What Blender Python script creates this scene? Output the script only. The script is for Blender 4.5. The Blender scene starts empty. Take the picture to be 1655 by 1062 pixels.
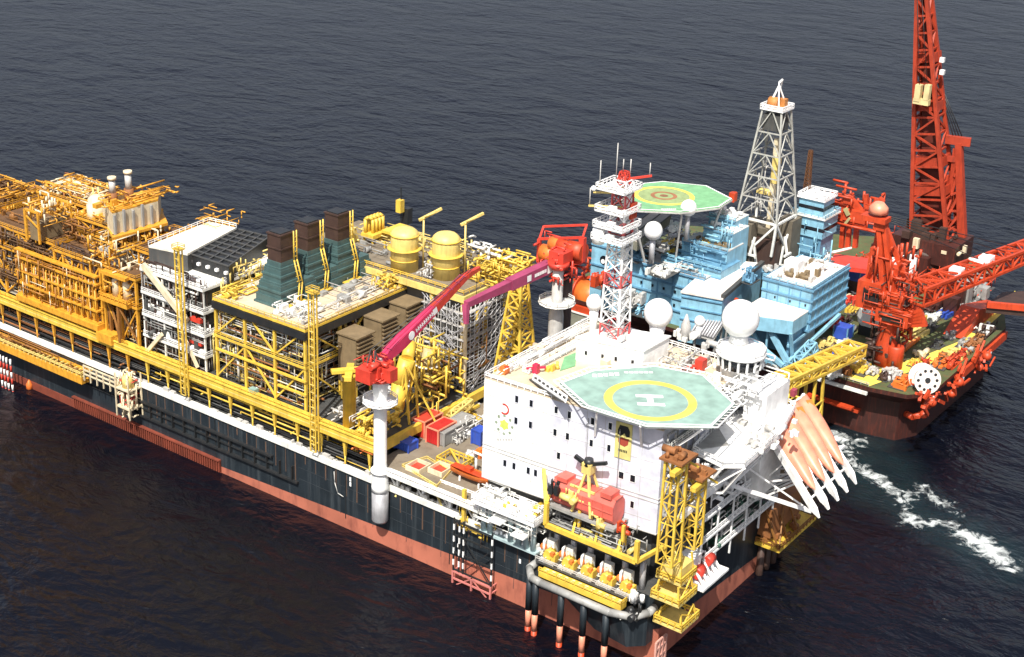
import bpy, math, random
import numpy as np
from mathutils import Vector
# ------------------------------------------------------------------ camera, world, sun
scn = bpy.context.scene
YAW, PITCH, ROLL, FPX, HC = math.radians(35.0), math.radians(21.66), math.radians(2.05), 2520.0, 210.0
_d = np.array([math.cos(YAW)*math.cos(PITCH), math.sin(YAW)*math.cos(PITCH), -math.sin(PITCH)])
_r = np.cross(_d, [0, 0, 1]); _r /= np.linalg.norm(_r); _u = np.cross(_r, _d)
_c, _s = math.cos(ROLL), math.sin(ROLL); _r, _u = _c*_r+_s*_u, -_s*_r+_c*_u
from mathutils import Matrix
cd = bpy.data.cameras.new('camera'); cam = bpy.data.objects.new('camera', cd); scn.collection.objects.link(cam)
cam.matrix_world = Matrix(((_r[0], _u[0], -_d[0], 0), (_r[1], _u[1], -_d[1], 0), (_r[2], _u[2], -_d[2], HC), (0, 0, 0, 1)))
cd.sensor_width = 36; cd.lens = 36*FPX/1655; cd.clip_start = 1; cd.clip_end = 30000
scn.camera = cam
SUN_AZ = math.atan2(-0.36, -0.93); SUN_EL = math.radians(54)     # direction TOWARDS the sun
w = bpy.data.worlds.new('World'); scn.world = w; w.use_nodes = True
wn = w.node_tree; bg = wn.nodes['Background']; sky = wn.nodes.new('ShaderNodeTexSky')
sky.sky_type = 'NISHITA'; sky.sun_disc = False; sky.sun_elevation = SUN_EL
sky.sun_rotation = math.pi/2 - SUN_AZ; sky.air_density = 1.0; sky.dust_density = 3.0
hz = wn.nodes.new('ShaderNodeHueSaturation'); hz.inputs['Saturation'].default_value = .62; hz.inputs['Hue'].default_value = .515; wn.links.new(sky.outputs[0], hz.inputs['Color']); wn.links.new(hz.outputs[0], bg.inputs[0]); bg.inputs[1].default_value = 0.105
ld = bpy.data.lights.new('sun', 'SUN'); ld.energy = 5.0; ld.angle = math.radians(0.5); ld.color = (1.0, 0.95, 0.86)
sun = bpy.data.objects.new('sun', ld); scn.collection.objects.link(sun)
sv = Vector((math.cos(SUN_AZ)*math.cos(SUN_EL), math.sin(SUN_AZ)*math.cos(SUN_EL), math.sin(SUN_EL)))
sun.rotation_euler = sv.to_track_quat('Z', 'Y').to_euler(); sun.location = (0, 0, 600)
scn.view_settings.view_transform = 'Standard'; scn.view_settings.look = 'None'
scn.view_settings.gamma = 1; scn.view_settings.exposure = 0.52; scn.view_settings.use_curve_mapping = False

# ------------------------------------------------------------------ ship frame (x to starboard, y to the bow, z up) and surveying helpers
ORG = np.array([279.3, 151.4, 0.0]); MS = np.array([[1, .04, 0], [.02, 1, 0], [0, 0, 1.0]]); MI = np.linalg.inv(MS)
CP = np.array([0, 0, HC]); CS = MI@(CP-ORG)
def S(p): return ORG+MS@np.array(p, float)
def _ray(px, py): return MI@(_r*(px-827.5)/FPX-_u*(py-531)/FPX+_d)
def _pl(px, py, ax, v):
    q = _ray(px, py); t = (v-CS[ax])/q[ax]; return tuple(CS+q*t)
def PZ(px, py, z): return _pl(px, py, 2, z)     # point of the survey picture on a level z / frame line x / frame y
def PX(px, py, x): return _pl(px, py, 0, x)
def PY(px, py, y): return _pl(px, py, 1, y)
def PW(px, py, a, b):                            # on the vertical plane through plan points a, b
    n = np.array([-(b[1]-a[1]), b[0]-a[0], 0.0]); q = _ray(px, py); t = (n@(np.array([a[0], a[1], 0])-CS))/(n@q); return tuple(CS+q*t)
def up(base, py):                                # height above plan point where the line of sight row py passes
    lo, hi = -60.0, 300.0
    for _ in range(50):
        m = (lo+hi)/2; q = S((base[0], base[1], m))-CP
        y = 531-FPX*(q@_u)/(q@_d)
        if y < py: hi = m
        else: lo = m
    return m
rnd = random.Random(7)
V3 = lambda p: np.array(p, float)

# ------------------------------------------------------------------ mesh builder
SPLIT = {'column', 'leg', 'brace', 'upright', 'deck_fitting', 'equipment_skid', 'roof_machinery', 'machinery', 'deck_box', 'lamp_unit', 'boom_plate', 'support_column', 'prop', 'strut', 'caisson', 'fender_beam', 'roof_fitting', 'roof_house', 'boom_winch', 'cradle', 'red_cabinet', 'draught_mark', 'release_hook', 'wind_wall', 'drum', 'float', 'winch_drum', 'deck_machinery', 'pale_machinery', 'diagonal_brace', 'hatch', 'stand', 'lid', 'ramp_tip', 'ladder', 'black_arm', 'weld_strake', 'duct_pipe', 'corner_post', 'roof_canopy'}
class MB:
    def __init__(s): s.v = []; s.f = []; s.sm = []; s.mi = []; s.cur = 0; s.cut = []
    def add(s, vs, fs, smooth=False):
        o = len(s.v); s.cut.append((o, len(s.f))); s.v += [tuple(map(float, p)) for p in vs]
        for f in fs: s.f.append([i+o for i in f]); s.sm.append(smooth); s.mi.append(s.cur)
        return s
    def box(s, x0, x1, y0, y1, z0, z1):
        return s.add([(x0, y0, z0), (x1, y0, z0), (x1, y1, z0), (x0, y1, z0), (x0, y0, z1), (x1, y0, z1), (x1, y1, z1), (x0, y1, z1)],
              [(0, 3, 2, 1), (4, 5, 6, 7), (0, 1, 5, 4), (1, 2, 6, 5), (2, 3, 7, 6), (3, 0, 4, 7)])
    def cb(s, c, d):                             # box by base centre and size
        return s.box(c[0]-d[0]/2, c[0]+d[0]/2, c[1]-d[1]/2, c[1]+d[1]/2, c[2], c[2]+d[2])
    def prism(s, poly, z0, z1, poly2=None):
        a = sum(poly[i][0]*poly[(i+1) % len(poly)][1]-poly[(i+1) % len(poly)][0]*poly[i][1] for i in range(len(poly)))
        p2 = poly2 or poly
        if a < 0: poly = poly[::-1]; p2 = p2[::-1]
        n = len(poly)
        return s.add([(p[0], p[1], z0) for p in poly]+[(p[0], p[1], z1) for p in p2],
              [list(range(n))[::-1], list(range(n, 2*n))]+[(i, (i+1) % n, n+(i+1) % n, n+i) for i in range(n)])
    def _fr(s, a, b):
        a = V3(a); b = V3(b); d = b-a; L = np.linalg.norm(d); d = d/(L or 1)
        h = V3((0, 0, 1)) if abs(d[2]) < .95 else V3((1, 0, 0))
        u = np.cross(h, d); u /= np.linalg.norm(u); return a, b, d, u, np.cross(d, u)
    def bar(s, a, b, w, h=None, w2=None, h2=None):
        h = h or w; w2 = w2 or w; h2 = h2 or h
        a, b, d, u, v = s._fr(a, b)
        return s.add([a-u*w/2-v*h/2, a+u*w/2-v*h/2, a+u*w/2+v*h/2, a-u*w/2+v*h/2, b-u*w2/2-v*h2/2, b+u*w2/2-v*h2/2, b+u*w2/2+v*h2/2, b-u*w2/2+v*h2/2],
              [(0, 3, 2, 1), (4, 5, 6, 7), (0, 1, 5, 4), (1, 2, 6, 5), (2, 3, 7, 6), (3, 0, 4, 7)])
    def tube(s, a, b, r, n=8, r2=None):
        r2 = r if r2 is None else r2; a, b, d, u, v = s._fr(a, b); vs = []
        for P, R in ((a, r), (b, r2)):
            for i in range(n):
                t = 2*math.pi*i/n; vs.append(P+u*R*math.cos(t)+v*R*math.sin(t))
        s.add(vs, [(i, (i+1) % n, n+(i+1) % n, n+i) for i in range(n)], True)
        o = len(s.v)-2*n; s.f += [[o+i for i in range(n)][::-1], [o+n+i for i in range(n)]]; s.sm += [False]*2; s.mi += [s.cur]*2
        return s
    def path(s, pts, r, n=6):
        for a, b in zip(pts, pts[1:]): s.tube(a, b, r, n)
        return s
    def lathe(s, c, prof, n=20, a0=0):
        vs = []; m = len(prof)
        for R, z in prof:
            for i in range(n):
                t = 2*math.pi*i/n+a0; vs.append((c[0]+R*math.cos(t), c[1]+R*math.sin(t), c[2]+z))
        fs = [(j*n+i, j*n+(i+1) % n, (j+1)*n+(i+1) % n, (j+1)*n+i) for j in range(m-1) for i in range(n)]
        s.add(vs, fs, n > 8)
        o = len(s.v)-m*n
        if prof[0][0] > .01: s.f.append([o+i for i in range(n)][::-1]); s.sm.append(False); s.mi.append(s.cur)
        if prof[-1][0] > .01: s.f.append([o+(m-1)*n+i for i in range(n)]); s.sm.append(False); s.mi.append(s.cur)
        return s
    def sphere(s, c, r, n=24): return s.lathe((c[0], c[1], c[2]), [(max(r*math.sin(math.pi*k/12), .001), -r*math.cos(math.pi*k/12)) for k in range(13)], n)
    def rail(s, pts, h=1.15, step=2.6, closed=False, t=.14):
        pts = [V3(p) for p in pts]
        if closed: pts = pts+[pts[0]]
        for a, b in zip(pts, pts[1:]):
            L = np.linalg.norm(b-a); k = max(1, int(L/step))
            for z in (h, h*.55): s.bar(a+(0, 0, z), b+(0, 0, z), t)
            for i in range(k+1):
                p = a+(b-a)*i/k; s.bar(p, p+(0, 0, h), t)
        return s
    def truss(s, a, b, w0, w1, n, rc=.25, rb=.14, h0=None, h1=None, x=False):
        h0 = h0 or w0; h1 = h1 or w1; a, b, d, u, v = s._fr(a, b)
        def ring(k):
            t = k/n; P = a+(b-a)*t; W = (w0+(w1-w0)*t)/2; H = (h0+(h1-h0)*t)/2
            return [P-u*W-v*H, P+u*W-v*H, P+u*W+v*H, P-u*W+v*H]
        for k in range(n):
            A, B = ring(k), ring(k+1)
            for i in range(4):
                j = (i+1) % 4
                s.bar(A[i], B[i], rc*2); s.bar(A[i], A[j], rb*2)
                if (k+i) % 2 or x: s.bar(A[i], B[j], rb*2)
                if not (k+i) % 2 or x: s.bar(A[j], B[i], rb*2)
        E_ = ring(n)
        for i in range(4): s.bar(E_[i], E_[(i+1) % 4], rb*2)
        return s
    def pipes(s, B, n, r=(.12, .3), seed=0, n_=5, zb=.35):
        R = random.Random(seed); x0, x1, y0, y1, z0, z1 = B; L = (x1-x0, y1-y0, z1-z0)
        for _ in range(n):
            p = [R.uniform(x0, x1), R.uniform(y0, y1), R.uniform(z0, z1)]; rr = R.uniform(*r)
            for k in range(R.choice((1, 2, 3))):
                ax = 2 if R.random() < zb else R.choice((0, 1)); q = list(p)
                q[ax] = min(max(p[ax]+R.uniform(-.6, .6)*L[ax], B[2*ax]), B[2*ax+1])
                if abs(q[ax]-p[ax]) > .6: s.tube(p, q, rr, n_)
                p = q
        return s
    def gear(s, B, n, seed=0, d=(.8, 3), h=(.8, 3)):
        R = random.Random(seed); x0, x1, y0, y1, z0 = B
        for _ in range(n):
            x, y = R.uniform(x0, x1), R.uniform(y0, y1); k = R.random(); H = R.uniform(*h)
            if k < .5: s.cb((x, y, z0), (R.uniform(*d), R.uniform(*d), H))
            elif k < .75: s.lathe((x, y, z0), [(R.uniform(*d)/2.2, 0), (.0+d[0]/1.6, H)], 10)
            else:
                l = R.uniform(1.5, 4); rr = R.uniform(.4, .9); zz = z0+rr+.3
                s.tube((x-l/2, y, zz), (x+l/2, y, zz), rr, 10) if R.random() < .5 else s.tube((x, y-l/2, zz), (x, y+l/2, zz), rr, 10)
        return s
    def build(s, name, mats, parent=None):
        if parent is not None and name in SPLIT and 1 < len(s.cut) <= 90:
            for k, (a, fa) in enumerate(s.cut):
                b, fb = s.cut[k+1] if k+1 < len(s.cut) else (len(s.v), len(s.f)); q = MB(); q.v = s.v[a:b]; q.f = [[i-a for i in f] for f in s.f[fa:fb]]; q.sm = s.sm[fa:fb]; q.mi = s.mi[fa:fb]; o = q.build(name, mats, parent)
            return o
        vs = [S(p) for p in s.v]
        base = np.array(parent['_b']) if parent is not None else (np.array([np.mean([p[0] for p in vs]), np.mean([p[1] for p in vs]), min(p[2] for p in vs)]))
        me = bpy.data.meshes.new(name); me.from_pydata([tuple(p-base) for p in vs], [], s.f)
        if not isinstance(mats, (list, tuple)): mats = [mats]
        for m in mats: me.materials.append(m)
        me.polygons.foreach_set('use_smooth', s.sm); me.polygons.foreach_set('material_index', s.mi); me.update()
        o = bpy.data.objects.new(name, me); scn.collection.objects.link(o)
        if parent is not None: o.parent = parent; o['_b'] = [float(parent['_b'][i]) for i in range(3)]
        else: o.location = base; o['_b'] = [float(i) for i in base]
        return o
def thing(name, label, cat, base, group=None):
    o = bpy.data.objects.new(name, None); scn.collection.objects.link(o); o.empty_display_size = 2
    b = S(base); o.location = b; o['_b'] = [float(i) for i in b]; tag(o, label, cat, group); return o
def tag(o, label, cat=None, group=None, kind=None):
    if label: o['label'] = label
    if cat: o['category'] = cat
    if group: o['group'] = group
    if kind: o['kind'] = kind
    return o
def dup(root, delta, label=None):
    d = Vector(MS@V3(delta)); c = root.copy(); scn.collection.objects.link(c); c.location = root.location+d
    if label: c['label'] = label
    for ch in [o for o in bpy.data.objects if o.parent == root]:
        k = ch.copy(); scn.collection.objects.link(k); k.parent = c
        for g in [o for o in bpy.data.objects if o.parent == ch]:
            q = g.copy(); scn.collection.objects.link(q); q.parent = k
    return c

# ------------------------------------------------------------------ materials
def mat(name, col, rough=.5, metal=0, dirt=.35, dcol=(.10, .06, .035), streak=.5, scale=.35):
    m = bpy.data.materials.new(name); m.use_nodes = True; N = m.node_tree.nodes; L = m.node_tree.links; b = N['Principled BSDF']
    b.inputs['Roughness'].default_value = rough; b.inputs['Metallic'].default_value = metal
    g = N.new('ShaderNodeNewGeometry'); mp = N.new('ShaderNodeMapping'); mp.inputs['Scale'].default_value = (1, 1, .12 if streak else 1)
    L.new(g.outputs['Position'], mp.inputs[0])
    n1 = N.new('ShaderNodeTexNoise'); n1.inputs['Scale'].default_value = scale*3; n1.inputs['Detail'].default_value = 6; n1.inputs['Roughness'].default_value = .65; L.new(mp.outputs[0], n1.inputs[0])
    n2 = N.new('ShaderNodeTexNoise'); n2.inputs['Scale'].default_value = scale; n2.inputs['Detail'].default_value = 5; L.new(g.outputs['Position'], n2.inputs[0])
    r1 = N.new('ShaderNodeValToRGB'); r1.color_ramp.elements[0].position = .5; r1.color_ramp.elements[1].position = .78; L.new(n1.outputs[0], r1.inputs[0])
    mu = N.new('ShaderNodeMath'); mu.operation = 'MULTIPLY'; mu.inputs[1].default_value = dirt; L.new(r1.outputs[0], mu.inputs[0])
    mx = N.new('ShaderNodeMixRGB'); mx.inputs[1].default_value = (*col, 1); mx.inputs[2].default_value = (*dcol, 1); L.new(mu.outputs[0], mx.inputs[0])
    r2 = N.new('ShaderNodeMapRange'); r2.inputs[1].default_value = .3; r2.inputs[2].default_value = .7; r2.inputs[3].default_value = .78; r2.inputs[4].default_value = 1.12; L.new(n2.outputs[0], r2.inputs[0])
    hs = N.new('ShaderNodeHueSaturation'); L.new(r2.outputs[0], hs.inputs['Value']); L.new(mx.outputs[0], hs.inputs['Color']); L.new(hs.outputs[0], b.inputs['Base Color'])
    return m
YEL = mat('yellow_paint', (.70, .47, .065), .45, dirt=.45, dcol=(.20, .11, .03)); YELP = mat('pale_yellow_paint', (.70, .54, .17), .5, dirt=.4)
ORA = mat('warm_cast_yellow_paint', (.64, .31, .03), .5, dirt=.55, dcol=(.20, .07, .015), scale=.6); ORD = mat('rusty_orange_steel', (.24, .10, .02), .65, dirt=.6, dcol=(.05, .025, .012))  # ORA: yellow paint with the far-left warm light cast put into its colour
CRM = mat('cream_paint', (.68, .58, .40), .5, dirt=.4); WHT = mat('white_paint', (.86, .86, .85), .45, dirt=.10, dcol=(.4, .38, .33)); WH2 = mat('worn_white_paint', (.74, .74, .70), .5, dirt=.35, dcol=(.3, .24, .18))
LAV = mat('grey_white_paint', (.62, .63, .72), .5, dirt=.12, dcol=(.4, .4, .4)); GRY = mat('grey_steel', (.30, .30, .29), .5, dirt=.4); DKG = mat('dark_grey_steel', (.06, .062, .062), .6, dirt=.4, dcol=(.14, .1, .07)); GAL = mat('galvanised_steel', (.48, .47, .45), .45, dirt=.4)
BLK = mat('black_steel', (.018, .02, .022), .45, dirt=.3, dcol=(.09, .05, .03)); BRN = mat('brown_cladding', (.20, .145, .08), .65, dirt=.3); DBR = mat('dark_brown_cladding', (.05, .026, .02), .6, dirt=.35)
TEA = mat('teal_paint', (.055, .105, .105), .55, dirt=.35, dcol=(.05, .06, .06)); DCK = mat('brown_deck', (.20, .165, .12), .8, dirt=.6, dcol=(.09, .055, .035), streak=0, scale=.2)
TAN = mat('tan_deck', (.56, .46, .33), .8, dirt=.35, dcol=(.32, .22, .14), streak=0, scale=.2)
MAG = mat('magenta_red_paint', (.52, .025, .075), .4, dirt=.25); MG2 = mat('faded_crimson_paint', (.33, .05, .12), .5, dirt=.3)
RED = mat('red_paint', (.58, .05, .03), .45, dirt=.3); RDO = mat('orange_red_paint', (.50, .055, .015), .5, dirt=.55, dcol=(.15, .02, .01)); SAL = mat('salmon_red_paint', (.62, .12, .09), .45, dirt=.15)
ORG_ = mat('safety_orange', (.70, .17, .03), .45, dirt=.3); PNK = mat('pinkish_orange', (.74, .27, .17), .4, dirt=.1, dcol=(.6, .2, .1)); BLU = mat('blue_paint', (.03, .08, .42), .45, dirt=.3)  # PNK: lifeboat orange with bleaching by strong light put into the colour
LBL = mat('light_blue_paint', (.23, .46, .60), .5, dirt=.45, dcol=(.10, .12, .13)); LB2 = mat('mid_blue_paint', (.12, .28, .42), .5, dirt=.3)
HEL = mat('pale_teal_deck', (.235, .355, .31), .8, dirt=.3, dcol=(.24, .36, .33), streak=0); GRN = mat('green_deck', (.17, .38, .19), .7, dirt=.25, dcol=(.12, .2, .08), streak=0)
HYE = mat('yellow_marking', (.78, .60, .10), .6, dirt=.1, streak=0); OLV = mat('olive_deck', (.075, .095, .035), .8, dirt=.9, dcol=(.16, .06, .03), streak=0, scale=.2); GLS = mat('dark_glass', (.012, .015, .02), .15, dirt=0)
BKH = mat('dark_red_black_plating', (.045, .015, .012), .5, dirt=.8, dcol=(.16, .03, .015), scale=.5); GRG = mat('greenish_grey_plating', (.22, .22, .17), .6, dirt=.4); PIN = mat('pale_pink_roof', (.74, .66, .60), .6, dirt=.15, streak=0)
RSD = mat('dark_rust_plate', (.12, .06, .025), .75, dirt=.5); RST = mat('rusty_brown', (.26, .10, .03), .75, dirt=.6); GRB = mat('silver_grey', (.42, .42, .44), .4, .3, dirt=.3); PLM = mat('marking_plum', (.30, .05, .08), .6, dirt=.1)
def hullmat(name, col, dcol, amt, vs=.05, sc=.25, rough=.45):
    m = mat(name, col, rough, 0, amt, dcol, 1, sc)
    m.node_tree.nodes['Mapping'].inputs['Scale'].default_value = (1, 1, vs); return m
HUL = hullmat('black_hull_paint', (.014, .020, .026), (.085, .10, .11), .6, .035, .22)
BRED = hullmat('deep_red_boot_paint', (.20, .045, .025), (.05, .02, .015), .7, .3, .2, .6)
BOOT = hullmat('salmon_boot_top_paint', (.42, .135, .085), (.16, .045, .035), 1.0, .35, .09, .6)

# ------------------------------------------------------------------ sea
def sea():
    m = bpy.data.materials.new('sea_water'); m.use_nodes = True; N = m.node_tree.nodes; L = m.node_tree.links; b = N['Principled BSDF']
    b.inputs['Roughness'].default_value = .28; b.inputs['IOR'].default_value = 1.36; b.inputs['Base Color'].default_value = (.0012, .0020, .0052, 1)
    g = N.new('ShaderNodeNewGeometry'); prev = None
    for sc, dist, rz, st in ((.028, 4.2, 28, .6), (.085, 2.0, 40, .6), (.25, .8, 50, .6)):
        mp = N.new('ShaderNodeMapping'); mp.inputs['Rotation'].default_value = (0, 0, math.radians(rz)); mp.inputs['Scale'].default_value = (1, st, 1); L.new(g.outputs['Position'], mp.inputs[0])
        n = N.new('ShaderNodeTexNoise'); n.inputs['Scale'].default_value = sc; n.inputs['Detail'].default_value = 4; n.inputs['Roughness'].default_value = .6; n.inputs['Distortion'].default_value = .6; L.new(mp.outputs[0], n.inputs[0])
        bu = N.new('ShaderNodeBump'); bu.inputs['Strength'].default_value = 1; bu.inputs['Distance'].default_value = dist; L.new(n.outputs[0], bu.inputs['Height'])
        if prev: L.new(prev.outputs[0], bu.inputs['Normal'])
        prev = bu
    L.new(prev.outputs[0], b.inputs['Normal'])
    o = MB().add([(-9000, -9000, 0), (9000, -9000, 0), (9000, 9000, 0), (-9000, 9000, 0)], [(0, 1, 2, 3)]).build('sea', m); tag(o, None, kind='structure')
    # foam
    fm = bpy.data.materials.new('foam'); fm.use_nodes = True; N = fm.node_tree.nodes; L = fm.node_tree.links; b = N['Principled BSDF']
    b.inputs['Base Color'].default_value = (.75, .8, .8, 1); b.inputs['Roughness'].default_value = .9
    g = N.new('ShaderNodeNewGeometry'); n = N.new('ShaderNodeTexNoise'); n.inputs['Scale'].default_value = .22; n.inputs['Detail'].default_value = 8; n.inputs['Roughness'].default_value = .7; n.inputs['Distortion'].default_value = 1.2; L.new(g.outputs['Position'], n.inputs[0])
    at = N.new('ShaderNodeAttribute'); at.attribute_name = 'dens'
    ad = N.new('ShaderNodeMath'); ad.operation = 'ADD'; L.new(n.outputs[0], ad.inputs[0]); L.new(at.outputs['Fac'], ad.inputs[1])
    mr = N.new('ShaderNodeMapRange'); mr.inputs[1].default_value = .76; mr.inputs[2].default_value = 1.02; L.new(ad.outputs[0], mr.inputs[0]); L.new(mr.outputs[0], b.inputs['Alpha'])
    def strip(pts, ws, dn, lab, k=6):
        P = [V3(PZ(*p, .06)) for p in pts]; M = MB(); den = []; cols = 9; rows = []
        fine = []
        for i in range(len(P)-1):
            for t in range(k): f = t/k; fine.append((P[i]*(1-f)+P[i+1]*f, ws[i]*(1-f)+ws[i+1]*f, dn[i]*(1-f)+dn[i+1]*f))
        fine.append((P[-1], ws[-1], dn[-1])); R = random.Random(3); vs = []
        for i, (p, wd, dd) in enumerate(fine):
            a = fine[max(0, i-1)][0]; c = fine[min(len(fine)-1, i+1)][0]; d = c-a; d /= np.linalg.norm(d); nn = np.array([-d[1], d[0], 0])
            for j in range(cols):
                t = j/(cols-1)*2-1; vs.append(p+nn*t*wd*(1+.2*math.sin(i*1.3))); den.append(dd*(1-abs(t))**.8*min(1, i/3, (len(fine)-1-i)/3))
        n_ = len(fine); M.add(vs, [(i*cols+j, i*cols+j+1, (i+1)*cols+j+1, (i+1)*cols+j) for i in range(n_-1) for j in range(cols-1)], True)
        o = M.build('foam_wake', fm); a = o.data.attributes.new('dens', 'FLOAT', 'POINT')
        for i, q in enumerate(den): a.data[i].value = q
        tag(o, lab, 'foam', kind='stuff')
    strip([(1320, 700), (1370, 712), (1362, 738), (1400, 765), (1450, 795), (1475, 845), (1530, 850), (1590, 880), (1620, 905), (1650, 940)], [13, 11, 9, 8, 7.5, 7, 7.5, 9, 8, 4], [.42, .36, .30, .36, .38, .34, .38, .50, .44, .3], 'white churned foam trail curling away from the stern past the lifeboats')
    strip([(1488, 770), (1500, 800), (1540, 825), (1570, 845)], [6, 8, 7, 4], [.28, .34, .32, .25], 'thin pale foam patch on dark water right of the main wake')
sea()
def churn():
    m = bpy.data.materials.new('churned_water'); m.use_nodes = True; N = m.node_tree.nodes; L = m.node_tree.links; b = N['Principled BSDF']; b.inputs['Base Color'].default_value = (.05, .13, .14, 1); b.inputs['Roughness'].default_value = .5
    at = N.new('ShaderNodeAttribute'); at.attribute_name = 'dens'; g = N.new('ShaderNodeNewGeometry'); n = N.new('ShaderNodeTexNoise'); n.inputs['Scale'].default_value = .12; n.inputs['Detail'].default_value = 7; L.new(g.outputs['Position'], n.inputs[0])
    mu = N.new('ShaderNodeMath'); mu.operation = 'MULTIPLY'; L.new(n.outputs[0], mu.inputs[0]); L.new(at.outputs['Fac'], mu.inputs[1]); L.new(mu.outputs[0], b.inputs['Alpha'])
    P = [V3(PZ(*p, .03)) for p in ((1300, 690), (1360, 715), (1400, 770), (1470, 815), (1540, 855), (1620, 905), (1680, 965))]; M = MB(); vs = []; den = []; c = 11
    for i, p in enumerate(P):
        d = P[min(i+1, len(P)-1)]-P[max(i-1, 0)]; d /= np.linalg.norm(d); nn = np.array([-d[1], d[0], 0])
        for j in range(c): t = j/(c-1)*2-1; vs.append(p+nn*t*(24 if i < 3 else 16)); den.append(max(0, 1-t*t)*(0 if i in (0, len(P)-1) else .2))
    M.add(vs, [(i*c+j, i*c+j+1, (i+1)*c+j+1, (i+1)*c+j) for i in range(len(P)-1) for j in range(c-1)], True); o = M.build('churned_water', m); a = o.data.attributes.new('dens', 'FLOAT', 'POINT')
    for i, q in enumerate(den): a.data[i].value = q
    tag(o, 'faint turquoise churned water under the white foam trail', 'foam', kind='stuff')
churn()

# ------------------------------------------------------------------ production ship: hull
LEN = 305
def outline(y):  # half sections: port x and starboard x
    return 0.0, (57 if y < 20 else min(72, 57+(y-20)*.35))
def hull():
    t = thing('production_ship', 'very long black ship hull with salmon waterline band carrying yellow process modules', 'ship', (30, 150, 0))
    ys = [0, 8, 20, 30, 40, 50, 62, 80, 100, 125, 150, 175, 200, 225, 250, 270, 285, 297, 305]
    def xs(y):
        a, b = outline(y)
        if y > 250: f = ((y-250)/55)**2; m = (a+b)/2; a, b = a+(m-a)*f*.9, b+(m-b)*f*.9
        return a, b
    boot = lambda y: max(1.6, 8.9-.046*y)
    ring = [(xs(y)[0], y) for y in ys]+[(xs(y)[1], y) for y in ys[::-1]]
    def zt(p): return boot(p[1]) if p[0] < 5 else (boot(p[1])-(p[0]/57)*4.6 if p[1] < 25 else 4)
    ring[0:1] = [(0, 2.0)]; ring.append((40, 0)); ring.append((20, 0)); ring.append((2.0, 0))
    n = len(ring)
    def band(z0, z1, name, m):
        M = MB(); vs = [(p[0], p[1], z0(p)) for p in ring]+[(p[0], p[1], z1(p)) for p in ring]
        M.add(vs, [(i, n+i, n+(i+1) % n, (i+1) % n) for i in range(n)]); return M.build(name, m, t)
    band(lambda p: -6, zt, 'boot_top', BOOT); band(zt, lambda p: 18, 'side_plating', HUL)
    MB().add([(p[0], p[1], 18) for p in ring[::-1]], [range(n)]).build('deck_plate', DKG, t)
    M = MB()
    for a, b, z in ((60, 190, 18.9), (190, 290, 18.6)): M.box(-.5, 1.1, a, b, 17.3, z)
    M.box(-.35, 1.0, 12, 60, 16.9, 18.3); M.build('bulwark', WH2, t)
    M = MB()
    for k in range(34):  # clutter on the deck edge
        y = rnd.uniform(62, 186); M.cb((.6, y, 18.9), (rnd.uniform(.6, 1.2), rnd.uniform(.5, 2.5), rnd.uniform(.3, 1.2)))
    M.build('deck_fitting', GAL, t)
    M = MB()
    M.box(-1.0, 0, 128, 188, 12.4, 13.0); M.box(-1.0, 0, 118, 188, 7.6, 8.2); M.box(-.6, 0, 128, 240, 10.2, 10.5)
    for y in range(120, 188, 5): M.box(-.9, 0, y, y+.3, 8.2, 12.4)
    M.build('fender_beam', BLK, t)
    M = MB()
    for y in range(150, 218): M.box(-.9, 0, y, y+.45, .6, 3.8)
    M.box(-1.1, 0, 150, 218, 3.8, 4.2).box(-.3, 0, 218, 300, -.5, 2.6).box(-.4, 0, 150, 218, -.5, 3.7); M.build('fender_slat', BRED, t)
    M = MB()
    for y, z in ((98, 15), (98, 13.5), (60, 9), (40, 12)): M.box(-.08, .02, y, y+.6, z, z+1.2)
    M.build('draught_mark', WHT, t)
    M = MB()
    for k in range(46): y = 6+k*3.9; zz = 17-(k*7 % 5)*.2; M.box(-.03, .01, y, y+.22+.1*(k % 3), zz-2.5-(k*13 % 7), zz)
    M.build('rust_stain', mat('rust_stain', (.10, .055, .035), .8, dirt=.5), t)
    M = MB()
    for z in (12.5, 9): M.box(-.05, .01, 0.5, 118, z, z+.12)
    for y in range(6, 118, 12): M.box(-.05, .01, y, y+.12, 4, 17)
    M.build('plate_seam', mat('plate_edge', (.03, .038, .045), .5), t)
    MB().path([PX(540, 762, -.3), PX(541, 780, -.8), PX(546, 797, -.8), PX(555, 803, -.6)], .13).build('hose', GAL, t)
    M = MB()
    for k, y in enumerate((152, 100, 63)): M.box(-.12, .05, y, y+.25, 3, 17)
    M.build('weld_strake', BLK, t)
hull()
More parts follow.
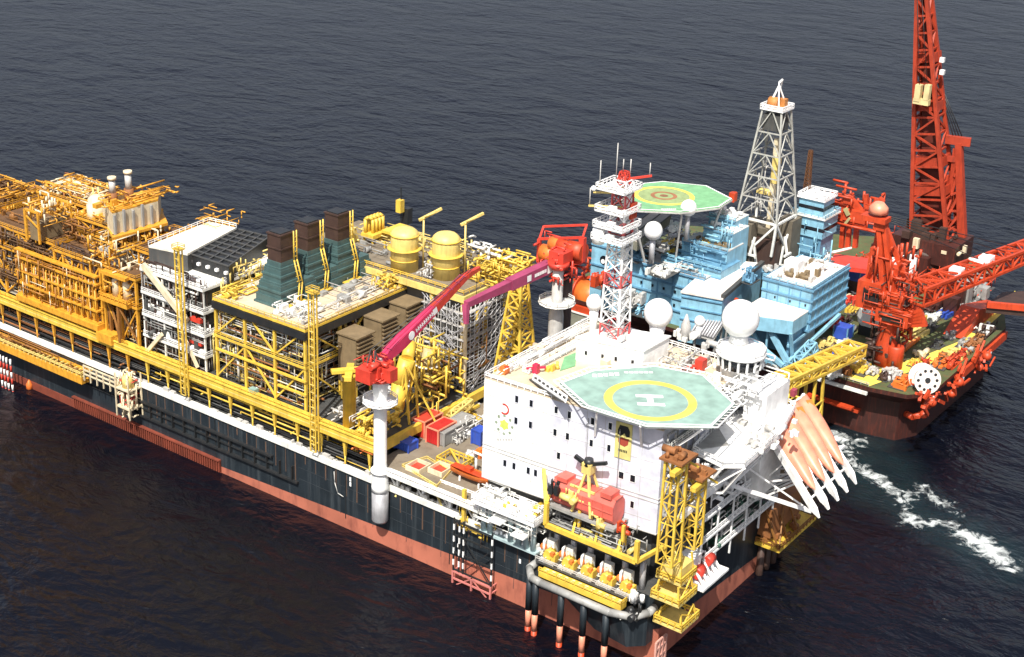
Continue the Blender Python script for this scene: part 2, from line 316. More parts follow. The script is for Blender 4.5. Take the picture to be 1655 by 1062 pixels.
def belts():
    t = thing('process_deck', 'raised yellow edged process deck running along the ship above the black hull', 'deck', (30, 180, 26))
    MB().box(-.2, 1.6, 88, 300, 26.2, 28.8).box(-.5, 2.4, 88, 300, 28.8, 29.1).box(1.6, 56, 88.2, 89.6, 26.2, 28.6).build('edge_girder', [YEL], t)
    MB().box(1.6, 68, 89.6, 300, 27.2, 28.2).build('deck_plate', DKG, t)
    MB().box(-.25, -.2, 88, 300, 27.2, 27.5).build('girder_stripe', YELP, t)
    for y in range(92, 300, 9):
        MB().bar((.9, y, 26.2), (.9, y, 21.5), 1.1, 1.1, .5, .5).tube((.9, y, 21.5), (.9, y, 18), .25, 6).build('support_leg', YEL if y < 190 else ORA, t)
    M = MB(); M.rail([(0, 90, 29.1), (0, 186, 29.1)]); M.build('handrail', YEL, t); M = MB(); M.rail([(0, 190, 29.1), (0, 300, 29.1)]); M.build('handrail', ORA, t)
    M = MB().pipes((3, 20, 92, 300, 19, 26), 160, (.2, .6), 4); M.pipes((2, 6, 92, 300, 19, 26), 90, (.12, .3), 5); M.build('underdeck_pipework', DKG, t)
    M = MB().pipes((1, 6, 92, 188, 19, 26), 60, (.1, .3), 15); M.build('underdeck_pipework', YEL, t); M = MB().pipes((1, 6, 188, 298, 19, 26), 90, (.1, .3), 16); M.build('underdeck_pipework', RST, t); MB().box(8, 54, 91, 300, 18.1, 27.1).build('underdeck_shade_block', BLK, t)  # black block put in for the shaded void under the process deck
    M = MB()
    for z in (20, 22.6): M.tube((2.4, 92, z), (1.8, 300, z), .28, 6)
    M.build('pipe_run', BLK, t)
belts()

# ------------------------------------------------------------------ generic process module
def module(label, x0, x1, y0, y1, lv, cm, fm, seed, npipe=60, nx=2, ny=3, pmats=None, top_rail=True, colw=.75, brace=True, name='process_module', cat='process module', core=None):
    t = thing(name, label, cat, ((x0+x1)/2, (y0+y1)/2, lv[0])); R = random.Random(seed)
    M = MB(); X = [x0+(x1-x0)*i/nx for i in range(nx+1)]; Yy = [y0+(y1-y0)*i/ny for i in range(ny+1)]
    for i, x in enumerate(X):
        for j, y in enumerate(Yy):
            if i in (0, nx) or j in (0, ny): M.bar((x, y, lv[0]), (x, y, lv[-1]), colw)
    M.build('column', cm, t)
    if brace:
        M = MB()
        for a, b in zip(lv, lv[1:]):
            for j in range(ny):
                p, q = (Yy[j], Yy[j+1]) if j % 2 else (Yy[j+1], Yy[j]); M.bar((x0, p, a+.4), (x0, q, b-.6), colw*.6)
            for i in range(nx):
                p, q = (X[i], X[i+1]) if i % 2 else (X[i+1], X[i]); M.bar((p, y0, a+.4), (q, y0, b-.6), colw*.6)
        M.build('brace', cm, t)
    for z in lv[1:]:
        M = MB(); M.box(x0-.6, x1+.6, y0-.6, y1+.6, z-.65, z); M.build('floor_edge', cm, t)
        MB().box(x0-.3, x1+.3, y0-.3, y1+.3, z+.004, z+.12).build('floor', fm, t)
    if top_rail:
        M = MB()
        for z in lv[1:]: M.rail([(x0-.5, y1+.5, z), (x0-.5, y0-.5, z), (x1+.5, y0-.5, z)]+([(x1+.5, y1+.5, z), (x0-.5, y1+.5, z)] if z == lv[-1] else []))
        M.build('handrail', cm, t)
    MB().box(x0+4.5, x1-3, y0+4.5, y1-3, lv[0]+.2, lv[-1]-1.2).build('inner_dark_box', core or BLK, t)  # dark core added so the gaps between the floors read as deep shade
    for k, pm in enumerate(([CRM, DBR] if cm is ORA else [WH2, DKG, YELP])):
        M = MB()
        for a, b in zip(lv, lv[1:]): M.pipes((x0+.2, x0+3, y0+.3, y1-.3, a+.2, b-.9), npipe//2, (.06, .15), seed*17+k+int(a), 4, .5); M.pipes((x0+.4, x1-.4, y0+.2, y0+3, a+.2, b-.9), npipe//4, (.06, .15), seed*19+k+int(a), 4, .5)
        M.build('small_bore_pipework', pm, t)
    for k, pm in enumerate(pmats or [GRY, cm, GAL]):
        M = MB()
        for a, b in zip(lv, lv[1:]): M.pipes((x0+.5, x1-1, y0+.5, y1-.5, a+.2, b-1), npipe//(2*len(lv)), (.15, .45), seed*7+k+int(a)); M.pipes((x0+.3, x0+4, y0+.5, y1-.5, a+.2, b-1), npipe//len(lv), (.10, .28), seed*11+k+int(a)); M.pipes((x0+1, x1-1, y0+.3, y0+3.5, a+.2, b-1), npipe//(2*len(lv)), (.10, .28), seed*13+k+int(a))
        M.build('pipework', pm, t)
        M = MB()
        for a in lv[:-1]: M.gear((x0+2, x1-3, y0+2, y1-3, a+.12), 7, seed+k*5+int(a))
        M.build('equipment_skid', pm, t)
    return t
# module D (under the three stacks)
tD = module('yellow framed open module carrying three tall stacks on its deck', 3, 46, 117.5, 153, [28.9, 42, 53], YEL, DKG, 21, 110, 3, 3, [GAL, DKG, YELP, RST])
MB().box(2.1, 46.9, 116.7, 153.8, 50.0, 52.1).build('roof_girder', BLK, tD)
MB().box(2.6, 46.4, 117.2, 153.3, 53.13, 53.3).build('roof_plate', TAN, tD)
M = MB().box(2.2, 3, 117, 153, 37.4, 37.9).box(2.3, 2.9, 117, 128, 33.4, 34); M.build('mid_beam', YEL, tD)
MB().lathe((8, 134, 29), [(1.6, 0), (1.6, 4), (1.3, 5), (.3, 5.8)], 14).build('vessel', GAL, tD); MB().cb((1.6, 137, 29.1), (1.8, 2.4, 1.2)).build('tool_box', HEL, tD)
def pipegroup(name, label, cat, B, n, m, seed, r=(.1, .3), extra=None, grp=None):
    M = MB().pipes(B, n, r, seed); M.gear((B[0], B[1], B[2], B[3], B[4]), max(2, n//8), seed, (.5, 1.6), (.5, 1.8)); o = M.build(name, m); tag(o, label, cat, grp); return o
pipegroup('deck_pipework', 'low white and grey pipework on roof deck in front of stacks', 'pipework', (4, 12, 118, 130, 53.35, 55), 26, GAL, 31)
pipegroup('deck_pipework', 'yellow pipe cluster at bow end of stack deck beside white module', 'pipework', (4, 20, 146, 152, 53.35, 57), 30, YEL, 32)
pipegroup('deck_pipework', 'grey pipe cluster behind the yellow columns at right end of stack deck', 'pipework', (16, 42, 118, 123, 53.35, 55), 30, GAL, 33)
pipegroup('deck_pipework', 'white ducts standing between the leftmost and middle stacks', 'pipework', (14, 34, 142, 150, 53.35, 58), 22, WH2, 34)
def stack():
    c = PZ(460, 492, 53.3); x, y = c[0]+2, c[1]+3
    t = thing('exhaust_stack', '', 'exhaust stack', (x, y, 53.3), 'three exhaust stacks on the module roof')
    z1 = up((x, y), 418); z2 = up((x, y), 374); zs = [53.3+(z1-53.3)*k/6 for k in range(7)]; M = MB(); T = MB()
    for k in range(6):
        a = (11, 10, 9.6, 8, 7.4, 6)[k]; M.cb((x, y, zs[k]+.6), (a, a*.9, zs[k+1]-zs[k]-.6)); T.cb((x, y, zs[k]), (a+1.0, a*.9+1.0, .6))
        if k < 3: M.cb((x+6.5, y-2.5, zs[k]+.6), (6-k, 7-k, zs[k+1]-zs[k]-.6)); T.cb((x+6.5, y-2.5, zs[k]), (6.8-k, 7.8-k, .6))
    M.build('lower_casing', TEA, t); T.build('casing_rib', TEA, t)
    M = MB()
    for k in range(2):
        h = (z2-z1)/2; M.cb((x, y, z1+k*h), (5.4, 5.2, h-.4)); M.cb((x, y, z1+k*h+h-.4), (5.9, 5.7, .4))
    M.build('upper_casing', DBR, t)
    MB().cb((x, y, z2+.01), (4.6, 4.4, .3)).build('outlet', BLK, t)
    M = MB()
    for dd in (0, 1.2): M.path([(x+2.6+dd-1, y-3.6, z2+.5), (x+2.6+dd-1, y-3.6, z1), (x+2.6+dd-1, y-5.6, (z1+53)/2), (x+1+dd-1, y-6.4, 54.5)], .22)
    for k in range(14): z = 54+(z2-54)*k/14; M.bar((x+1.4, y-3.6 if z > z1 else y-3.6-2.6*(z1-z)/(z1-53), z), (x+2.9, y-3.6 if z > z1 else y-3.6-2.6*(z1-z)/(z1-53), z), .18)
    M.box(x-4, x+3, y-7.2, y-5.4, 54, 54.3); M.build('access_ladder', YEL, t)
    return t
st = stack()
c0 = V3(PZ(460, 492, 53.3))
st['label'] = 'leftmost of the three teal and brown exhaust stacks'
dup(st, V3(PZ(503, 472, 53.3))-c0, 'middle of the three teal and brown exhaust stacks')
dup(st, V3(PZ(551, 455, 53.3))-c0, 'rightmost and tallest looking of the three teal and brown exhaust stacks')
def louver():
    x, y = 18.5, 112.5; t = thing('air_intake', '', 'air intake', (x, y, 28.9), 'brown louvred air intakes'); zt = 48.5
    MB().box(x-3.6, x+3.3, y-3.2, y+3.5, 34.5, zt).build('casing', BRN, t); M = MB()
    for k in range(11): M.box(x-3.4, x+3.7, y-4.0, y-3.2, 35+k*1.2, 35.35+k*1.2); M.box(x+3.3, x+3.8, y-3.2, y+3, 35+k*1.2, 35.35+k*1.2)
    M.build('louver_blade', BRN, t); MB().box(x-4, x+4, y-4.1, y+3.9, zt, zt+.45).build('hood', BRN, t)
    M = MB()
    for a in (-3, 3):
        for b in (-2.8, 2.8): M.bar((x+a, y+b, 28.9), (x+a, y+b, 34.5), .5)
    M.build('stand', YEL, t); MB().pipes((x-3, x+3, y-3, y+3, 29, 34), 14, (.1, .3), 3).build('pipework', GAL, t); return t
lo = louver(); lo['label'] = 'nearest left brown louvred air intake box beside the stack module'
dup(lo, (12.2, 1, 1.2), 'middle brown louvred air intake box beside the stack module'); dup(lo, (23.6, 1.4, 2.0), 'rear right brown louvred air intake box behind the other two')
# module P2 (white)
def white_module():
    t = thing('utility_module', 'white floored dark module with big white diagonal brace and half white half black roof', 'process module', (20, 170, 29)); x0, x1, y0, y1 = 2.5, 38, 157.5, 184
    for z in (40.6, 47.6, 54.6, 34):
        MB().box(x0-.7, x1, y0-.5, y1+.3, z-.75, z).build('floor', WH2, t)
    M = MB()
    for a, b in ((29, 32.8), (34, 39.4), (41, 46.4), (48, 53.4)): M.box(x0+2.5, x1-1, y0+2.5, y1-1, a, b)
    M.build('inner_dark_box', DKG, t); 
    M = MB()
    for y in (y0, 166, 175, y1): M.bar((x0, y, 29), (x0, y, 54.6), .5)
    for x in (14, 26, x1-.4): M.bar((x, y0, 29), (x, y0, 54.6), .5)
    M.build('column', WH2, t)
    MB().bar(PX(231, 428, 1.4), PX(303, 520, 1.4), 1.0, 1.9).bar(PX(232, 575, 1.4), PX(262, 540, 1.4), .7, 1.1).bar((1.4, 160, 30), (1.4, 166, 39), .6, 1).build('diagonal_brace', CRM, t)
    a, b, c, d = [PZ(p[0], p[1], 60)[:2] for p in ((240, 398), (303, 411), (382, 369), (338, 359))]
    MB().prism([a, b, c, d], 54.7, 59.58).build('upper_wall', DKG, t)
    MB().prism([a, b, c, d], 59.6, 60.2).build('roof', mat('pale_roof', (.72, .68, .58), .6, dirt=.2, streak=0), t)
    A, B, Cc, D = [PZ(p[0], p[1], 59)[:2] for p in ((305, 411), (385, 372), (436, 384), (370, 432))]
    MB().prism([A, B, Cc, D], 54, 59.0).build('cooler_casing', BLK, t); M = MB(); T = MB()
    for k in range(9):
        f = k/8; p = V3(A)*(1-f)+V3(B)*f; q = V3(D)*(1-f)+V3(Cc)*f; M.bar((*p, 59.3), (*q, 59.3), .5, .35)
    for k in range(5):
        f = k/4; p = V3(A)*(1-f)+V3(D)*f; q = V3(B)*(1-f)+V3(Cc)*f; M.bar((*p, 59.4), (*q, 59.4), .4, .3)
        p2 = V3(A)*(1-f*.9-.05)+V3(D)*(f*.9+.05); T.cb((p2[0]-.3, p2[1], 56.8), (1.2, 1.0, .8))
    M.build('cooler_grille', DKG, t); T.build('lamp_unit', WHT, t)
    M = MB()
    for z in (40.6, 47.6, 54.6, 34): M.rail([(x0-.6, y1, z), (x0-.6, y0-.4, z), (x1, y0-.4, z)])
    M.rail([(*a, 60.2), (*d, 60.2), (*c, 60.2)], 1.3); M.build('handrail', WHT, t)
    M = MB().pipes((x0-.2, x0+2.3, y0, y1, 29, 54), 150, (.08, .22), 9); M.build('pipework', GRY, t); MB().pipes((x0-.4, x0+2.3, y0, y1, 29, 57), 130, (.1, .3), 29).build('pipework', DBR, t); MB().gear((x0, x0+2, y0, y1, 34), 9, 41, (.5, 2), (1.5, 4.5)).gear((x0, x0+2, y0, y1, 40.7), 9, 51, (.5, 2), (1.5, 4.5)).gear((x0, x0+2, y0, y1, 47.7), 9, 61, (.5, 2), (1.5, 4.5)).build('equipment_skid', DKG, t)
    MB().pipes((x0-.2, x0+2.3, y0, y1, 34, 54), 40, (.15, .35), 19).gear((x0, x0+2, y0, y1, 34), 6, 4).gear((x0, x0+2, y0, y1, 40.7), 6, 5).build('pipework', WH2, t)
    MB().box(x0-.3, x0+1.5, 159, 163.5, 43.5, 44.8).box(x0-.3, x0+1.2, 159, 164, 36.5, 37.4).build('red_cabinet', RED, t)
    M = MB().pipes((4, 30, y0-3, y0, 29, 57), 60, (.1, .3), 12, zb=.6); M.build('vent_pipe', YELP, t)
white_module()
pipegroup('roof_pipework', 'orange pipe frame standing behind the pale roof of the white floored module', 'pipework', (30, 44, 178, 196, 58, 62), 34, ORA, 41)
pipegroup('roof_pipework', 'upright cream and yellow pipes between black roof and leftmost stack', 'pipework', (14, 36, 153.5, 157, 53.5, 60), 40, YELP, 42)
# stair / riser towers
def ytower(px, y, z0, z1, lab):
    x = -1.2; t = thing('ladder_tower', lab, 'ladder tower', (x, y, z0), 'tall yellow ladder towers on the hull side'); M = MB()
    for dx in (-.3, .3):
        for dy in (-.95, .95): M.bar((x+dx*2, y+dy, z0), (x+dx*2, y+dy, z1), .34)
    M.build('upright', YEL, t); M = MB(); k = 0; z = z0
    while z < z1: M.bar((x-.6, y-.95, z), (x-.6, y+.95, z), .2); z += 2.2
    M.build('rung', YELP, t); MB().box(x-1.1, x+1.3, y-1.5, y+1.5, z1, z1+.3).rail([(x-1.1, y-1.5, z1+.3), (x+1.3, y-1.5, z1+.3), (x+1.3, y+1.5, z1+.3), (x-1.1, y+1.5, z1+.3)], closed=True).build('top_platform', YEL, t)
ytower(293, 163.2, 21.5, 66, 'tall yellow ladder tower in front of white floored module'); ytower(510, 110.5, 20.5, 66.5, 'tall yellow ladder tower at right corner of stack module')
def ycol():
    t = thing('deck_column', 'thick yellow column with crossed head standing left of the white crane pedestal', 'column', (4, 100, 28.9)); a = PX(565, 690, 4)
    MB().lathe((4, a[1], 28.9), [(1.9, 0), (1.9, 14.5), (2.2, 14.6), (2.2, 15.2)], 18).build('shaft', YEL, t)
    MB().bar((0, a[1]-3, 44.6), (8, a[1]+3, 44.6), 2, 1).bar((0, a[1]+3, 45.2), (8, a[1]-3, 45.2), 2, .9).build('head', YEL, t)
ycol()
pipegroup('deck_machinery', 'yellow winch and valve cluster at the aft end of process deck', 'machinery', (1, 14, 90, 98, 29.2, 34), 60, YEL, 51, (.15, .5))
pipegroup('deck_machinery', 'grey white valves beneath brown air intakes on process deck', 'machinery', (2, 30, 99, 109, 29.2, 33), 70, GAL, 52, (.12, .35))
pipegroup('deck_machinery', 'orange valve blocks beside thick yellow column', 'machinery', (0, 8, 90, 100, 24, 28), 30, ORG_, 53, (.15, .3))

# ------------------------------------------------------------------ left modules
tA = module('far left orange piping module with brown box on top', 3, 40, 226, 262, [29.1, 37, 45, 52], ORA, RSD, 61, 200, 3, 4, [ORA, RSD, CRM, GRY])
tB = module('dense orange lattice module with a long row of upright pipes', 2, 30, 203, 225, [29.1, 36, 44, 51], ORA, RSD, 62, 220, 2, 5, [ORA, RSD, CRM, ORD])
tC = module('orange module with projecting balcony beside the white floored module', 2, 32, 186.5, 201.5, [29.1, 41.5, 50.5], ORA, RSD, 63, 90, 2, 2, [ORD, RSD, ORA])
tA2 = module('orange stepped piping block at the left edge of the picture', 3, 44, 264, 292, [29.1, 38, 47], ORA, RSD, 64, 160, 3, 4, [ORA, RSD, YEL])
for k, (B_, m, lab) in enumerate((((6, 38, 228, 260, 52.2), ORD, 'dark rusty skids on the roof of far left orange module'), ((4, 28, 205, 223, 51.2), RSD, 'dark skids on the roof of dense orange lattice module'), ((4, 30, 188, 200, 50.7), CRM, 'cream boxes on roof beside the white floored module'), ((5, 42, 266, 290, 47.2), CRM, 'cream and brown boxes on the leftmost stepped block'), ((24, 44, 122, 150, 53.4), GRY, 'grey skids between and behind the three stacks'), ((5, 16, 120, 132, 53.4), WH2, 'white small skids before the leftmost stack'), ((60, 72, 122, 156, 57.1), YELP, 'pale yellow skids at the far edge of brown deck'), ((48, 58, 124, 150, 57.1), GRY, 'scattered grey fittings on the open brown deck'))):
    M = MB(); M.cur = 1; M.box(B_[0]-.5, B_[1]+.5, B_[2]-.5, B_[3]+.5, B_[4], B_[4]+.12); M.cur = 0; M.gear(B_, 16 if k != 7 else 9, 300+k, (.8, 3), (.6, 2.6)); M.pipes((B_[0], B_[1], B_[2], B_[3], B_[4]+.2, B_[4]+3), 40 if k != 7 else 12, (.08, .22), 310+k); tag(M.build('roof_skid', [m, RSD if k < 4 else (TAN if k < 6 else DCK)]), lab, 'skids')
module('upper orange frame between brown box and cream house', 10, 28, 208, 222, [51.3, 56, 60], ORA, RSD, 161, 120, 2, 2, [ORA, RSD, CRM], colw=.5)
module('upper orange frame behind the brown framed box', 22, 38, 232, 258, [52.3, 58], ORA, RSD, 162, 130, 2, 4, [ORA, RST, CRM], colw=.5)
module('upper orange frame on the leftmost stepped block', 6, 30, 266, 288, [47.3, 53], ORA, RSD, 163, 120, 3, 3, [ORA, RSD, YEL], colw=.5)
module('low orange frame on the balcony module beside the white floored module', 10, 30, 188, 200, [50.7, 56], ORA, RSD, 164, 90, 2, 2, [ORD, GAL, CRM], colw=.5)
for B_, m, sd, lab in (((10.5, 27.5, 208.5, 221.5, 60.1, 62.6), ORA, 181, 'orange pipes topping the frame between brown box and cream house'), ((22.5, 37.5, 232.5, 257.5, 58.1, 61.5), ORA, 182, 'orange pipes topping the frame behind the brown framed box'), ((6.5, 29.5, 266.5, 287.5, 53.1, 57), ORA, 183, 'orange pipes topping the leftmost stepped block frame'), ((22.5, 37.5, 232.5, 257.5, 58.1, 60.5), CRM, 184, 'cream ducts among the pipes behind the brown framed box'), ((6.5, 29.5, 266.5, 287.5, 53.1, 55.5), RSD, 185, 'dark rusty ducts among the pipes on leftmost stepped block')):
    pipegroup('roof_pipework', lab, 'pipework', B_, 110, m, sd, (.12, .32))
def front_lattice():
    t = thing('pipe_rack', 'bright orange pipe rack hung in front of the lattice module', 'pipe rack', (1, 215, 31)); M = MB()
    for k in range(26):
        y = 204+k*1.5; M.bar((.6, y, 32), (.6, y, 46+rnd.uniform(-1, 2)), .35)
        if k % 2: M.bar((.6, y, 32), (.6, y+3, 40), .22)
        else: M.path([(.2, y, 33), (.2, y, 43), (2.5, y, 44.5)], .3)
    M.build('upright_pipe', ORA, t); M = MB()
    for z in (32, 36, 40, 44.5, 47): M.box(-.2, 1.6, 203, 243, z, z+.5)
    M.box(-1, 3, 202.5, 243, 30.4, 32.1); M.box(-1.2, 3, 196, 203, 27.5, 30.4); M.build('frame', YEL if 0 else ORA, t); M = MB().pipes((-.4, 2, 204, 243, 32, 47), 160, (.1, .28), 77, zb=.6); M.build('small_pipe', mat('deep_orange_paint', (.34, .14, .02), .5, dirt=.5), t)
    MB().pipes((-.4, 2, 204, 243, 32, 47), 60, (.08, .2), 79, zb=.7).build('steam_pipe', CRM, t)
front_lattice()
def balcony():
    t = thing('balcony', 'orange projecting balcony holding pale tanks beside the diagonal white brace', 'balcony', (2, 190, 42)); p = [PZ(q[0], q[1], 42)[:2] for q in ((160, 480), (205, 497), (242, 478), (200, 465))]
    MB().prism(p, 41.2, 42.4).build('floor', ORA, t); M = MB(); M.rail([(*q, 42.4) for q in p], 1.4, 1.8, True, .22); M.build('handrail', ORA, t)
    for q in p: pass
    M = MB()
    for q in ((2.5, 200), (2.5, 187), (0, 193)): M.bar((q[0], q[1], 29.1), (q[0], q[1], 41.2), .9)
    M.bar((0, 193, 29.1), (2.5, 200, 41), .5).bar((2.5, 187, 29.1), (0, 193, 41), .5); M.build('leg', ORD, t)
    MB().prism([(V3(q)*.9+V3(np.mean(p, axis=0))*.1) for q in p], 49.6, 50.6).build('roof', ORA, t)
    M = MB(); M.pipes((p[0][0]+1, p[2][0]-1, p[2][1], p[0][1], 42.5, 49), 60, (.1, .3), 6, zb=.7); M.build('pipework', ORA, t)
    for px, py in ((190, 478), (207, 484), (218, 470)):
        c = PZ(px, py, 42.5); MB().lathe((c[0], c[1], 42.5), [(1.5, 0), (1.5, 5), (1.0, 5.8), (.2, 6.1)], 14).build('tank', CRM, t)
balcony()
tag(MB().box(5, 9, 199, 207, 50.7, 54.5).box(4.7, 9.3, 198.7, 203, 54.5, 54.8).build('equipment_box', GRY), 'pair of grey equipment boxes on the orange balcony roof', 'equipment box')
def white_house():
    t = thing('power_house', 'cream white box house with upright ducts high on the orange modules', 'deckhouse', (16, 206, 55)); a, b = PZ(180, 378, 60)[:2], PZ(257, 358, 60)[:2]
    A = (a[0], a[1]-1); B = (b[0], b[1]); C_ = (b[0]+9, b[1]+9); D = (a[0]+6, a[1]+11)
    MB().prism([A, B, C_, D], 60, 66.5).build('wall', CRM, t); MB().prism([A, B, C_, D], 66.52, 67).build('roof', ORA, t)
    M = MB()
    for q in (A, B, C_, D, ((A[0]+B[0])/2, (A[1]+B[1])/2)): M.bar((*q, 51), (*q, 60), .8)
    M.bar((*A, 51), (*B, 60), .5); M.build('leg', ORA, t); M = MB()
    for k in range(5):
        f = k/5+.05; p = V3(A)*(1-f)+V3(B)*f; M.bar((*(p+(-.4, -.4)), 60), (*(p+(-.4, -.4)), 66+k % 2), .7)
    M.build('duct', GRY, t); MB().prism([(A[0]-2, A[1]-2), (B[0]+1, B[1]-3), C_, D], 59.2, 60).build('floor', ORA, t)
    M = MB().pipes((A[0], C_[0], B[1], C_[1], 67, 70), 50, (.12, .3), 8); M.gear((A[0], B[0], B[1], C_[1], 67), 8, 3); M.build('roof_pipework', ORA, t)
    MB().pipes((A[0]-6, B[0], A[1]-6, A[1]+8, 51, 60), 90, (.12, .35), 18, zb=.6).build('lower_pipework', ORA, t); MB().pipes((A[0]-6, B[0], A[1]-6, A[1]+8, 51, 60), 50, (.12, .35), 28, zb=.8).build('lower_pipework', CRM, t)
    for k, (px, py, q) in enumerate(((183, 328, 290), (209, 325, 280))):
        c = PZ(px, py, 66.5); z = up(c, q); tt = thing('chimney', ('shorter left' if k == 0 else 'taller right')+' metal chimney pipe on the cream box house', 'chimney', c)
        MB().lathe(c, [(1.5, 0), (1.5, (z-66.5)*.45)], 14).build('lower_sleeve', RST, tt); MB().lathe((c[0], c[1], 66.5+(z-66.5)*.45), [(1.05, 0), (1.05, (z-66.5)*.5)], 14).build('pipe', GAL, tt); MB().lathe((c[0], c[1], z), [(1.4, 0), (1.4, .8)], 14).build('cap', CRM, tt)
    c = PZ(155, 330, 64); tag(MB().lathe((c[0], c[1], 58), [(3, 0), (3, 6), (2.4, 6.4), (2.4, 8), (1, 9)], 16).build('vessel', CRM), 'round cream vessel left of the chimneys on the orange modules', 'vessel')
white_house()
def brownbox():
    t = thing('exhaust_house', 'brown box with raised orange frame at the top left of the modules', 'deckhouse', (8, 232, 52)); a = PZ(38, 355, 58); b = PZ(95, 345, 58)
    MB().box(a[0], a[0]+12, b[1]-4, a[1]-3, 52.5, 58).build('wall', BRN, t); M = MB()
    for x in (a[0]-.5, a[0]+12.5):
        for y in (b[1]-5, (a[1]+b[1])/2, a[1]-2): M.bar((x, y, 52), (x, y, 62), .6)
        M.bar((x, b[1]-5, 62), (x, a[1]-2, 62), .6); M.bar((x, b[1]-5, 57), (x, a[1]-2, 60), .4)
    M.build('frame', ORA, t); M = MB().pipes((a[0], a[0]+14, b[1]-8, a[1]+2, 58, 64), 60, (.12, .35), 9, zb=.6); M.build('pipework', ORA, t)
    MB().pipes((a[0], a[0]+14, b[1]-8, a[1]+2, 58, 65), 20, (.2, .4), 10, zb=.9).build('vent_pipe', CRM, t)
brownbox()
pipegroup('roof_pipework', 'orange pipe tangle on the left edge block top', 'pipework', (4, 40, 264, 290, 47.2, 53), 120, ORA, 71, (.15, .4))
pipegroup('roof_pipework', 'orange pipe tangle between brown box and cream house', 'pipework', (8, 34, 210, 228, 51.2, 58), 130, ORD, 72, (.15, .4))
pipegroup('roof_pipework', 'mixed orange pipe tangle behind the brown framed box', 'pipework', (22, 40, 226, 262, 52.2, 60), 120, RST, 73, (.15, .4))
pipegroup('roof_pipework', 'low orange pipes on roof between cream house and white floored module', 'pipework', (14, 34, 187, 200, 50.7, 58), 90, ORA, 74, (.15, .4))
# side fittings at the left
for lab, B_, z_, m, n_ in (('tall thin orange vent pipes rising from the leftmost stepped block', (6, 36, 264, 288), 47.3, ORA, 12), ('tall thin pale vent pipes behind the brown framed box', (24, 38, 228, 256), 52.3, YELP, 14)):
    M = MB(); R_ = random.Random(n_); M.box(B_[0], B_[1], B_[2], B_[3], z_, z_+.15)
    for k in range(n_): x_, y_, h_ = R_.uniform(B_[0]+1, B_[1]-1), R_.uniform(B_[2]+1, B_[3]-1), R_.uniform(5, 11); M.tube((x_, y_, z_), (x_, y_, z_+h_), .28, 6).bar((x_, y_, z_+h_*.7), (x_+2.4, y_, z_+h_*.7), .2).bar((x_+2.4, y_, z_+h_*.7), (x_+2.4, y_, z_), .2)
    tag(M.build('vent_pipes', m), lab, 'vent pipes')
pipegroup('vent_pipes', 'dark small bore pipes over the orange lattice module front', 'vent pipes', (1.4, 3.4, 204, 225, 36, 53), 120, DBR, 173, (.1, .25))
pipegroup('vent_pipes', 'dark small bore pipes over the far left module front', 'vent pipes', (1.6, 3.6, 226, 262, 34, 52), 160, RSD, 174, (.12, .28))
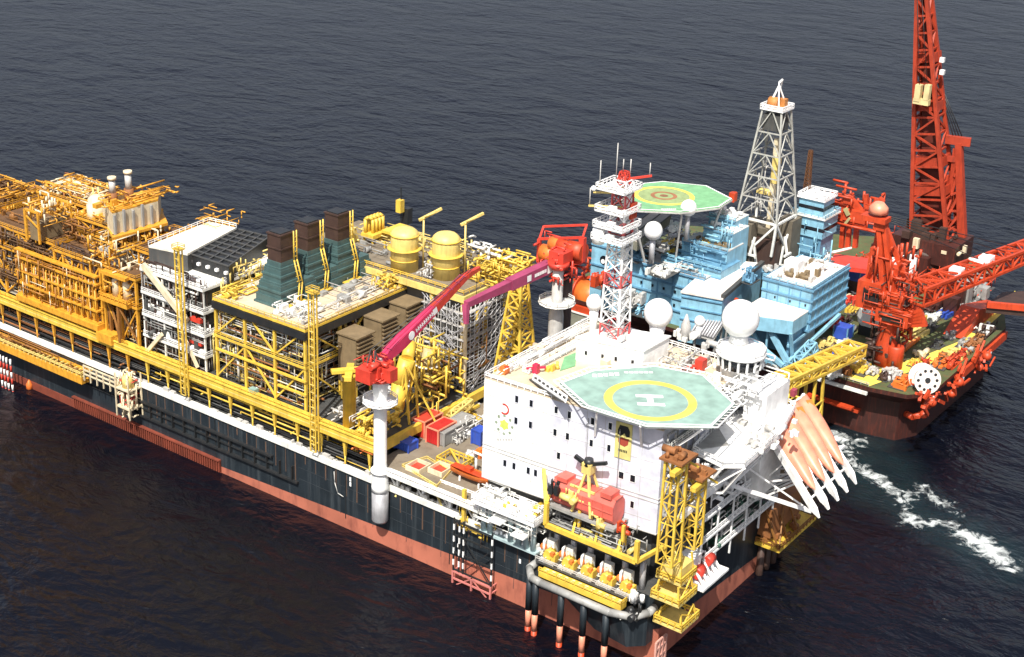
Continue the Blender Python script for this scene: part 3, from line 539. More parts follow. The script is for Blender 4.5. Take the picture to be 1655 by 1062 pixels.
def side_left():
    t = thing('side_walkway', 'yellow side walkway with dark grating hung low on the hull at left', 'walkway', (-3, 225, 13)); M = MB(); a, b = 207, 262
    M.box(-5, -.1, a, b, 12.8, 13.4).box(-5, -4.4, a, b, 13.4, 15.2).box(-1.2, -.2, a, b, 15.2, 15.8); M.build('deck', ORA, t); M = MB()
    for y in np.arange(a, b, 2.2): M.box(-5, -.2, y, y+.4, 15.2, 15.7)
    M.build('grating_bar', YELP, t); MB().pipes((-4.5, -.5, a, b, 13.5, 17), 80, (.1, .25), 5).build('pipework', ORD, t)
    M = MB(); M.rail([(-5, b, 15.7), (-5, a, 15.7), (-.5, a, 15.7)], t=.2); M.build('handrail', YELP, t)
    t = thing('catwalk', 'white framed catwalk between yellow side walkway and valve station', 'walkway', (-3, 198, 14)); M = MB()
    M.box(-4, -.1, 188, 207, 15.6, 16); M.build('deck', DKG, t); M = MB()
    for z in (16, 17.4, 18.8): M.box(-4.2, -3.8, 188, 207, z, z+.35)
    for y in np.arange(188, 207.1, 3.1): M.box(-4.2, -3.8, y, y+.35, 14, 19)
    M.build('handrail', CRM, t)
    t = thing('valve_station', 'cream and yellow valve station hanging on the hull side', 'valve station', (-3, 187, 8)); M = MB(); M.box(-5.5, -.2, 184, 190, 11, 11.5).box(-5.5, -.2, 184, 190, 17, 17.4)
    for x in (-5.5, -.4):
        for y in (184, 190): M.bar((x, y, 8), (x, y, 22), .35)
    M.build('frame', CRM, t); MB().pipes((-5.3, -.4, 184, 190, 8, 22), 60, (.12, .35), 6, zb=.6).build('pipework', CRM, t); MB().lathe((-3, 187, 17.4), [(1.8, 0), (1.8, 3), (.8, 4)], 12).build('vessel', YELP, t); MB().pipes((-5.3, -.4, 184, 190, 11, 20), 20, (.15, .35), 16).build('pipework', RED, t)
    for k, (px, lab) in enumerate(((2, 'red and white banded pole cut by the left picture edge'), (7, 'second red and white banded pole from the left picture edge'), (12, 'third red and white banded pole from the left picture edge'), (18, 'rightmost red and white banded pole by the hull at far left'))):
        o = MB(); p = PX(px, 600, -5.6)
        for j in range(6): o.cur = j % 2; o.tube((-5.6, p[1], -2+j*2.2), (-5.6, p[1], .2+j*2.2), .34, 8)
        o = o.build('marker_pole', [RED, WHT]); tag(o, lab, 'marker pole', 'banded poles at the left hull side')
    for px, py, l in ((97, 640, 'orange buoy floating at hull side nearer the valve station'), (48, 628, 'small orange buoy floating farther left by the hull')):
        c = PZ(px, py, 0); r = 1.7 if px > 60 else 1.1; o = MB().lathe((c[0], c[1], -.6), [(r*.3, 0), (r, r*.6), (r, r*2), (r*.5, r*2.8), (.15, r*3.4)], 14).build('buoy', ORG_); tag(o, l, 'buoy', 'orange buoys')
    c = PZ(75, 628, 0); o = MB().path([(c[0], c[1]+5, 0), (c[0]-1, c[1]+2, .5), (c[0]-2, c[1]-2, .4), (c[0]-1, c[1]-6, 0)], .4).build('floating_hose', CRM); tag(o, 'pale floating hose on the water between the two orange buoys', 'hose')
side_left()

# ------------------------------------------------------------------ crane A
def craneA():
    x, y = -2.2, 85.6; t = thing('pedestal_crane', 'white pedestal crane with magenta red box boom on the near hull side', 'crane', (x, y, 9))
    MB().lathe((x, y, 8.5), [(2.0, 0), (2.3, .6), (2.3, 9)], 24).build('hull_sponson', GRB, t)
    MB().lathe((x, y, 17.5), [(2.4, 0), (2.4, 1.5), (2.15, 5), (1.8, 8), (1.8, 25), (2.0, 30), (2.9, 32)], 24).build('pedestal', WHT, t)
    MB().lathe((x, y, 42), [(2.2, 0), (4.6, 1.2), (4.9, 1.2), (4.9, 1.5), (2.1, 1.5)], 10).lathe((x, y, 23), [(2.6, 0), (2.6, .8)], 20).build('collar', WHT, t); M = MB()
    M.rail([(x+4.7*math.cos(a*.628), y+4.7*math.sin(a*.628), 43.4) for a in range(10)], closed=True, step=2, t=.18); M.build('handrail', WHT, t)
    z = 49.5; MB().lathe((x, y, z), [(3.4, 0), (3.6, .4), (3.6, 1.6), (2.6, 2)], 20).build('slew_ring', RED, t)
    M = MB(); M.box(x-4, x+2.5, y-2.6, y+2.6, z+2, z+5).box(x-6.5, x-3, y-2, y+3, z+1, z+4.5).cb((x-1, y-4, z+1.2), (3, 3, 3.4)).gear((x-5, x+2, y-3, y+3, z+4.5), 10, 4, (.5, 1.5), (.5, 1.5)); M.pipes((x-6, x+2, y-4, y+4, z+1, z+7), 40, (.1, .25), 3); M.build('machinery_house', RED, t)
    f = V3((x+.5, y, z+5)); tip = V3(PY(762, 437, y)); M = MB(); mid = f+(tip-f)*.55; m2 = f+(tip-f)*.94
    M.bar(f, f+(tip-f)*.2, 1.8, 2.4, 2.6, 3.4).bar(f+(tip-f)*.2, mid, 2.6, 3.4, 2.2, 2.6).build('boom', mat('boom_crimson_paint', (.56, .035, .10), .4, dirt=.15), t); MB().bar(mid, m2, 2.1, 2.4, 1.5, 1.5).bar(m2, m2+(6.5, .5, .2), 1.6, 1.5, 1.0, 1.0).build('boom_extension', RED, t)
    d = (tip-f)/np.linalg.norm(tip-f); u = np.cross([0, 0, 1], d); u /= np.linalg.norm(u); v = np.cross(d, u)
    M = MB()
    def onb(s, side=1): w_ = 2.6+(2.2-2.6)*max(0, (s-.2)/.35); return f+(tip-f)*s-u*side*(w_/2+.04)
    Q = onb(.28); M.tube(Q, Q-u*.06, 1.2, 20)
    for k in range(9):
        p = onb(.335+k*.022); h = .62; dd = d*.22
        M.add([p-dd-v*h, p+dd-v*h, p+dd*(.4+.6*(k % 3 > 0))+v*h, p-dd+v*h], [(0, 1, 2, 3)])
        M.add([p-dd-v*.2-u*.01, p+d*.5-v*.2-u*.01, p+d*.5+v*.15-u*.01, p-dd+v*.15-u*.01], [(0, 1, 2, 3)])
    M.add([onb(.545)-d*.9-v*.9, onb(.545)+d*.9-v*.9, onb(.545)+d*.9+v*.9, onb(.545)-d*.9+v*.9], [(0, 1, 2, 3)])
    M.build('boom_lettering', WHT, t)
    MB().bar(V3((x-3, y, z+5)), f+(tip-f)*.22+(0, 0, -1.5), .9).build('luffing_ram', GAL, t)
    M = MB()
    for k in (-.7, .7): M.tube((x-3, y+k, z+9), tip+(0, k*.6, .6), .11, 4).bar((x-4, y+k*2, z+4), (x-3, y+k, z+9), .35).bar((x-1, y+k*2, z+4), (x-3, y+k, z+9), .3)
    M.tube(m2+(5.6, .5, 0), m2+(5.6, .5, -9), .1, 4); M.build('hoist_cable', DKG, t)
    M = MB()
    for k in range(12): p = f+(tip-f)*(.08+k*.075)+v*(1.6-.06*k); M.bar(p-u*1.2, p+u*1.2, .16)
    M.bar(f+(tip-f)*.05+v*1.9+u*1.1, f+(tip-f)*.9+v*1.1+u*.8, .14).bar(f+(tip-f)*.05+v*1.9-u*1.1, f+(tip-f)*.9+v*1.1-u*.8, .14); M.build('boom_handrail', MG2, t)
craneA()
def craneB():
    x, y = 60, 72; tip = V3(PZ(753, 492, 64)); f = V3(PX(888, 430, x)); t = thing('pedestal_crane', 'rear pedestal crane with faded crimson boom lying left towards the scaffold tower', 'crane', (x, y, 18))
    b = PX(905, 560, x); MB().lathe((x, y, 18), [(2.2, 0), (2.2, 34), (1.6, 38), (1.6, 50)], 18).build('pedestal', GAL, t)
    MB().lathe((x, y, 55), [(2, 0), (5.5, .8), (5.5, 1.1), (2, 1.1)], 12).lathe((x, y, 42), [(2, 0), (4.5, .8), (4.5, 1.1), (2, 1.1)], 12).build('platform', WH2, t)
    M = MB(); M.rail([(x+5.3*math.cos(a*.628), y+5.3*math.sin(a*.628), 56) for a in range(10)], closed=True, t=.18); M.build('handrail', WH2, t)
    MB().lathe((x, y, 66), [(2.4, 0), (3.2, 1), (3.2, 2)], 16).cb((x+1, y, 68), (5, 5, 3)).pipes((x-3, x+5, y-3, y+3, 62, 72), 40, (.15, .4), 9).build('machinery_house', RED, t)
    M = MB(); k = f+(tip-f)*.5; M.bar(f, k, 2.8, 3.2, 2.6, 3.0).build('boom', MG2, t); M = MB(); M.bar(k, tip, 2.2, 2.4, 1.6, 1.6).bar(tip, tip+(-1, -1, -5), 1.6, 1.6, 1, 1).build('boom_extension', MG2, t)
    M = MB(); d = (tip-f)/np.linalg.norm(tip-f)
    for s, a in ((.04, 1.2), (.10, .5), (.13, .5), (.16, .5), (.19, .5), (.22, .5), (.30, .9)):
        p = f+(tip-f)*s; u = np.cross([0, 0, 1], d); u /= np.linalg.norm(u); p = p+u*1.48*(1 if u@(CS-p) > 0 else -1)
        v = np.cross(u, d); M.add([p-d*a-v*a, p+d*a-v*a, p+d*a+v*a, p-d*a+v*a], [(0, 1, 2, 3)])
    M.build('boom_lettering', WHT, t)
    # red A-frame and orange winches behind
    t2 = thing('winch_frame', 'orange red winch frame with round drums above the rear crane', 'winch', (66, 76, 70)); M = MB(); zt = up((66, 76), 372)
    A = V3(PX(872, 386, 66)); B = V3(PX(942, 384, 66)); A2 = V3((A[0], A[1], A[2]-7)); B2 = V3((B[0], B[1], B[2]-7))
    M.bar(A, B, .7).bar(A, A2, 1.0).bar(B, B2, 1.6).bar(A+(5, 2, 2), B+(5, 2, 2), .6).bar(A, A+(5, 2, 2), .6).bar(B, B+(5, 2, 2), .6).bar(A2, A+(2, -4, -1), .6).bar(A2, B2, 1.2, 1.6); M.build('frame', RED, t2)
    for px, py, r in ((888, 410, 2.4), (902, 396, 2.0), (915, 399, 2.0), (932, 405, 2.6)):
        c = PX(px, py, 66); MB().tube((c[0], c[1]-2.5, c[2]), (c[0], c[1]+2.5, c[2]), r, 18).build('winch_drum', ORG_ if px < 910 else RDO, t2)
    MB().pipes((63, 70, B[1], A[1], A2[2]-2, A[2]+2), 40, (.15, .35), 31).build('pipework', RED, t2)
    MB().lathe((66, (A[1]+B[1])/2-2, 18), [(2.4, 0), (2.4, A2[2]-18)], 14).build('post', DBR, t2)
craneB()

# ------------------------------------------------------------------ module with tanks
def tank_module():
    zt = 57; c0, c1 = (44.5, 94), (72, 94); y1 = 158
    t = thing('tank_module', 'brown decked module with scaffold wrapped corner carrying two yellow tanks', 'process module', (58, 120, 18))
    MB().box(44.5, 74, 94, 160, zt-.5, zt).build('roof_deck', DCK, t); MB().box(44, 74.6, 93.4, 160.6, zt-2.4, zt-.52).build('roof_girder', YELP, t)
    MB().box(46.5, 72, 96, 158, 18, zt-2.5).build('inner_dark_box', DKG, t); M = MB()
    for y in (94.5, 106, 118, 132, 146): M.bar((45, y, 18), (45, y, zt-2.4), 1)
    for x in (56, 66, 73): M.bar((x, 94.5, 18), (x, 94.5, zt-2.4), 1)
    M.build('column', YEL, t); M = MB().rail([(44.5, 160, zt), (44.5, 94, zt), (74, 94, zt)], t=.18); M.build('handrail', YEL, t)
    for nm, (cx, cy), lab in (('yellow_tank', PZ(655, 440, zt)[:2], 'left yellow domed tank on the brown deck'), ('yellow_tank', PZ(722, 452, zt)[:2], 'right yellow domed tank nearer the crimson booms')):
        h = up((cx, cy+0), 372 if 'left' in lab else 380)-zt; k = thing('storage_tank', lab, 'tank', (cx+2, cy+2, zt), 'yellow domed tanks'); R = 4.2
        MB().lathe((cx+2, cy+2, zt), [(R, 0), (R, h*.84), (R*.93, h*.90), (R*.7, h*.96), (R*.35, h*.99), (.01, h)], 24).build('shell', YELP, k)
        MB().lathe((cx+2, cy+2, zt+h*.5), [(R, 0), (R+1.1, .1), (R+1.1, .3), (R, .3)], 20).lathe((cx+2, cy+2, zt+h*.82), [(R+.02, 0), (R+.25, 0), (R+.25, .3), (R+.02, .3)], 20).lathe((cx+2, cy+2, zt+h*.25), [(R+.02, 0), (R+.2, 0), (R+.2, .3), (R+.02, .3)], 20).build('ring_walkway', YEL, k)
        MB().path([(cx+6, cy-2, zt), (cx+6, cy-2, zt+h+2), (cx+6, cy-2, zt+h+3), (cx+9, cy-4, zt+h+4)], .3).bar((cx+5, cy-1, zt+h+2), (cx+12, cy-4, zt+h+4.5), .7).build('vent_pipe', YELP, k)
    # scaffold
    s = thing('scaffolding', 'grey tube scaffold wrapped round the module corner beneath the crimson boom', 'scaffolding', (50, 95, 19)); R = random.Random(5); M = MB()
    for y in np.arange(92, 108, 2.1):
        for x in (42.2, 43.6): M.tube((x, y, 19), (x, y, 54), .09, 4)
    for x in np.arange(42.5, 66, 2.1):
        for y in (91.4, 92.8): M.tube((x, y, 19), (x, y, 54), .09, 4)
    M.build('standard_tube', GAL, s); M = MB(); P = MB()
    for k in range(17):
        z = 20+k*2; M.tube((42.2, 91.4, z), (42.2, 108, z), .09, 4).tube((42.2, 91.4, z+1), (66, 91.4, z+1), .09, 4).tube((42.2, 91.4, z), (66, 91.4, z), .09, 4)
        if k % 2 == 0: P.box(42.2, 43.6, 91.4, 108, z-.15, z); P.box(43.6, 66, 91.4, 92.8, z-.15, z)
        for _ in range(7):
            a = R.uniform(92, 104); M.tube((42.1, a, z), (42.1, a+R.choice((-4, 4)), z+3), .11, 4); a = R.uniform(44, 62); M.tube((a, 91.3, z), (a+R.choice((-4, 4, 5)), 91.3, z+3), .13, 4)
    M.build('ledger_tube', GRB, s); P.build('board', GAL, s); M = MB().bar((41.6, 90.9, 19), (41.6, 90.9, 56), .8); M.build('corner_post', CRM, t)
tank_module()
pipegroup('roof_pipework', 'dense yellow and white pipe rack right of the yellow tanks', 'pipework', (54, 68, 84, 100, 57.2, 64.5), 170, YEL, 81, (.12, .35))
pipegroup('roof_pipework', 'white pipe bundle lying over the yellow pipe rack', 'pipework', (58, 66, 92, 106, 63, 67), 24, WH2, 82, (.25, .45))
pipegroup('roof_pipework', 'yellow pipes standing between and behind the two tanks', 'pipework', (56, 68, 104, 120, 57.2, 64), 70, YELP, 83, (.12, .3))
pipegroup('roof_pipework', 'grey valve skid in front of the left yellow tank', 'pipework', (46, 54, 108, 113, 57.2, 61), 40, GAL, 84, (.12, .3))
pipegroup('roof_pipework', 'yellow valves along the deck edge between stack deck and tanks', 'pipework', (38, 48, 118, 124, 53.4, 57.5), 50, YEL, 85, (.12, .35))
def yunit():
    p = PZ(608, 388, 57); t = thing('compressor_unit', 'yellow pipe unit with upright bends on the far end of brown deck', 'machinery', (p[0], p[1], 57)); x, y = p[0], p[1]
    M = MB()
    for k in range(4): M.path([(x-4+k*1.6, y+1, 60), (x-4+k*1.6, y+1, 64.5), (x-3.4+k*1.6, y, 65.2), (x-2.8+k*1.6, y-1, 64.5), (x-2.8+k*1.6, y-1, 60)], .55, 8)
    M.build('pipe_bend', YEL, t); MB().box(x-5, x+4, y-3, y+2, 59, 60.2).box(x-1, x+8, y-8, y-3, 60.4, 61.2).build('table', YEL, t); M = MB()
    for a in (-4, 3, 7):
        for b in (-7, -2, 1.5): M.bar((x+a, y+b, 57), (x+a, y+b, 59.2), .5)
    M.build('leg', YEL, t); MB().tube((x-7, y+7, 58.6), (x-7, y+3, 58.6), 2.0, 16).tube((x-7, y+3.1, 60.4), (x-7, y+6, 60.4), 1.4, 14).pipes((x-9, x-5, y+2, y+10, 57, 62), 30, (.2, .4), 5).build('valve', YELP, t)
    q = PZ(648, 352, 60); t = thing('vent_mast', 'small dark antenna mast with yellow head behind the brown deck', 'mast', (q[0], q[1], 57)); MB().bar((q[0], q[1], 57), (q[0], q[1], 70), .3).build('pole', BLK, t); MB().cb((q[0]-.5, q[1], 62), (2, 2, 4)).build('head', YEL, t); MB().cb((q[0]+2, q[1]-1, 58), (2.4, 2.4, 5)).build('base_box', BLK, t)
yunit()
def flare_lattice():
    b = PX(833, 592, 56); t = PX(840, 452, 56); o = MB().truss((56, b[1], 30), (56, t[1], t[2]), 9.5, 3.2, 8, .32, .2, x=True).build('lattice_tower', YEL); tag(o, 'slender tapering yellow lattice tower left of the red and white mast', 'lattice tower')
    p = PX(770, 600, 52); tt = thing('boom_rest', 'yellow hanging post and platform left of the slender lattice tower', 'structure post', (52, p[1], 28)); MB().bar((52, p[1], 28), (52, p[1], 50), .9).build('post', YEL, tt); MB().box(49, 55, p[1]-3, p[1]+3, 34, 34.6).pipes((49, 55, p[1]-3, p[1]+3, 30, 48), 40, (.12, .3), 6, zb=.6).build('platform', ORD, tt)
flare_lattice()
def mid_gear():
    # yellow pipework and vessel between the crane and the scaffold
    a = PZ(655, 690, 24); t = thing('duct_bend', 'broad yellow duct rising in a bend behind the white crane pedestal', 'duct', (18, 95, 22))
    pts = [PX(640, 660, 16), PX(646, 620, 18), PX(658, 580, 20), PX(664, 556, 24)]; M = MB()
    for p, q, r in zip(pts, pts[1:], (2.3, 2.3, 1.8)): M.tube(p, q, r, 14)
    M.build('duct', YEL, t)
    p = PZ(690, 655, 24); t = thing('process_vessel', 'upright weathered yellow grey vessel with ring platforms left of the scaffold', 'vessel', (p[0], p[1], 24)); h = up(p, 560)-24
    MB().lathe((p[0], p[1], 24), [(2.4, 0), (2.4, h*.45), (2.9, h*.48), (2.9, h*.8), (2.2, h*.9), (.8, h)], 18).build('shell', mat('weathered_cream', (.45, .37, .18), .6, dirt=.5), t); MB().lathe((p[0], p[1], 24+h*.7), [(2.9, 0), (4, .1), (4, .4), (2.9, .4)], 14).build('platform', WH2, t); MB().pipes((p[0]-5, p[0]+5, p[1]-4, p[1]+4, 24, 24+h), 40, (.12, .35), 9, zb=.8).build('pipework', YEL, t)
    M = MB(); p0 = PZ(650, 705, 24); q0 = PX(665, 600, p0[0]); 
    for dx in (0, 4):
        M.bar((p0[0]+dx, p0[1]+2.5, 24), (p0[0]+dx+1, p0[1], q0[2]), .5); M.bar((p0[0]+dx, p0[1]-3, 24), (p0[0]+dx+1, p0[1], q0[2]), .5)
        for k in range(5): f = k/5; M.bar((p0[0]+dx+f, p0[1]+2.5*(1-f), 24+f*(q0[2]-24)), (p0[0]+dx+f+.2, p0[1]-3*(1-f-.2), 24+(f+.2)*(q0[2]-24)), .3)
    M.bar((p0[0], p0[1]+2.5, 24), (p0[0]+4, p0[1]-3, 24), .5); M.bar((p0[0]+8, p0[1]-8, 24), (p0[0]+2, p0[1], q0[2]), .5); tag(M.build('trestle', YEL), 'yellow braced trestle on deck right of the white pedestal', 'trestle')
    pipegroup('pipe_bundle', 'yellow pipes on frames between duct and scaffold tower', 'pipework', (24, 40, 88, 104, 24, 46), 90, YEL, 91, (.12, .4))
    pipegroup('pipe_bundle', 'grey and rusty pipes low under the scaffold tower', 'pipework', (30, 44, 92, 106, 24, 40), 70, RST, 92, (.12, .35))
    pipegroup('pipe_bundle', 'pale pipework behind the brown air intakes', 'pipework', (34, 46, 104, 117, 29, 44), 90, CRM, 93, (.12, .3))
mid_gear()

# ------------------------------------------------------------------ aft working deck
def aft_deck():
    t = thing('laydown_deck', 'brown laydown deck on columns between crane pedestal and white accommodation block', 'deck', (25, 72, 22)); zd = 24
    MB().box(0, 54, 54.5, 89, zd-.9, zd).build('deck_plate', DCK, t); MB().box(-2.5, 0, 50, 84, zd-1.2, zd-.1).build('walkway', WH2, t); M = MB()
    M.rail([(-2.4, 84, zd-.1), (-2.4, 50, zd-.1)], t=.18); M.build('handrail', WHT, t); M = MB()
    for y in (56, 64, 73, 82): M.bar((1, y, 18), (1, y, zd-.9), .8); M.bar((-2, y, zd-1.2), (0, y, 19.5), .35)
    M.build('support_column', WHT, t)
    def cont(px, py, dims, mt, lab, zb=24, cor=None, grp='shipping containers on the deck', ribs=True):
        p = PZ(px, py, zb); x, y = p[0], p[1]; lx, ly, lz = dims; c = thing('container', lab, 'container', (x+lx/2, y+ly/2, zb), grp)
        MB().box(x, x+lx, y, y+ly, zb+.2, zb+lz).build('body', mt, c); M = MB()
        for a in (x, x+lx):
            for b in (y, y+ly): M.bar((a, b, zb), (a, b, zb+lz+.1), .4)
        for b in (y, y+ly): M.bar((x, b, zb+lz), (x+lx, b, zb+lz), .35)
        for a in (x, x+lx): M.bar((a, y, zb+lz), (a, y+ly, zb+lz), .35)
        M.build('corner_frame', cor or mt, c); M = MB()
        if ribs:
            for k in range(int(ly/.7)): M.box(x-.1, x, y+.3+k*.7, y+.55+k*.7, zb+.4, zb+lz-.3)
            M.build('rib', mt, c)
    cont(686, 710, (8, 4.4, 5), RED, 'bright red container standing left of the other red container', cor=PNK); cont(708, 722, (8, 4.2, 4.6), mat('deep_red_paint', (.45, .02, .02), .45, dirt=.3), 'deep red container against the grey equipment rack', cor=PNK)
    cont(718, 723, (14, 4.6, 4), GRY, 'long grey equipment rack with rough open sides beside the red containers', grp=None, ribs=True)
    pipegroup('hose_pile', 'grey hoses and fittings heaped on the long grey rack', 'hoses', (PZ(725, 715, 24)[0], PZ(725, 715, 24)[0]+13, PZ(725, 715, 24)[1]-3, PZ(725, 715, 24)[1]+1, 24, 28.5), 60, GAL, 103)
    cont(660, 733, (4, 5, 2.6), BLU, 'royal blue open topped bin on the near deck edge', grp=None); cont(776, 722, (3.4, 3, 4.2), BLU, 'small blue tank crate against the accommodation wall', grp=None, ribs=False)
    p = PZ(720, 672, 24); tag(MB().lathe((p[0]+2, p[1], 24), [(3.6, 0), (3.4, 1.4), (2.2, 2.6), (.6, 3)], 12).build('tarpaulin_heap', WHT), 'white tarpaulin covered heap behind the red containers', 'tarpaulin')
    p = PZ(735, 698, 24.5); M = MB()
    for k in range(9): M.bar((p[0]+k*1.6, p[1]-1, 24.3), (p[0]+k*1.6, p[1]+5, 24.3), .5)
    M.bar((p[0]-1, p[1]-1, 24.6), (p[0]+18, p[1]-1, 24.6), .7, .8).bar((p[0]-1, p[1]+5, 24.6), (p[0]+18, p[1]+5, 24.6), .7, .8); tag(M.build('pipe_cradle', YEL), 'long yellow pipe cradle lying on the brown deck', 'cradle')
    p = PZ(745, 680, 25); tag(MB().truss((p[0]-3, p[1]+2, 26), (p[0]+6, p[1]+1, 28.5), 2.4, 1.6, 4, .25, .18).build('crane_jib', YELP), 'short yellow lattice jib resting behind the cradle', 'crane jib')
    p = PZ(735, 655, 24.5); M = MB()
    for k in range(5): M.path([(p[0]-4, p[1]+k*.8-2, 25+k*.4), (p[0]+1, p[1]+k*.8-2.5, 26+k*.5), (p[0]+8, p[1]+k*.8-3, 25.2)], .5, 8)
    tag(M.build('hose_bundle', BLK), 'thick black hose bundle near the scaffold foot', 'hoses')
    p = PZ(707, 655, 24.5); tag(MB().cb((p[0], p[1], 24), (2, 2, 3.6)).cb((p[0], p[1], 27.6), (1.4, 1.4, .7)).build('chemical_tank', BLU), 'upright blue chemical tank left of the black hoses', 'tank')
    p = PZ(752, 702, 24); tag(MB().lathe((p[0], p[1], 24), [(1.8, 0), (1.6, 1.5), (.5, 2.2)], 10).build('bulk_bag', WHT), 'white bulk bag in the middle of brown deck', 'bag')
    p = PZ(690, 668, 24.5); tag(MB().lathe((p[0], p[1], 24), [(1.0, 0), (2.4, 1.0), (2.4, 1.5), (2.0, 1.5), (.8, .6)], 12).build('basket', ORG_), 'orange round basket beside the yellow trestle', 'basket')
    p = PZ(775, 738, 24); tag(MB().cb((p[0], p[1], 24), (2.6, 2.2, 1.8)).cb((p[0]+.2, p[1], 25.8), (1.8, 1.4, .5)).build('crate', ORG_), 'tan orange crate beneath the small blue tank crate', 'crate')
    for k, (px, py, m, l) in enumerate(((748, 660, 'w', 'white machine cover at far side of brown deck'), (765, 655, 'g', 'grey valve skid near accommodation corner'), (740, 640, 'o', 'orange pump skid at foot of scaffold corner'), (760, 740, 'g', 'grey mixing skid near the small blue crate'))):
        p = PZ(px, py, 24); tag(MB().gear((p[0]-2, p[0]+2, p[1]-1.5, p[1]+1.5, 24), 7, 200+k, (.6, 1.8), (.8, 2.4)).cb((p[0], p[1], 24), (4, 3, .3)).build('machinery_skid', {'w': WHT, 'g': GAL, 'o': ORG_}[m]), l, 'skid')
    # yellow landing platform with two open crates
    t = thing('landing_platform', 'yellow overhanging platform with diagonal props on the hull side', 'platform', (-4, 66, 20)); P = [PZ(a, b, 23.2)[:2] for a, b in ((650, 758), (706, 792), (728, 768), (690, 745))]
    MB().prism(P, 21.8, 23.4).build('floor', YELP, t); M = MB(); M.rail([(*q, 23.4) for q in P], 1.2, closed=True, t=.2); M.build('handrail', YELP, t)
    MB().bar((*P[1], 21.9), (1, P[1][1]-3, 15), .5).bar((*P[0], 21.9), (0, P[0][1], 16), .5).build('prop', YELP, t)
    for (px, py), l in (((676, 758), 'open cream crate with red inside on the yellow platform'), ((712, 762), 'open crate with red inside beside the orange rescue boat')):
        p = PZ(px, py, 24); c = thing('open_crate', l, 'crate', (p[0], p[1], 23.5), 'open crates with red insides'); M = MB(); a, b = 2.6, 2.4
        M.box(p[0]-a, p[0]+a, p[1]-b, p[1]-b+.3, 23.6, 25.4).box(p[0]-a, p[0]+a, p[1]+b-.3, p[1]+b, 23.6, 25.4).box(p[0]-a, p[0]-a+.3, p[1]-b+.3, p[1]+b-.3, 23.6, 25.4).box(p[0]+a-.3, p[0]+a, p[1]-b+.3, p[1]+b-.3, 23.6, 25.4)
        M.build('side', CRM, c); MB().box(p[0]-a+.3, p[0]+a-.3, p[1]-b+.3, p[1]+b-.3, 23.6, 24.4).build('contents', RED, c)
    M = MB(); p = PZ(735, 750, 24); M.rail([(p[0]-3, p[1]-4, 24), (p[0]-3, p[1]+4, 24), (p[0]+3, p[1]+4, 24), (p[0]+3, p[1]-4, 24)], 2, 1.6, True, .3); M.bar((p[0]-3, p[1]-4, 26), (p[0]+3, p[1]+4, 26), .5); tag(M.build('cargo_pen', YEL), 'yellow tubular guard frame beside the orange rescue boat', 'frame')
    # boat deck
    t = thing('boat_deck', 'white boat deck with rails jutting over the black hull', 'deck', (-2, 48, 23)); P = [PZ(a, b, 23.6)[:2] for a, b in ((712, 782), (792, 812), (840, 800), (800, 770), (745, 758))]
    MB().prism(P, 22.4, 23.6).build('floor', WHT, t); M = MB(); M.rail([(*P[0], 23.6), (*P[1], 23.6), (*P[2], 23.6)], 1.2, 1.6, t=.2); M.build('handrail', WHT, t); M = MB()
    for k in range(6): f = k/5; p = V3(P[0])*(1-f)+V3(P[1])*f; M.bar((*p, 22.4), (1, p[1], 18.2), .35)
    M.build('prop', GAL, t)
    # rescue boat
    b = V3(PZ(766, 770, 25.5)); t = thing('rescue_boat', 'orange rescue boat cradled on the white boat deck', 'boat', (b[0], b[1], 24.2)); L = 12; M = MB(); n = 9; vs = []
    a = V3(PZ(732, 756, 25.8)); c = V3(PZ(800, 785, 25.8)); d = (c-a); d[2] = 0; L = np.linalg.norm(d); d /= L; nn = np.array([-d[1], d[0], 0])
    for k in range(n):
        f = k/(n-1); w_ = 1.9*math.sin(math.pi*min(1, .12+.88*f))**.5 if f > 0 else 1.2; w_ = max(w_, .15); zb = 24.8+1.4*f**4; p = a+d*L*f
        for j, (sx_, z_) in enumerate(((-1, 26.9), (-.85, 25.5), (0, zb-.1), (.85, 25.5), (1, 26.9))): vs.append((p[0]+nn[0]*w_*sx_, p[1]+nn[1]*w_*sx_, z_+.6*f**3))
    M.add(vs, [(k*5+j, k*5+j+1, (k+1)*5+j+1, (k+1)*5+j) for k in range(n-1) for j in range(4)]+[(0, 1, 2, 3, 4)], True); M.build('hull', ORG_, t)
    M = MB(); ctr = a+d*L*.45
    M.add([v for v in [(p[0], p[1], 27) for p in (a+nn*1.2, a+d*L*.8+nn*1.1, a+d*L*.97, a+d*L*.8-nn*1.1, a-nn*1.2)]], [(0, 4, 3, 2, 1)]); M.cb((ctr[0]-d[0]*1, ctr[1]-d[1]*1, 27), (1.6, 2.2, 1)); M.build('cockpit', RDO, t)
    M = MB()
    for f in (.25, .7): p = a+d*L*f; M.bar((p[0]-1.5, p[1], 23.6), (p[0]-1.5, p[1], 25.3), .4); M.bar((p[0]+1.5, p[1], 23.6), (p[0]+1.5, p[1], 25.3), .4)
    M.build('cradle', WHT, t)
    t = thing('boat_davit', 'white curved davit arms over the orange rescue boat', 'davit', (b[0]+4, b[1], 24)); M = MB()
    for k in (-3, 3):
        p = b+d*k; q = nn if nn[0] > 0 else -nn; M.path([p+q*4.5+(0, 0, -1.4), p+q*4.5+(0, 0, 3), p+q*3+(0, 0, 5), p+q*.4+(0, 0, 5.4)], .35, 8)
    p = b+d*-3; r_ = b+d*3; q = nn if nn[0] > 0 else -nn; M.bar(p+q*3+(0, 0, 5), r_+q*3+(0, 0, 5), .4); M.build('arm', WHT, t); MB().cb(tuple(b+q*6+(0, 0, -1.4)), (2.4, 2.4, 2.4)).build('winch', GAL, t)
aft_deck()
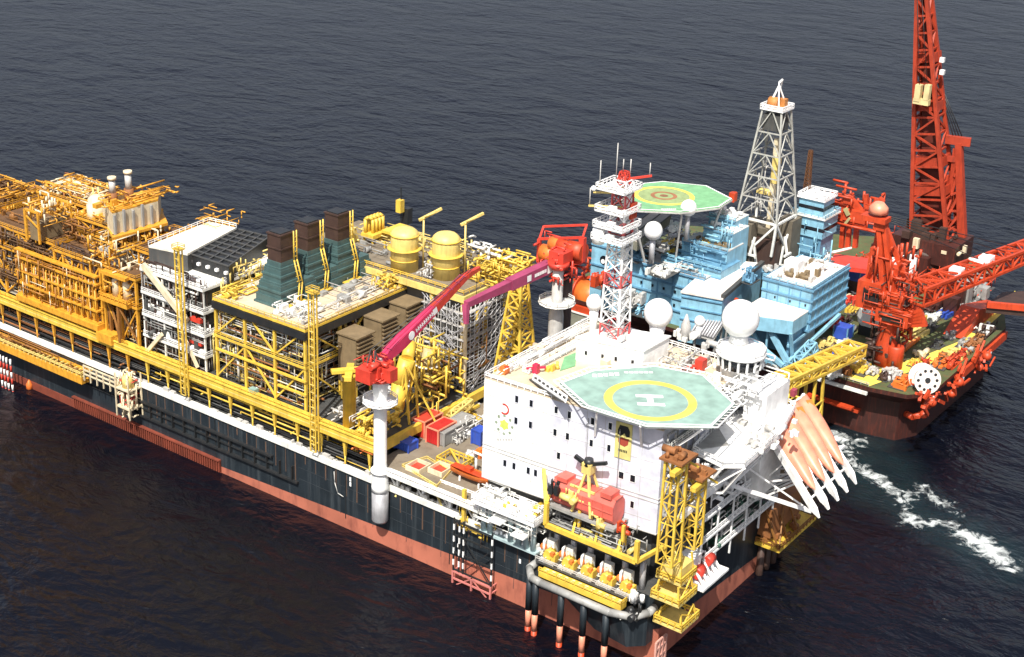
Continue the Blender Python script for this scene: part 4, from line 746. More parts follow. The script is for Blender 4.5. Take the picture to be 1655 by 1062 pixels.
def hull_side_gear():
    # white machinery and legs under the accommodation block
    t = thing('mooring_platform', 'white cluttered mooring platform below the accommodation windows', 'platform', (-1, 38, 24)); P = [(-4.6, 53), (-4.6, 33.4), (3, 33.4), (3, 53)]
    MB().prism(P, 26.6, 27.4).build('floor', WHT, t); M = MB(); M.rail([(*q, 27.4) for q in P], 1.2, 1.8, True, .2); M.build('handrail', WHT, t)
    xs = [q[0] for q in P]; yy = [q[1] for q in P]; MB().gear((-3.8, 2, 34.5, 52, 27.4), 46, 8, (.5, 1.8), (.6, 2.6)).build('machinery', WHT, t); MB().pipes((-4.4, 2, 34, 52.5, 22, 30.5), 150, (.07, .2), 8).build('pipework', WH2, t); MB().box(-5.4, -.2, 36, 40, 22.4, 22.8).box(-5.6, -.2, 43, 47, 24, 24.4).build('lower_landing', WHT, t); M = MB()
    MB().gear((-3.8, 2, 34.5, 52, 27.4), 7, 28, (.5, 1.2), (.6, 1.8)).build('machinery', YEL, t)
    for y in (51, 49, 42.5, 40, 37.6, 35.4): M.tube((-1.6, y, 18.2), (-1.6, y, 26.6), .75, 10)
    M.box(-2.4, 0, 34, 52, 17.6, 18.2)
    M.build('column', mat('pale_teal_steel', (.36, .46, .48), .4, dirt=.3), t)
    o = MB(); 
    for k in range(16): o.cb((-.4, 34+k*1.2, 18.3), (rnd.uniform(.6, 2), rnd.uniform(.5, 1), rnd.uniform(.3, 1.4)))
    tag(o.build('mooring_fairlead', WHT), 'white fairleads along the deck edge under the mooring platform', 'fairlead')
    # side ladder towers dropping to the water with pink lower frame
    t = thing('boarding_tower', 'black and white boarding ladder tower reaching down the hull to a pink frame', 'ladder tower', (-2.5, 54, -2)); a, b = PX(733, 900, -2.4)[1], PX(795, 900, -2.4)[1]
    for y in (a, a-1.8, a-3.2, b):
        M = MB()
        for j in range(9): M.cur = j % 2; M.bar((-2.4, y, 3.5+j*1.7), (-2.4, y, 5.2+j*1.7), .38)
        M.build('banded_post', [BLK, WHT], t)
    M = MB()
    for z in (4, 9, 14, 18): M.bar((-2.4, a, z), (-2.4, b, z), .35)
    M.bar((-2.4, a-3, 4), (-2.4, b, 14), .25).bar((-2.4, a-3, 14), (-2.4, b, 4), .25); M.build('cross_bar', BLK, t); M = MB()
    for z in (-1.2, 1.4, 3.4): M.bar((-2.6, a, z), (-2.6, b, z), .4); M.bar((-2.6, b, z), (0, b, z), .3); M.bar((-2.6, a, z), (0, a, z), .3)
    for y in (a, (a+b)/2, b): M.bar((-2.6, y, -2), (-2.6, y, 3.6), .45)
    M.bar((-2.6, a, -1), (-2.6, (a+b)/2, 3.4), .25).bar((-2.6, (a+b)/2, 3.4), (-2.6, b, -1), .25); M.build('lower_frame', mat('pink_red_steel', (.55, .18, .16), .6, dirt=.3), t)
    MB().pipes((-2, .5, b+.5, a-.5, 15, 22), 30, (.1, .3), 6).bar((-1, a-2, 18), (-1, a-2, 27), .9).build('yellow_fitting', YEL, t)
hull_side_gear()

# ------------------------------------------------------------------ accommodation block
FA, FB, FC = (1.0, 54.0), (2.0, 34.3), (5.0, 4.5)
def accommodation():
    t = thing('accommodation_block', 'large white accommodation block with small dark windows under the near helideck', 'building', (25, 30, 24))
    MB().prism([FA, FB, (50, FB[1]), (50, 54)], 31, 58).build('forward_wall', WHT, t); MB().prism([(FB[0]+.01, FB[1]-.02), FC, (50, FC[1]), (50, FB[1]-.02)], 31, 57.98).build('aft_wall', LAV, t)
    MB().prism([(4, 54), (5, 34), (8, 7), (50, 7), (50, 54)], 18, 31).build('lower_storey', DKG, t)
    MB().prism([FA, FB, FC, (50, FC[1]), (50, 54)], 58.02, 58.25).build('roof_deck', TAN, t)
    M = MB()
    for z in (39.3, 40.3, 31.1): M.prism([(FA[0]-.12, FA[1]), (FB[0]-.12, FB[1]), (FC[0]-.12, FC[1]-.12), (50, FC[1]-.12), (50, 5), (FC[0]+1, 6), (3, 34.3), (2, 54)], z, z+.22)
    M.build('ledge', GAL, t)
    M = MB(); M.rail([(FA[0], 54, 58.25), (FB[0], FB[1], 58.25)], 1.3, 1.8, t=.2); M.rail([(FA[0], 54, 58.25), (50, 54, 58.25), (50, 8, 58.25)], 1.3, 1.8, t=.2); M.build('handrail', WHT, t)
    base = (760, 560); k_ = 3.1235
    wins = [(236, 265), (309, 287), (232, 374), (305, 395), (176, 588), (222, 603), (294, 626), (331, 638)]
    wa = [(429, 433), (492, 453), (502, 345), (619, 377), (708, 402), (612, 487), (701, 512), (435, 320), (447, 551), (571, 590), (763, 649), (821, 666), (818, 797)]
    for L_, A, B in ((wins, FA, FB), (wa, FB, FC)):
        for zx, zy in L_:
            p = V3(PW(base[0]+zx/k_, base[1]+zy/k_, A, B)); d = V3((B[0]-A[0], B[1]-A[1], 0)); d /= np.linalg.norm(d); n_ = V3((d[1], -d[0], 0)); n_ = n_ if n_[0] < 0 else -n_; s_ = 1.15 if zx in (763, 821, 571) else .8
            if p[2] > 57: p[2] = 56.3
            if p[2] < 31.8: p[2] = 32.6
            M = MB(); M.add([p+n_*o_+d*a*(s_*.5+.18)+(0, 0, b*1.05) for o_ in (0.01, .12) for a, b in ((-1, -1), (1, -1), (1, 1), (-1, 1))], [(0, 3, 2, 1), (4, 5, 6, 7), (0, 1, 5, 4), (1, 2, 6, 5), (2, 3, 7, 6), (3, 0, 4, 7)]); o = M.build('window', LAV if L_ is wins else WHT, t)
            c = MB(); q = p+n_*.14; c.add([q-d*s_*.55-(0, 0, .85), q+d*s_*.55-(0, 0, .85), q+d*s_*.55+(0, 0, .85), q-d*s_*.55+(0, 0, .85)], [(0, 1, 2, 3)]); c.build('pane', GLS, o)
    M = MB()
    for A_, B_, n_k in ((FA, FB, 4), (FB, FC, 6)):
        for k in range(1, n_k): x_ = A_[0]+(B_[0]-A_[0])*k/n_k; y_ = A_[1]+(B_[1]-A_[1])*k/n_k; M.box(x_-.05, x_+.02, y_, y_+.09, 31.4, 57.6)
        for z in (34.5, 45, 49.5, 54): M.bar((A_[0]-.02, A_[1], z), (B_[0]-.02, B_[1], z), .08, .08)
    M.build('plate_seam', GAL, t)
    # lit ladder lines and stern wall floors
    M = MB()
    for z in (36, 42, 48, 54): M.box(6, 48, 2.6, 4.5, z, z+.35)
    for x in np.arange(8, 50, 6): M.bar((x, 2.8, 31), (x, 2.8, 57), .35)
    M.build('stern_gallery', GRY, t); M = MB()
    for z in (36.3, 42.3, 48.3, 54.3): M.rail([(6, 2.6, z), (48, 2.6, z)], t=.16)
    M.build('gallery_rail', WH2, t); M = MB().pipes((6, 48, 2.8, 4.3, 31, 57), 60, (.12, .3), 4, zb=.7); M.build('drain_pipe', GRY, t)
    for y, in ((24,), (15,)): MB().bar((2.9, y, 40), (2.9, y, 56), .12).build('ladder', GRY, t)
    # emblems painted on the wall
    em = thing('wall_emblem', 'ring and sunburst emblem painted on the white accommodation wall', 'emblem', PW(815, 680, FA, FB)); d = V3((FB[0]-FA[0], FB[1]-FA[1], 0)); d /= np.linalg.norm(d); n_ = V3((-1, 0, 0)); zu = V3((0, 0, 1))
    def wp(zx, zy, off=.06): return V3(PW(base[0]+zx/k_, base[1]+zy/k_, FA, FB))+n_*off
    c = wp(172, 316); M = MB()
    for k in range(10):
        a0, a1 = (-2.2+k*.42, -2.2+(k+1)*.42); M.add([c+(d*math.cos(a)+zu*math.sin(a))*r for a, r in ((a0, 1.5), (a1, 1.5), (a1, 1.05), (a0, 1.05))], [(0, 1, 2, 3)])
    M.build('red_ring', RED, em); M = MB(); c = wp(172, 395)
    for k in range(8): a = k*math.pi/4; p = c+(d*math.cos(a)+zu*math.sin(a))*2.4; M.add([p+(d*math.cos(b)+zu*math.sin(b))*.42 for b in np.arange(0, 6.2, 1.05)], [range(6)])
    M.build('outer_dot', mat('grey_green_paint', (.25, .32, .22), .6), em); MB().add([c+(d*math.cos(b)+zu*math.sin(b))*(1.5 if k % 2 else 1.1) for k, b in enumerate(np.arange(0, 6.28, 6.2832/12))], [range(12)]).build('sunburst', mat('lime_yellow_paint', (.55, .62, .12), .6), em)
    M = MB()
    for k in range(6): p = wp(140+k*14, 470); M.add([p-d*.25-zu*.3, p+d*.25-zu*.3, p+d*.25+zu*.3, p-d*.25+zu*.3], [(0, 1, 2, 3)])
    M.build('lettering', GAL, em)
    # yellow banner
    P = [V3(PW(base[0]+a/k_, base[1]+b/k_, FB, FC)) for a, b in ((730, 525), (812, 545), (820, 420), (737, 412))]; e = P[1]-P[0]; e[2] = 0; w_ = np.linalg.norm(e); e /= w_; n_ = V3((e[1], -e[0], 0)); n_ = n_ if n_[0] < 0 else -n_; c = sum(P)/4+n_*.25; h = 4.6; w_ = w_/2
    s = thing('wall_banner', 'yellow banner with black and red shell shape on the grey white wall', 'banner', tuple(c-zu*h)); M = MB(); M.add([c-e*w_-zu*h, c+e*w_-zu*h, c+e*w_+zu*h, c-e*w_+zu*h, c-e*w_-zu*h-n_*.15, c+e*w_-zu*h-n_*.15, c+e*w_+zu*h-n_*.15, c-e*w_+zu*h-n_*.15], [(0, 1, 2, 3), (7, 6, 5, 4), (0, 4, 5, 1), (1, 5, 6, 2), (2, 6, 7, 3), (3, 7, 4, 0)]); M.build('panel', mat('banner_yellow', (.62, .55, .20), .6, dirt=.1), s)
    def poly(pts, m, nm, off=.03):
        MB().add([c+n_*off+e*(a*w_)+zu*(b*h) for a, b in pts], [range(len(pts))]).build(nm, m, s)
    poly([(-.72, .55), (-.5, .85), (.5, .85), (.75, .6), (.75, .3), (.35, .25), (.1, .45), (-.3, .25), (-.7, .3)], BLK, 'dark_shape'); poly([(-.62, .1), (-.1, .2), (.3, .15), (.7, .2), (.6, -.15), (.2, -.3), (-.3, -.25), (-.6, -.1)], mat('banner_red', (.32, .05, .03), .6), 'red_shape')
    for k in range(6): poly([(-.55+k*.19, -.62), (-.42+k*.19, -.62), (-.42+k*.19, -.48), (-.55+k*.19, -.48)], BLK, 'letter')
accommodation()
def octo(P, z0, z1): return MB().prism([q[:2] for q in P], z0, z1)
def ringmesh(c, r0, r1, z, n=64):
    M = MB(); vs = [(c[0]+r*math.cos(2*math.pi*k/n), c[1]+r*math.sin(2*math.pi*k/n), z) for r in (r0, r1) for k in range(n)]
    return M.add(vs, [(k, n+k, n+(k+1) % n, (k+1) % n) for k in range(n)])
def helideck_near():
    P = [V3(PZ(a, b, 61)) for a, b in ((905, 618), (958, 598), (1060, 591), (1138, 606), (1188, 652), (1152, 688), (1045, 686), (948, 656))]
    c = sum(P)/8; t = thing('helideck', 'pale teal octagonal helideck with yellow ring and white H on the white block', 'helideck', (c[0], c[1], 58)); octo(P, 60.3, 61).build('deck_plate', HEL, t)
    def inset(f): return [c+(p-c)*f for p in P]
    M = MB(); A, B = inset(.965), inset(1.0); vs = [(p[0], p[1], 61.03) for p in A+B]; M.add(vs, [(k, (k+1) % 8, 8+(k+1) % 8, 8+k) for k in range(8)]); M.build('edge_line', WHT, t)
    cc = V3(PZ(1051, 647, 61)); ringmesh(cc, 9.1, 11.2, 61.03).build('yellow_ring', HYE, t)
    ax = V3((.57, -.78, 0)); ax /= np.linalg.norm(ax); bx = V3((.78, .57, 0)); bx /= np.linalg.norm(bx); M = MB(); z = V3((0, 0, .034))
    def rect(u0, u1, v0, v1): M.add([cc+ax*u+bx*v+z for u, v in ((u0, v0), (u1, v0), (u1, v1), (u0, v1))], [(0, 1, 2, 3)])
    rect(-3.3, 3.3, 1.5, 3.0); rect(-3.3, 3.3, -3.0, -1.5); rect(-.75, .75, -1.5, 1.5); M.build('letter_h', WHT, t); M = MB()
    for k in range(5): q = V3(PZ(961+k*9, 607-k*.6, 61)); M.add([q+ax*u+bx*v+z for u, v in ((-.55, -.9), (.55, -.9), (.55, .9), (-.55, .9))], [(0, 1, 2, 3)])
    for k in range(6): q = V3(PZ(1012+k*8, 602, 61)); M.add([q+ax*u+bx*v+z for u, v in ((-.5, -.5), (.5, -.5), (.5, .5), (-.5, .5))], [(0, 1, 2, 3)])
    M.build('deck_lettering', WHT, t)
    M = MB(); C_ = inset(1.075)
    for k in range(8):
        a, b, c1, d1 = P[k], P[(k+1) % 8], C_[k], C_[(k+1) % 8]; M.bar(c1+(0, 0, .2), d1+(0, 0, .2), .25)
        for j in range(9): f = j/8; M.bar(a*(1-f)+b*f+(0, 0, -.3), c1*(1-f)+d1*f+(0, 0, .2), .16)
    M.build('safety_net', WHT, t); M = MB()
    for k in range(8): a, b = P[k]*.93+c*.07, c; M.bar((a[0], a[1], 59.9), (b[0], b[1], 59.9), .5, .9); q = P[(k+1) % 8]*.93+c*.07; M.bar((a[0], a[1], 59.9), (q[0], q[1], 59.9), .5, .9)
    for a, b in (((0, 20), (3, 22)), ((0, 8), (5, 10)), ((8, -4), (8, 4)), ((20, -4), (20, 4)), ((30, 4), (30, 8))): M.bar((a[0], a[1], 60), (b[0], b[1], 52), .5)
    M.build('support_truss', WHT, t)
    # stair run from roof edge
    st_ = thing('access_stair', 'white stepped access walkway from roof edge to the near helideck', 'stairway', (4, 40, 58)); M = MB(); a = V3(PZ(862, 612, 58.6)); b = V3(PZ(915, 648, 60.6)); M.bar(a, b, 2.4, .2); M.build('walkway', DKG, st_); M = MB(); M.bar(a+(1.2, .6, .5), b+(1.2, .6, .5), .4).bar(a-(1.2, .6, -.5), b-(1.2, .6, -.5), .4)
    for k in range(9): f = k/8; p = a*(1-f)+b*f; M.bar(p+(1.2, .6, .2), p-(1.2, .6, -.2), .35, .3)
    M.build('frame', WHT, st_)
helideck_near()
def roof_things():
    zr = 58.25
    a, b, c = PZ(932, 592, zr), PZ(1032, 606, zr), PZ(1082, 572, zr)
    d = (a[0]+c[0]-b[0], a[1]+c[1]-b[1]); P = [PZ(u_, v_, 64.2)[:2] for u_, v_ in ((932, 547), (1040, 568), (1082, 545), (984, 529))]; t = thing('deckhouse', 'white deckhouse with flat roof at the foot of the red and white mast', 'deckhouse', ((a[0]+c[0])/2, (a[1]+c[1])/2, zr)); zt = 64.2
    MB().prism(P, zr, zt).build('wall', WHT, t); Q = [tuple((V3(p)-np.mean(P, axis=0))*1.04+np.mean(P, axis=0)) for p in P]; MB().prism(Q, zt+.02, zt+.4).build('roof', WHT, t)
    M = MB()
    for f in (.15, .4, .6, .85): p = V3(P[0])*(1-f)+V3(P[1])*f; M.cb((p[0]-.05, p[1]-.1, zr+2.2), (.5, .6, .9))
    M.build('window', GLS, t); M = MB(); p = V3(P[0])*.55+V3(P[1])*.45; M.cb((p[0]-1.6, p[1]-1, zr), (1.8, 2.2, 2.6)); M.build('vent_box', CRM, t)
    M = MB().gear((min(q[0] for q in P)+3, max(q[0] for q in P)-6, min(q[1] for q in P)+5, max(q[1] for q in P)-5, zt+.4), 14, 5, (.4, 1.4), (.5, 1.4)); M.build('roof_fitting', WH2, t)
    # mast
    mb = V3(PZ(993, 540, zt+.4)); z0 = mb[2]; zT = up(mb, 290); m = thing('radio_mast', 'tall red and white lattice mast with railed platforms and whip antennas', 'mast', tuple(mb)); M = MB(); n = 12
    rc = .2
    for k in range(n):
        M.cur = 0 if k in (0, 4, 8, 10) else 1
        a0 = 5.6-2.0*k/n; a1 = 5.6-2.0*(k+1)/n; p = (mb[0], mb[1], z0+(zT-z0)*k/n); q = (mb[0], mb[1], z0+(zT-z0)*(k+1)/n); M.truss(p, q, a0, a1, 1, rc, .12, x=True)
    M.build('lattice', [mat('pinkish_red_paint', (.55, .09, .09), .5, dirt=.3), WHT], m); MB().bar((mb[0]+.5, mb[1]-1.2, z0), (mb[0]+.5, mb[1]-1.2, zT-2), 1.5).build('ladder_shaft', WHT, m)
    for py, r in ((305, 4.2), (340, 4.2), (365, 4.4), (385, 4.6)):
        z = up(mb, py); x, y = mb[0]-.8, mb[1]+.8; M = MB().cb((x, y, z), (2*r, 2*r, .35)); M.rail([(x-r, y-r, z+.3), (x+r, y-r, z+.3), (x+r, y+r, z+.3), (x-r, y+r, z+.3)], 1.3, 1.6, True, .2); M.cb((x-r+.8, y-.5, z+.3), (1.4, 2, 1.6)); M.build('platform', WHT, m)
    z = up(mb, 318); M = MB()
    for zz, a, b in ((zT-2, 6.5, 0), (zT-3.5, 7.5, 0), (zT-7, 8.5, 0)): M.bar((mb[0], mb[1], zz), (mb[0]-a*.57, mb[1]+a*.82, zz), .5, .4)
    M.build('antenna_arm', YELP, m); M = MB().bar((mb[0], mb[1], zT), (mb[0]+4, mb[1]-5.6, zT+1.2), .5).truss((mb[0], mb[1], zT-1), (mb[0], mb[1], zT+2), 2.6, 1.6, 2, .12, .09, x=True); M.build('red_head', RED, m)
    for dx, dy, h, zz in ((-3.4, 4.9, 6.5, zT-2), (-1.2, 1.6, 9, zT), (3.6, -5.2, 3.4, zT+1), (0, .4, 3, zT+2), (-4.6, 6.8, 4.5, zT-7), (1.2, -1, 4, zT+1)): MB().tube((mb[0]+dx, mb[1]+dy, zz), (mb[0]+dx, mb[1]+dy, zz+h), .14, 5).build('whip_antenna', GAL, m)
    MB().sphere((mb[0]-4.2, mb[1]+6.1, zT-2.6), .7, 12).build('small_dome', WHT, m); MB().cb((mb[0]+1.5, mb[1]-1.5, up(mb, 352)), (2.5, 2.5, 4)).build('red_drum', RDO, m)
    M = MB(); z = up(mb, 392); M.tube((mb[0]-4, mb[1]+4, z), (mb[0]-4, mb[1]+4, z+3.6), 1.6, 14); M.build('dish', WHT, m)
    # radomes
    def radome(px, py, z, rpx, lab, zb, legs='post', sz_=.0):
        p = V3(PZ(px, py, z)); D = np.linalg.norm(S(p)-CP); r = rpx*D/FPX; t = thing('radome', lab, 'radome', (p[0], p[1], zb), 'white satellite radomes'); MB().sphere(p, r, 28).build('dome', WHT, t); M = MB()
        if legs == 'post': M.lathe((p[0], p[1], zb), [(r*.55, 0), (r*.45, (p[2]-r*.8-zb)*.5), (r*.6, p[2]-r*.8-zb)], 16)
        M.build('pedestal', WHT, t); return p, r
    radome(1064, 506, 68, 24, 'large white radome right of the lattice mast', zr); radome(961, 489, 68, 14, 'small white radome left of the lattice mast foot', zr)
    p, r = radome(1197, 515, 74, 31, 'largest white radome on top of the round wheelhouse', 68)
    c1 = V3(PZ(1130, 520, 64)); radome(1131, 519, 63, 9, 'tiny white radome beside grey conveyor on the white block roof', zr)
    # wheelhouse
    q = V3((p[0], p[1]-1, 0)); t = thing('wheelhouse', 'round white wheelhouse with dark windows beneath the largest radome', 'wheelhouse', (q[0], q[1], 58)); MB().lathe((q[0], q[1], 56), [(4.9, -3), (4.9, 6), (5.4, 6.2)], 10).build('wall', WHT, t); MB().lathe((q[0], q[1], 62.2), [(5.4, 0), (5.7, 3)], 16).build('window_band', GLS, t)
    M = MB()
    for k in range(16): a = k*math.pi/8; M.bar((q[0]+5.5*math.cos(a), q[1]+5.5*math.sin(a), 62.2), (q[0]+5.8*math.cos(a), q[1]+5.8*math.sin(a), 65.2), .5)
    M.build('mullion', WHT, t); MB().lathe((q[0], q[1], 65.2), [(6.4, 0), (6.4, .5), (5.4, 1.6), (3.6, 2.6)], 20).build('roof', WHT, t); M = MB(); M.rail([(q[0]+6.2*math.cos(k*.524), q[1]+6.2*math.sin(k*.524), 65.8) for k in range(12)], closed=True, t=.2); M.build('handrail', WHT, t)
    x0 = q[0]; MB().box(x0-4, x0+9, q[1]-10, q[1]-4, 30, 58).build('stair_block', WHT, t); MB().pipes((x0-9, x0+8, q[1]-10, q[1]+6, 58.3, 64), 46, (.12, .3), 9).build('railing_pipework', WHT, t)
    # other roof items
    def item(nm, cat, px, py, m, lab, n=6, s=1.0, seed=1, sp=3):
        p = PZ(px, py, zr); M = MB().gear((p[0]-sp, p[0]+sp, p[1]-sp, p[1]+sp, zr), n, seed, (.5*s, 1.6*s), (.5*s, 2.0*s)); tag(M.build(nm, m), lab, cat)
    p = PZ(1132, 598, zr); t = thing('fire_monitor', 'red fire monitor cabinet on the roof edge behind the near helideck', 'fire monitor', p); MB().cb(p, (2.6, 2.2, 3)).build('cabinet', RED, t); MB().bar((p[0]-5, p[1]+3, zr+1), (p[0], p[1], zr+1.4), .7).build('pipe', RED, t)
    p = PZ(815, 603, zr); t = thing('fire_monitor', 'orange red fire monitor on the forward roof corner of the white block', 'fire monitor', p); MB().cb(p, (2.2, 1.8, 1.8)).build('cabinet', ORG_, t); MB().bar((p[0], p[1], zr+1.6), (p[0]-1, p[1]-2, zr+2.6), .4).build('nozzle', RED, t)
    p = PZ(866, 603, zr); t = thing('fire_monitor', 'pinkish red fire monitor midway along the roof front edge', 'fire monitor', p); MB().cb(p, (1.4, 1.4, 2.4)).build('cabinet', MAG, t); MB().bar((p[0]-2, p[1]+1.6, zr+1.4), (p[0]+2, p[1]-1.6, zr+1.4), .5).build('nozzle', MAG, t)
    item('roof_locker', 'locker', 897, 598, YEL, 'yellow orange lockers beside the green roof patch', 4, 1.2, 3, 1.5)
    G = [PZ(a, b, zr+.03)[:2] for a, b in ((905, 600), (930, 592), (932, 570), (912, 578))]; tag(MB().prism(G, zr+.02, zr+.2).build('roof_mat', GRN), 'green roof mat beside the white deckhouse', 'mat')
    item('roof_machinery', 'machinery', 1150, 570, GAL, 'grey yellow machinery on roof in front of round wheelhouse', 14, .9, 6, 4); item('roof_machinery', 'machinery', 1090, 585, WH2, 'white vents right of the deckhouse near helideck', 8, .7, 7, 3); item('roof_machinery', 'machinery', 1110, 545, WH2, 'white pointed vents between large radome and wheelhouse', 12, 1.0, 8, 3); item('roof_machinery', 'machinery', 1165, 610, WHT, 'white stair housing at right rear of near helideck', 9, 1.3, 12, 4)
    p = PZ(1107, 548, zr); tag(MB().lathe((p[0], p[1], zr), [(1.6, 0), (1.3, 4), (.2, 7)], 10).build('vent_cone', GAL), 'grey cone shaped vent right of the large radome', 'vent')
    # long white walkways on roof port side
    for k, (a, b) in enumerate((((812, 600), (955, 528)), ((850, 602), (958, 545)))):
        A, B = V3(PZ(*a, zr+.3)), V3(PZ(*b, zr+.3)); t = thing('roof_walkway', ('outer' if k == 0 else 'inner')+' pale walkway with rails running back across the white block roof', 'walkway', tuple(A)); MB().bar(A, B, 1.8, .25).build('deck', WH2, t); M = MB(); M.rail([A+(0, 1, 0), B+(0, 1, 0)], t=.18); M.rail([A-(0, 1, 0), B-(0, 1, 0)], t=.18); M.build('handrail', WHT, t)
    item('roof_box', 'box', 880, 570, TAN, 'tan boxes between the two roof walkways', 5, .8, 17, 3)
roof_things()

# ------------------------------------------------------------------ stern structures
def stern():
    # white stern platform right of helideck
    P = [PZ(a, b, 50)[:2] for a, b in ((1120, 728), (1168, 752), (1204, 752), (1262, 700), (1285, 660), (1250, 636), (1180, 660))]
    t = thing('muster_platform', 'broad white muster platform between near helideck and the sloping lifeboats', 'platform', (25, -5, 49)); MB().prism(P, 49.2, 50).build('floor', WHT, t); M = MB(); M.rail([(*q, 50) for q in P], 1.3, 1.8, True, .2); M.build('handrail', WHT, t)
    MB().prism([P[0], PZ(1160, 690, 50)[:2], PZ(1178, 720, 50)[:2]], 50.02, 50.15).build('grey_patch', GRY, t)
    M = MB()
    for px, py, d in ((1235, 665, 3), (1218, 690, 2.6), (1200, 685, 2.2)): p = PZ(px, py, 50); M.cb(p, (d, d, .9))
    M.gear((P[0][0]+10, P[0][0]+26, -14, -4, 50), 16, 9, (.4, 1.3), (.4, 1.2)); M.build('deck_box', GAL, t); M = MB()
    M.gear((P[0][0]+8, P[0][0]+30, -14, -2, 50), 14, 19, (.5, 2.4), (.5, 2.0)); M.build('deck_box', WHT, t); M = MB(); L = [P[0], P[1], P[2], P[3]]
    for i, q in enumerate(L):
        M.bar((q[0], q[1], 49.2), (q[0]+2, q[1]+6, 40), .5)
        if i: p = L[i-1]; M.bar((p[0]+2, p[1]+6, 40), (q[0], q[1], 49.2), .35); M.bar((p[0]+2, p[1]+6, 40), (q[0]+2, q[1]+6, 40), .5)
    M.build('under_truss', WHT, t)
    # main stern beams
    t = thing('stern_gallery', 'long white stern gallery of beams and braces above the black transom', 'gallery', (28, -3, 24)); M = MB()
    a = V3(PY(1098, 838, -4)); b = V3(PY(1210, 738, -4)); M.bar(a, b, 1.2, 1.3); a2 = V3(PY(1110, 800, -1)); b2 = V3(PY(1160, 760, -1)); M.build('main_beam', WHT, t); M = MB()
    for px0, py0, px1, py1 in ((1128, 742, 1128, 800), (1144, 750, 1144, 795), (1160, 752, 1130, 812), (1140, 750, 1165, 775), (1165, 755, 1140, 800), (1120, 735, 1080, 770), (1120, 765, 1085, 795), (1200, 750, 1205, 785)): M.bar(PY(px0, py0, -3), PY(px1, py1, -3), .5)
    M.build('brace', WHT, t); M = MB()
    for z, x0, x1 in ((34, 10, 48), (28, 14, 54), (22.5, 16, 56)): M.box(x0, x1, -3.5, 0, z-.3, z)
    M.build('floor', DKG, t); M = MB()
    for z, x0, x1 in ((34, 10, 48), (28, 14, 54), (22.5, 16, 56)): M.rail([(x0, -3.5, z), (x1, -3.5, z)], 1.2, 2, t=.22); M.bar((x0, -3.5, z-.2), (x1, -3.5, z-.2), .5)
    for x in np.arange(14, 56, 8): M.bar((x, -3.4, 18), (x, -3.4, 34), .4)
    M.build('handrail', WHT, t); M = MB().gear((16, 50, -3, -.5, 28), 26, 3, (.5, 1.4), (.6, 1.8)).gear((18, 50, -3, -.5, 22.5), 26, 5, (.5, 1.4), (.6, 1.8)); M.build('machinery', mat('dark_green_paint', (.05, .13, .09), .5), t)
    MB().box(7.5, 50, .3, 6.8, 18.2, 31).build('back_wall', BLK, t)
    # white canopy/boxes near the stern corner
    p = PZ(1100, 905, 24); tag(MB().box(p[0]-2, p[0]+5, p[1]-3, p[1]+1, 20, 25).box(p[0]-2.4, p[0]+5.4, p[1]-3.4, p[1]+1.4, 25, 25.4).build('control_cabin', WHT), 'white control cabin beside the yellow lattice towers', 'cabin')
    p = PY(1140, 890, -4); t = thing('stern_winch', 'white and red winch rack on the stern rail right of yellow towers', 'winch', (p[0], -5, 18)); M = MB()
    for k in range(5): M.bar((p[0]-5+k*2.2, -7, 19), (p[0]-3+k*2.2, -2, 23), .5)
    M.box(p[0]-6, p[0]+7, -7.4, -1, 18.2, 18.8); M.build('frame', WHT, t); MB().tube((p[0]-4, -4, 21), (p[0]-1, -4, 21), 1.5, 14).tube((p[0]+1, -4, 22), (p[0]+4, -4, 22), 1.3, 14).build('drum', RED, t)
    # yellow lattice towers
    def tower(px, pyb, pyt, lab, z0, zz, w_):
        c = PY(px, pyb, -4.5); z1 = up(c, pyt); t = thing('lattice_tower', lab, 'lattice tower', c, 'yellow towers at the stern corner'); MB().truss(c, (c[0], c[1], z1), w_, w_*.9, 5, .26, .11).build('frame', YEL, t)
        M = MB().cb((c[0]+1, c[1], z1), (w_+3.5, w_+2, .5)); M.gear((c[0]-w_/2, c[0]+w_/2+1, c[1]-w_/2, c[1]+w_/2, z1+.5), 9, int(px), (.6, 1.6), (.5, 1.6)); M.build('rusty_top', RST, t)
        MB().bar((c[0]+w_/2, c[1], z1-.2), (c[0]+w_/2+5, c[1]-2, z1-4), .7, .5).cb((c[0]-w_/2-1, c[1]-w_/2, z1-1.6), (4.5, 1.4, 1)).build('bracket', YEL, t)
    tower(1080, 908, 742, 'taller left yellow lattice tower with rusty top at the stern corner', 20, 0, 4.0); tower(1117, 880, 768, 'shorter right yellow lattice tower with rusty top behind it', 24, 0, 3.6)
    # yellow basket stack at the corner
    for k, (px, py, z, lab, h) in enumerate(((1095, 928, 20, 'upper yellow box platform at the foot of the yellow towers', 4.5), (1088, 958, 15, 'middle yellow platform bracketed off the hull corner', 3), (1092, 998, 9, 'lowest yellow basket platform hanging at the hull corner', 2.4))):
        p = PY(px, py, -4); x, y, z = p[0], -4, p[2]; t = thing('corner_platform', lab, 'platform', (x, y, z), 'yellow platforms at the stern corner'); w_ = 4.2 if k else 3.6; e_ = 4 if k else 3
        MB().box(x-w_, x+w_, y-e_, y+3.9, z-.6, z).build('floor', YELP, t); M = MB()
        M.rail([(x-w_, y-e_, z), (x+w_, y-e_, z), (x+w_, y+3.6, z), (x-w_, y+3.6, z), (x-w_, y-e_, z)], 1.5, 1.6, False, .3)
        M.build('handrail', YEL, t); M = MB()
        for sx_ in (-w_+.5, w_-.5):
            for sy_ in (-e_+.5, 3): M.bar((x+sx_, y+sy_, z), (x+sx_*.8, y+sy_*.8, z+h+1), .4)
        M.build('post', YEL, t)
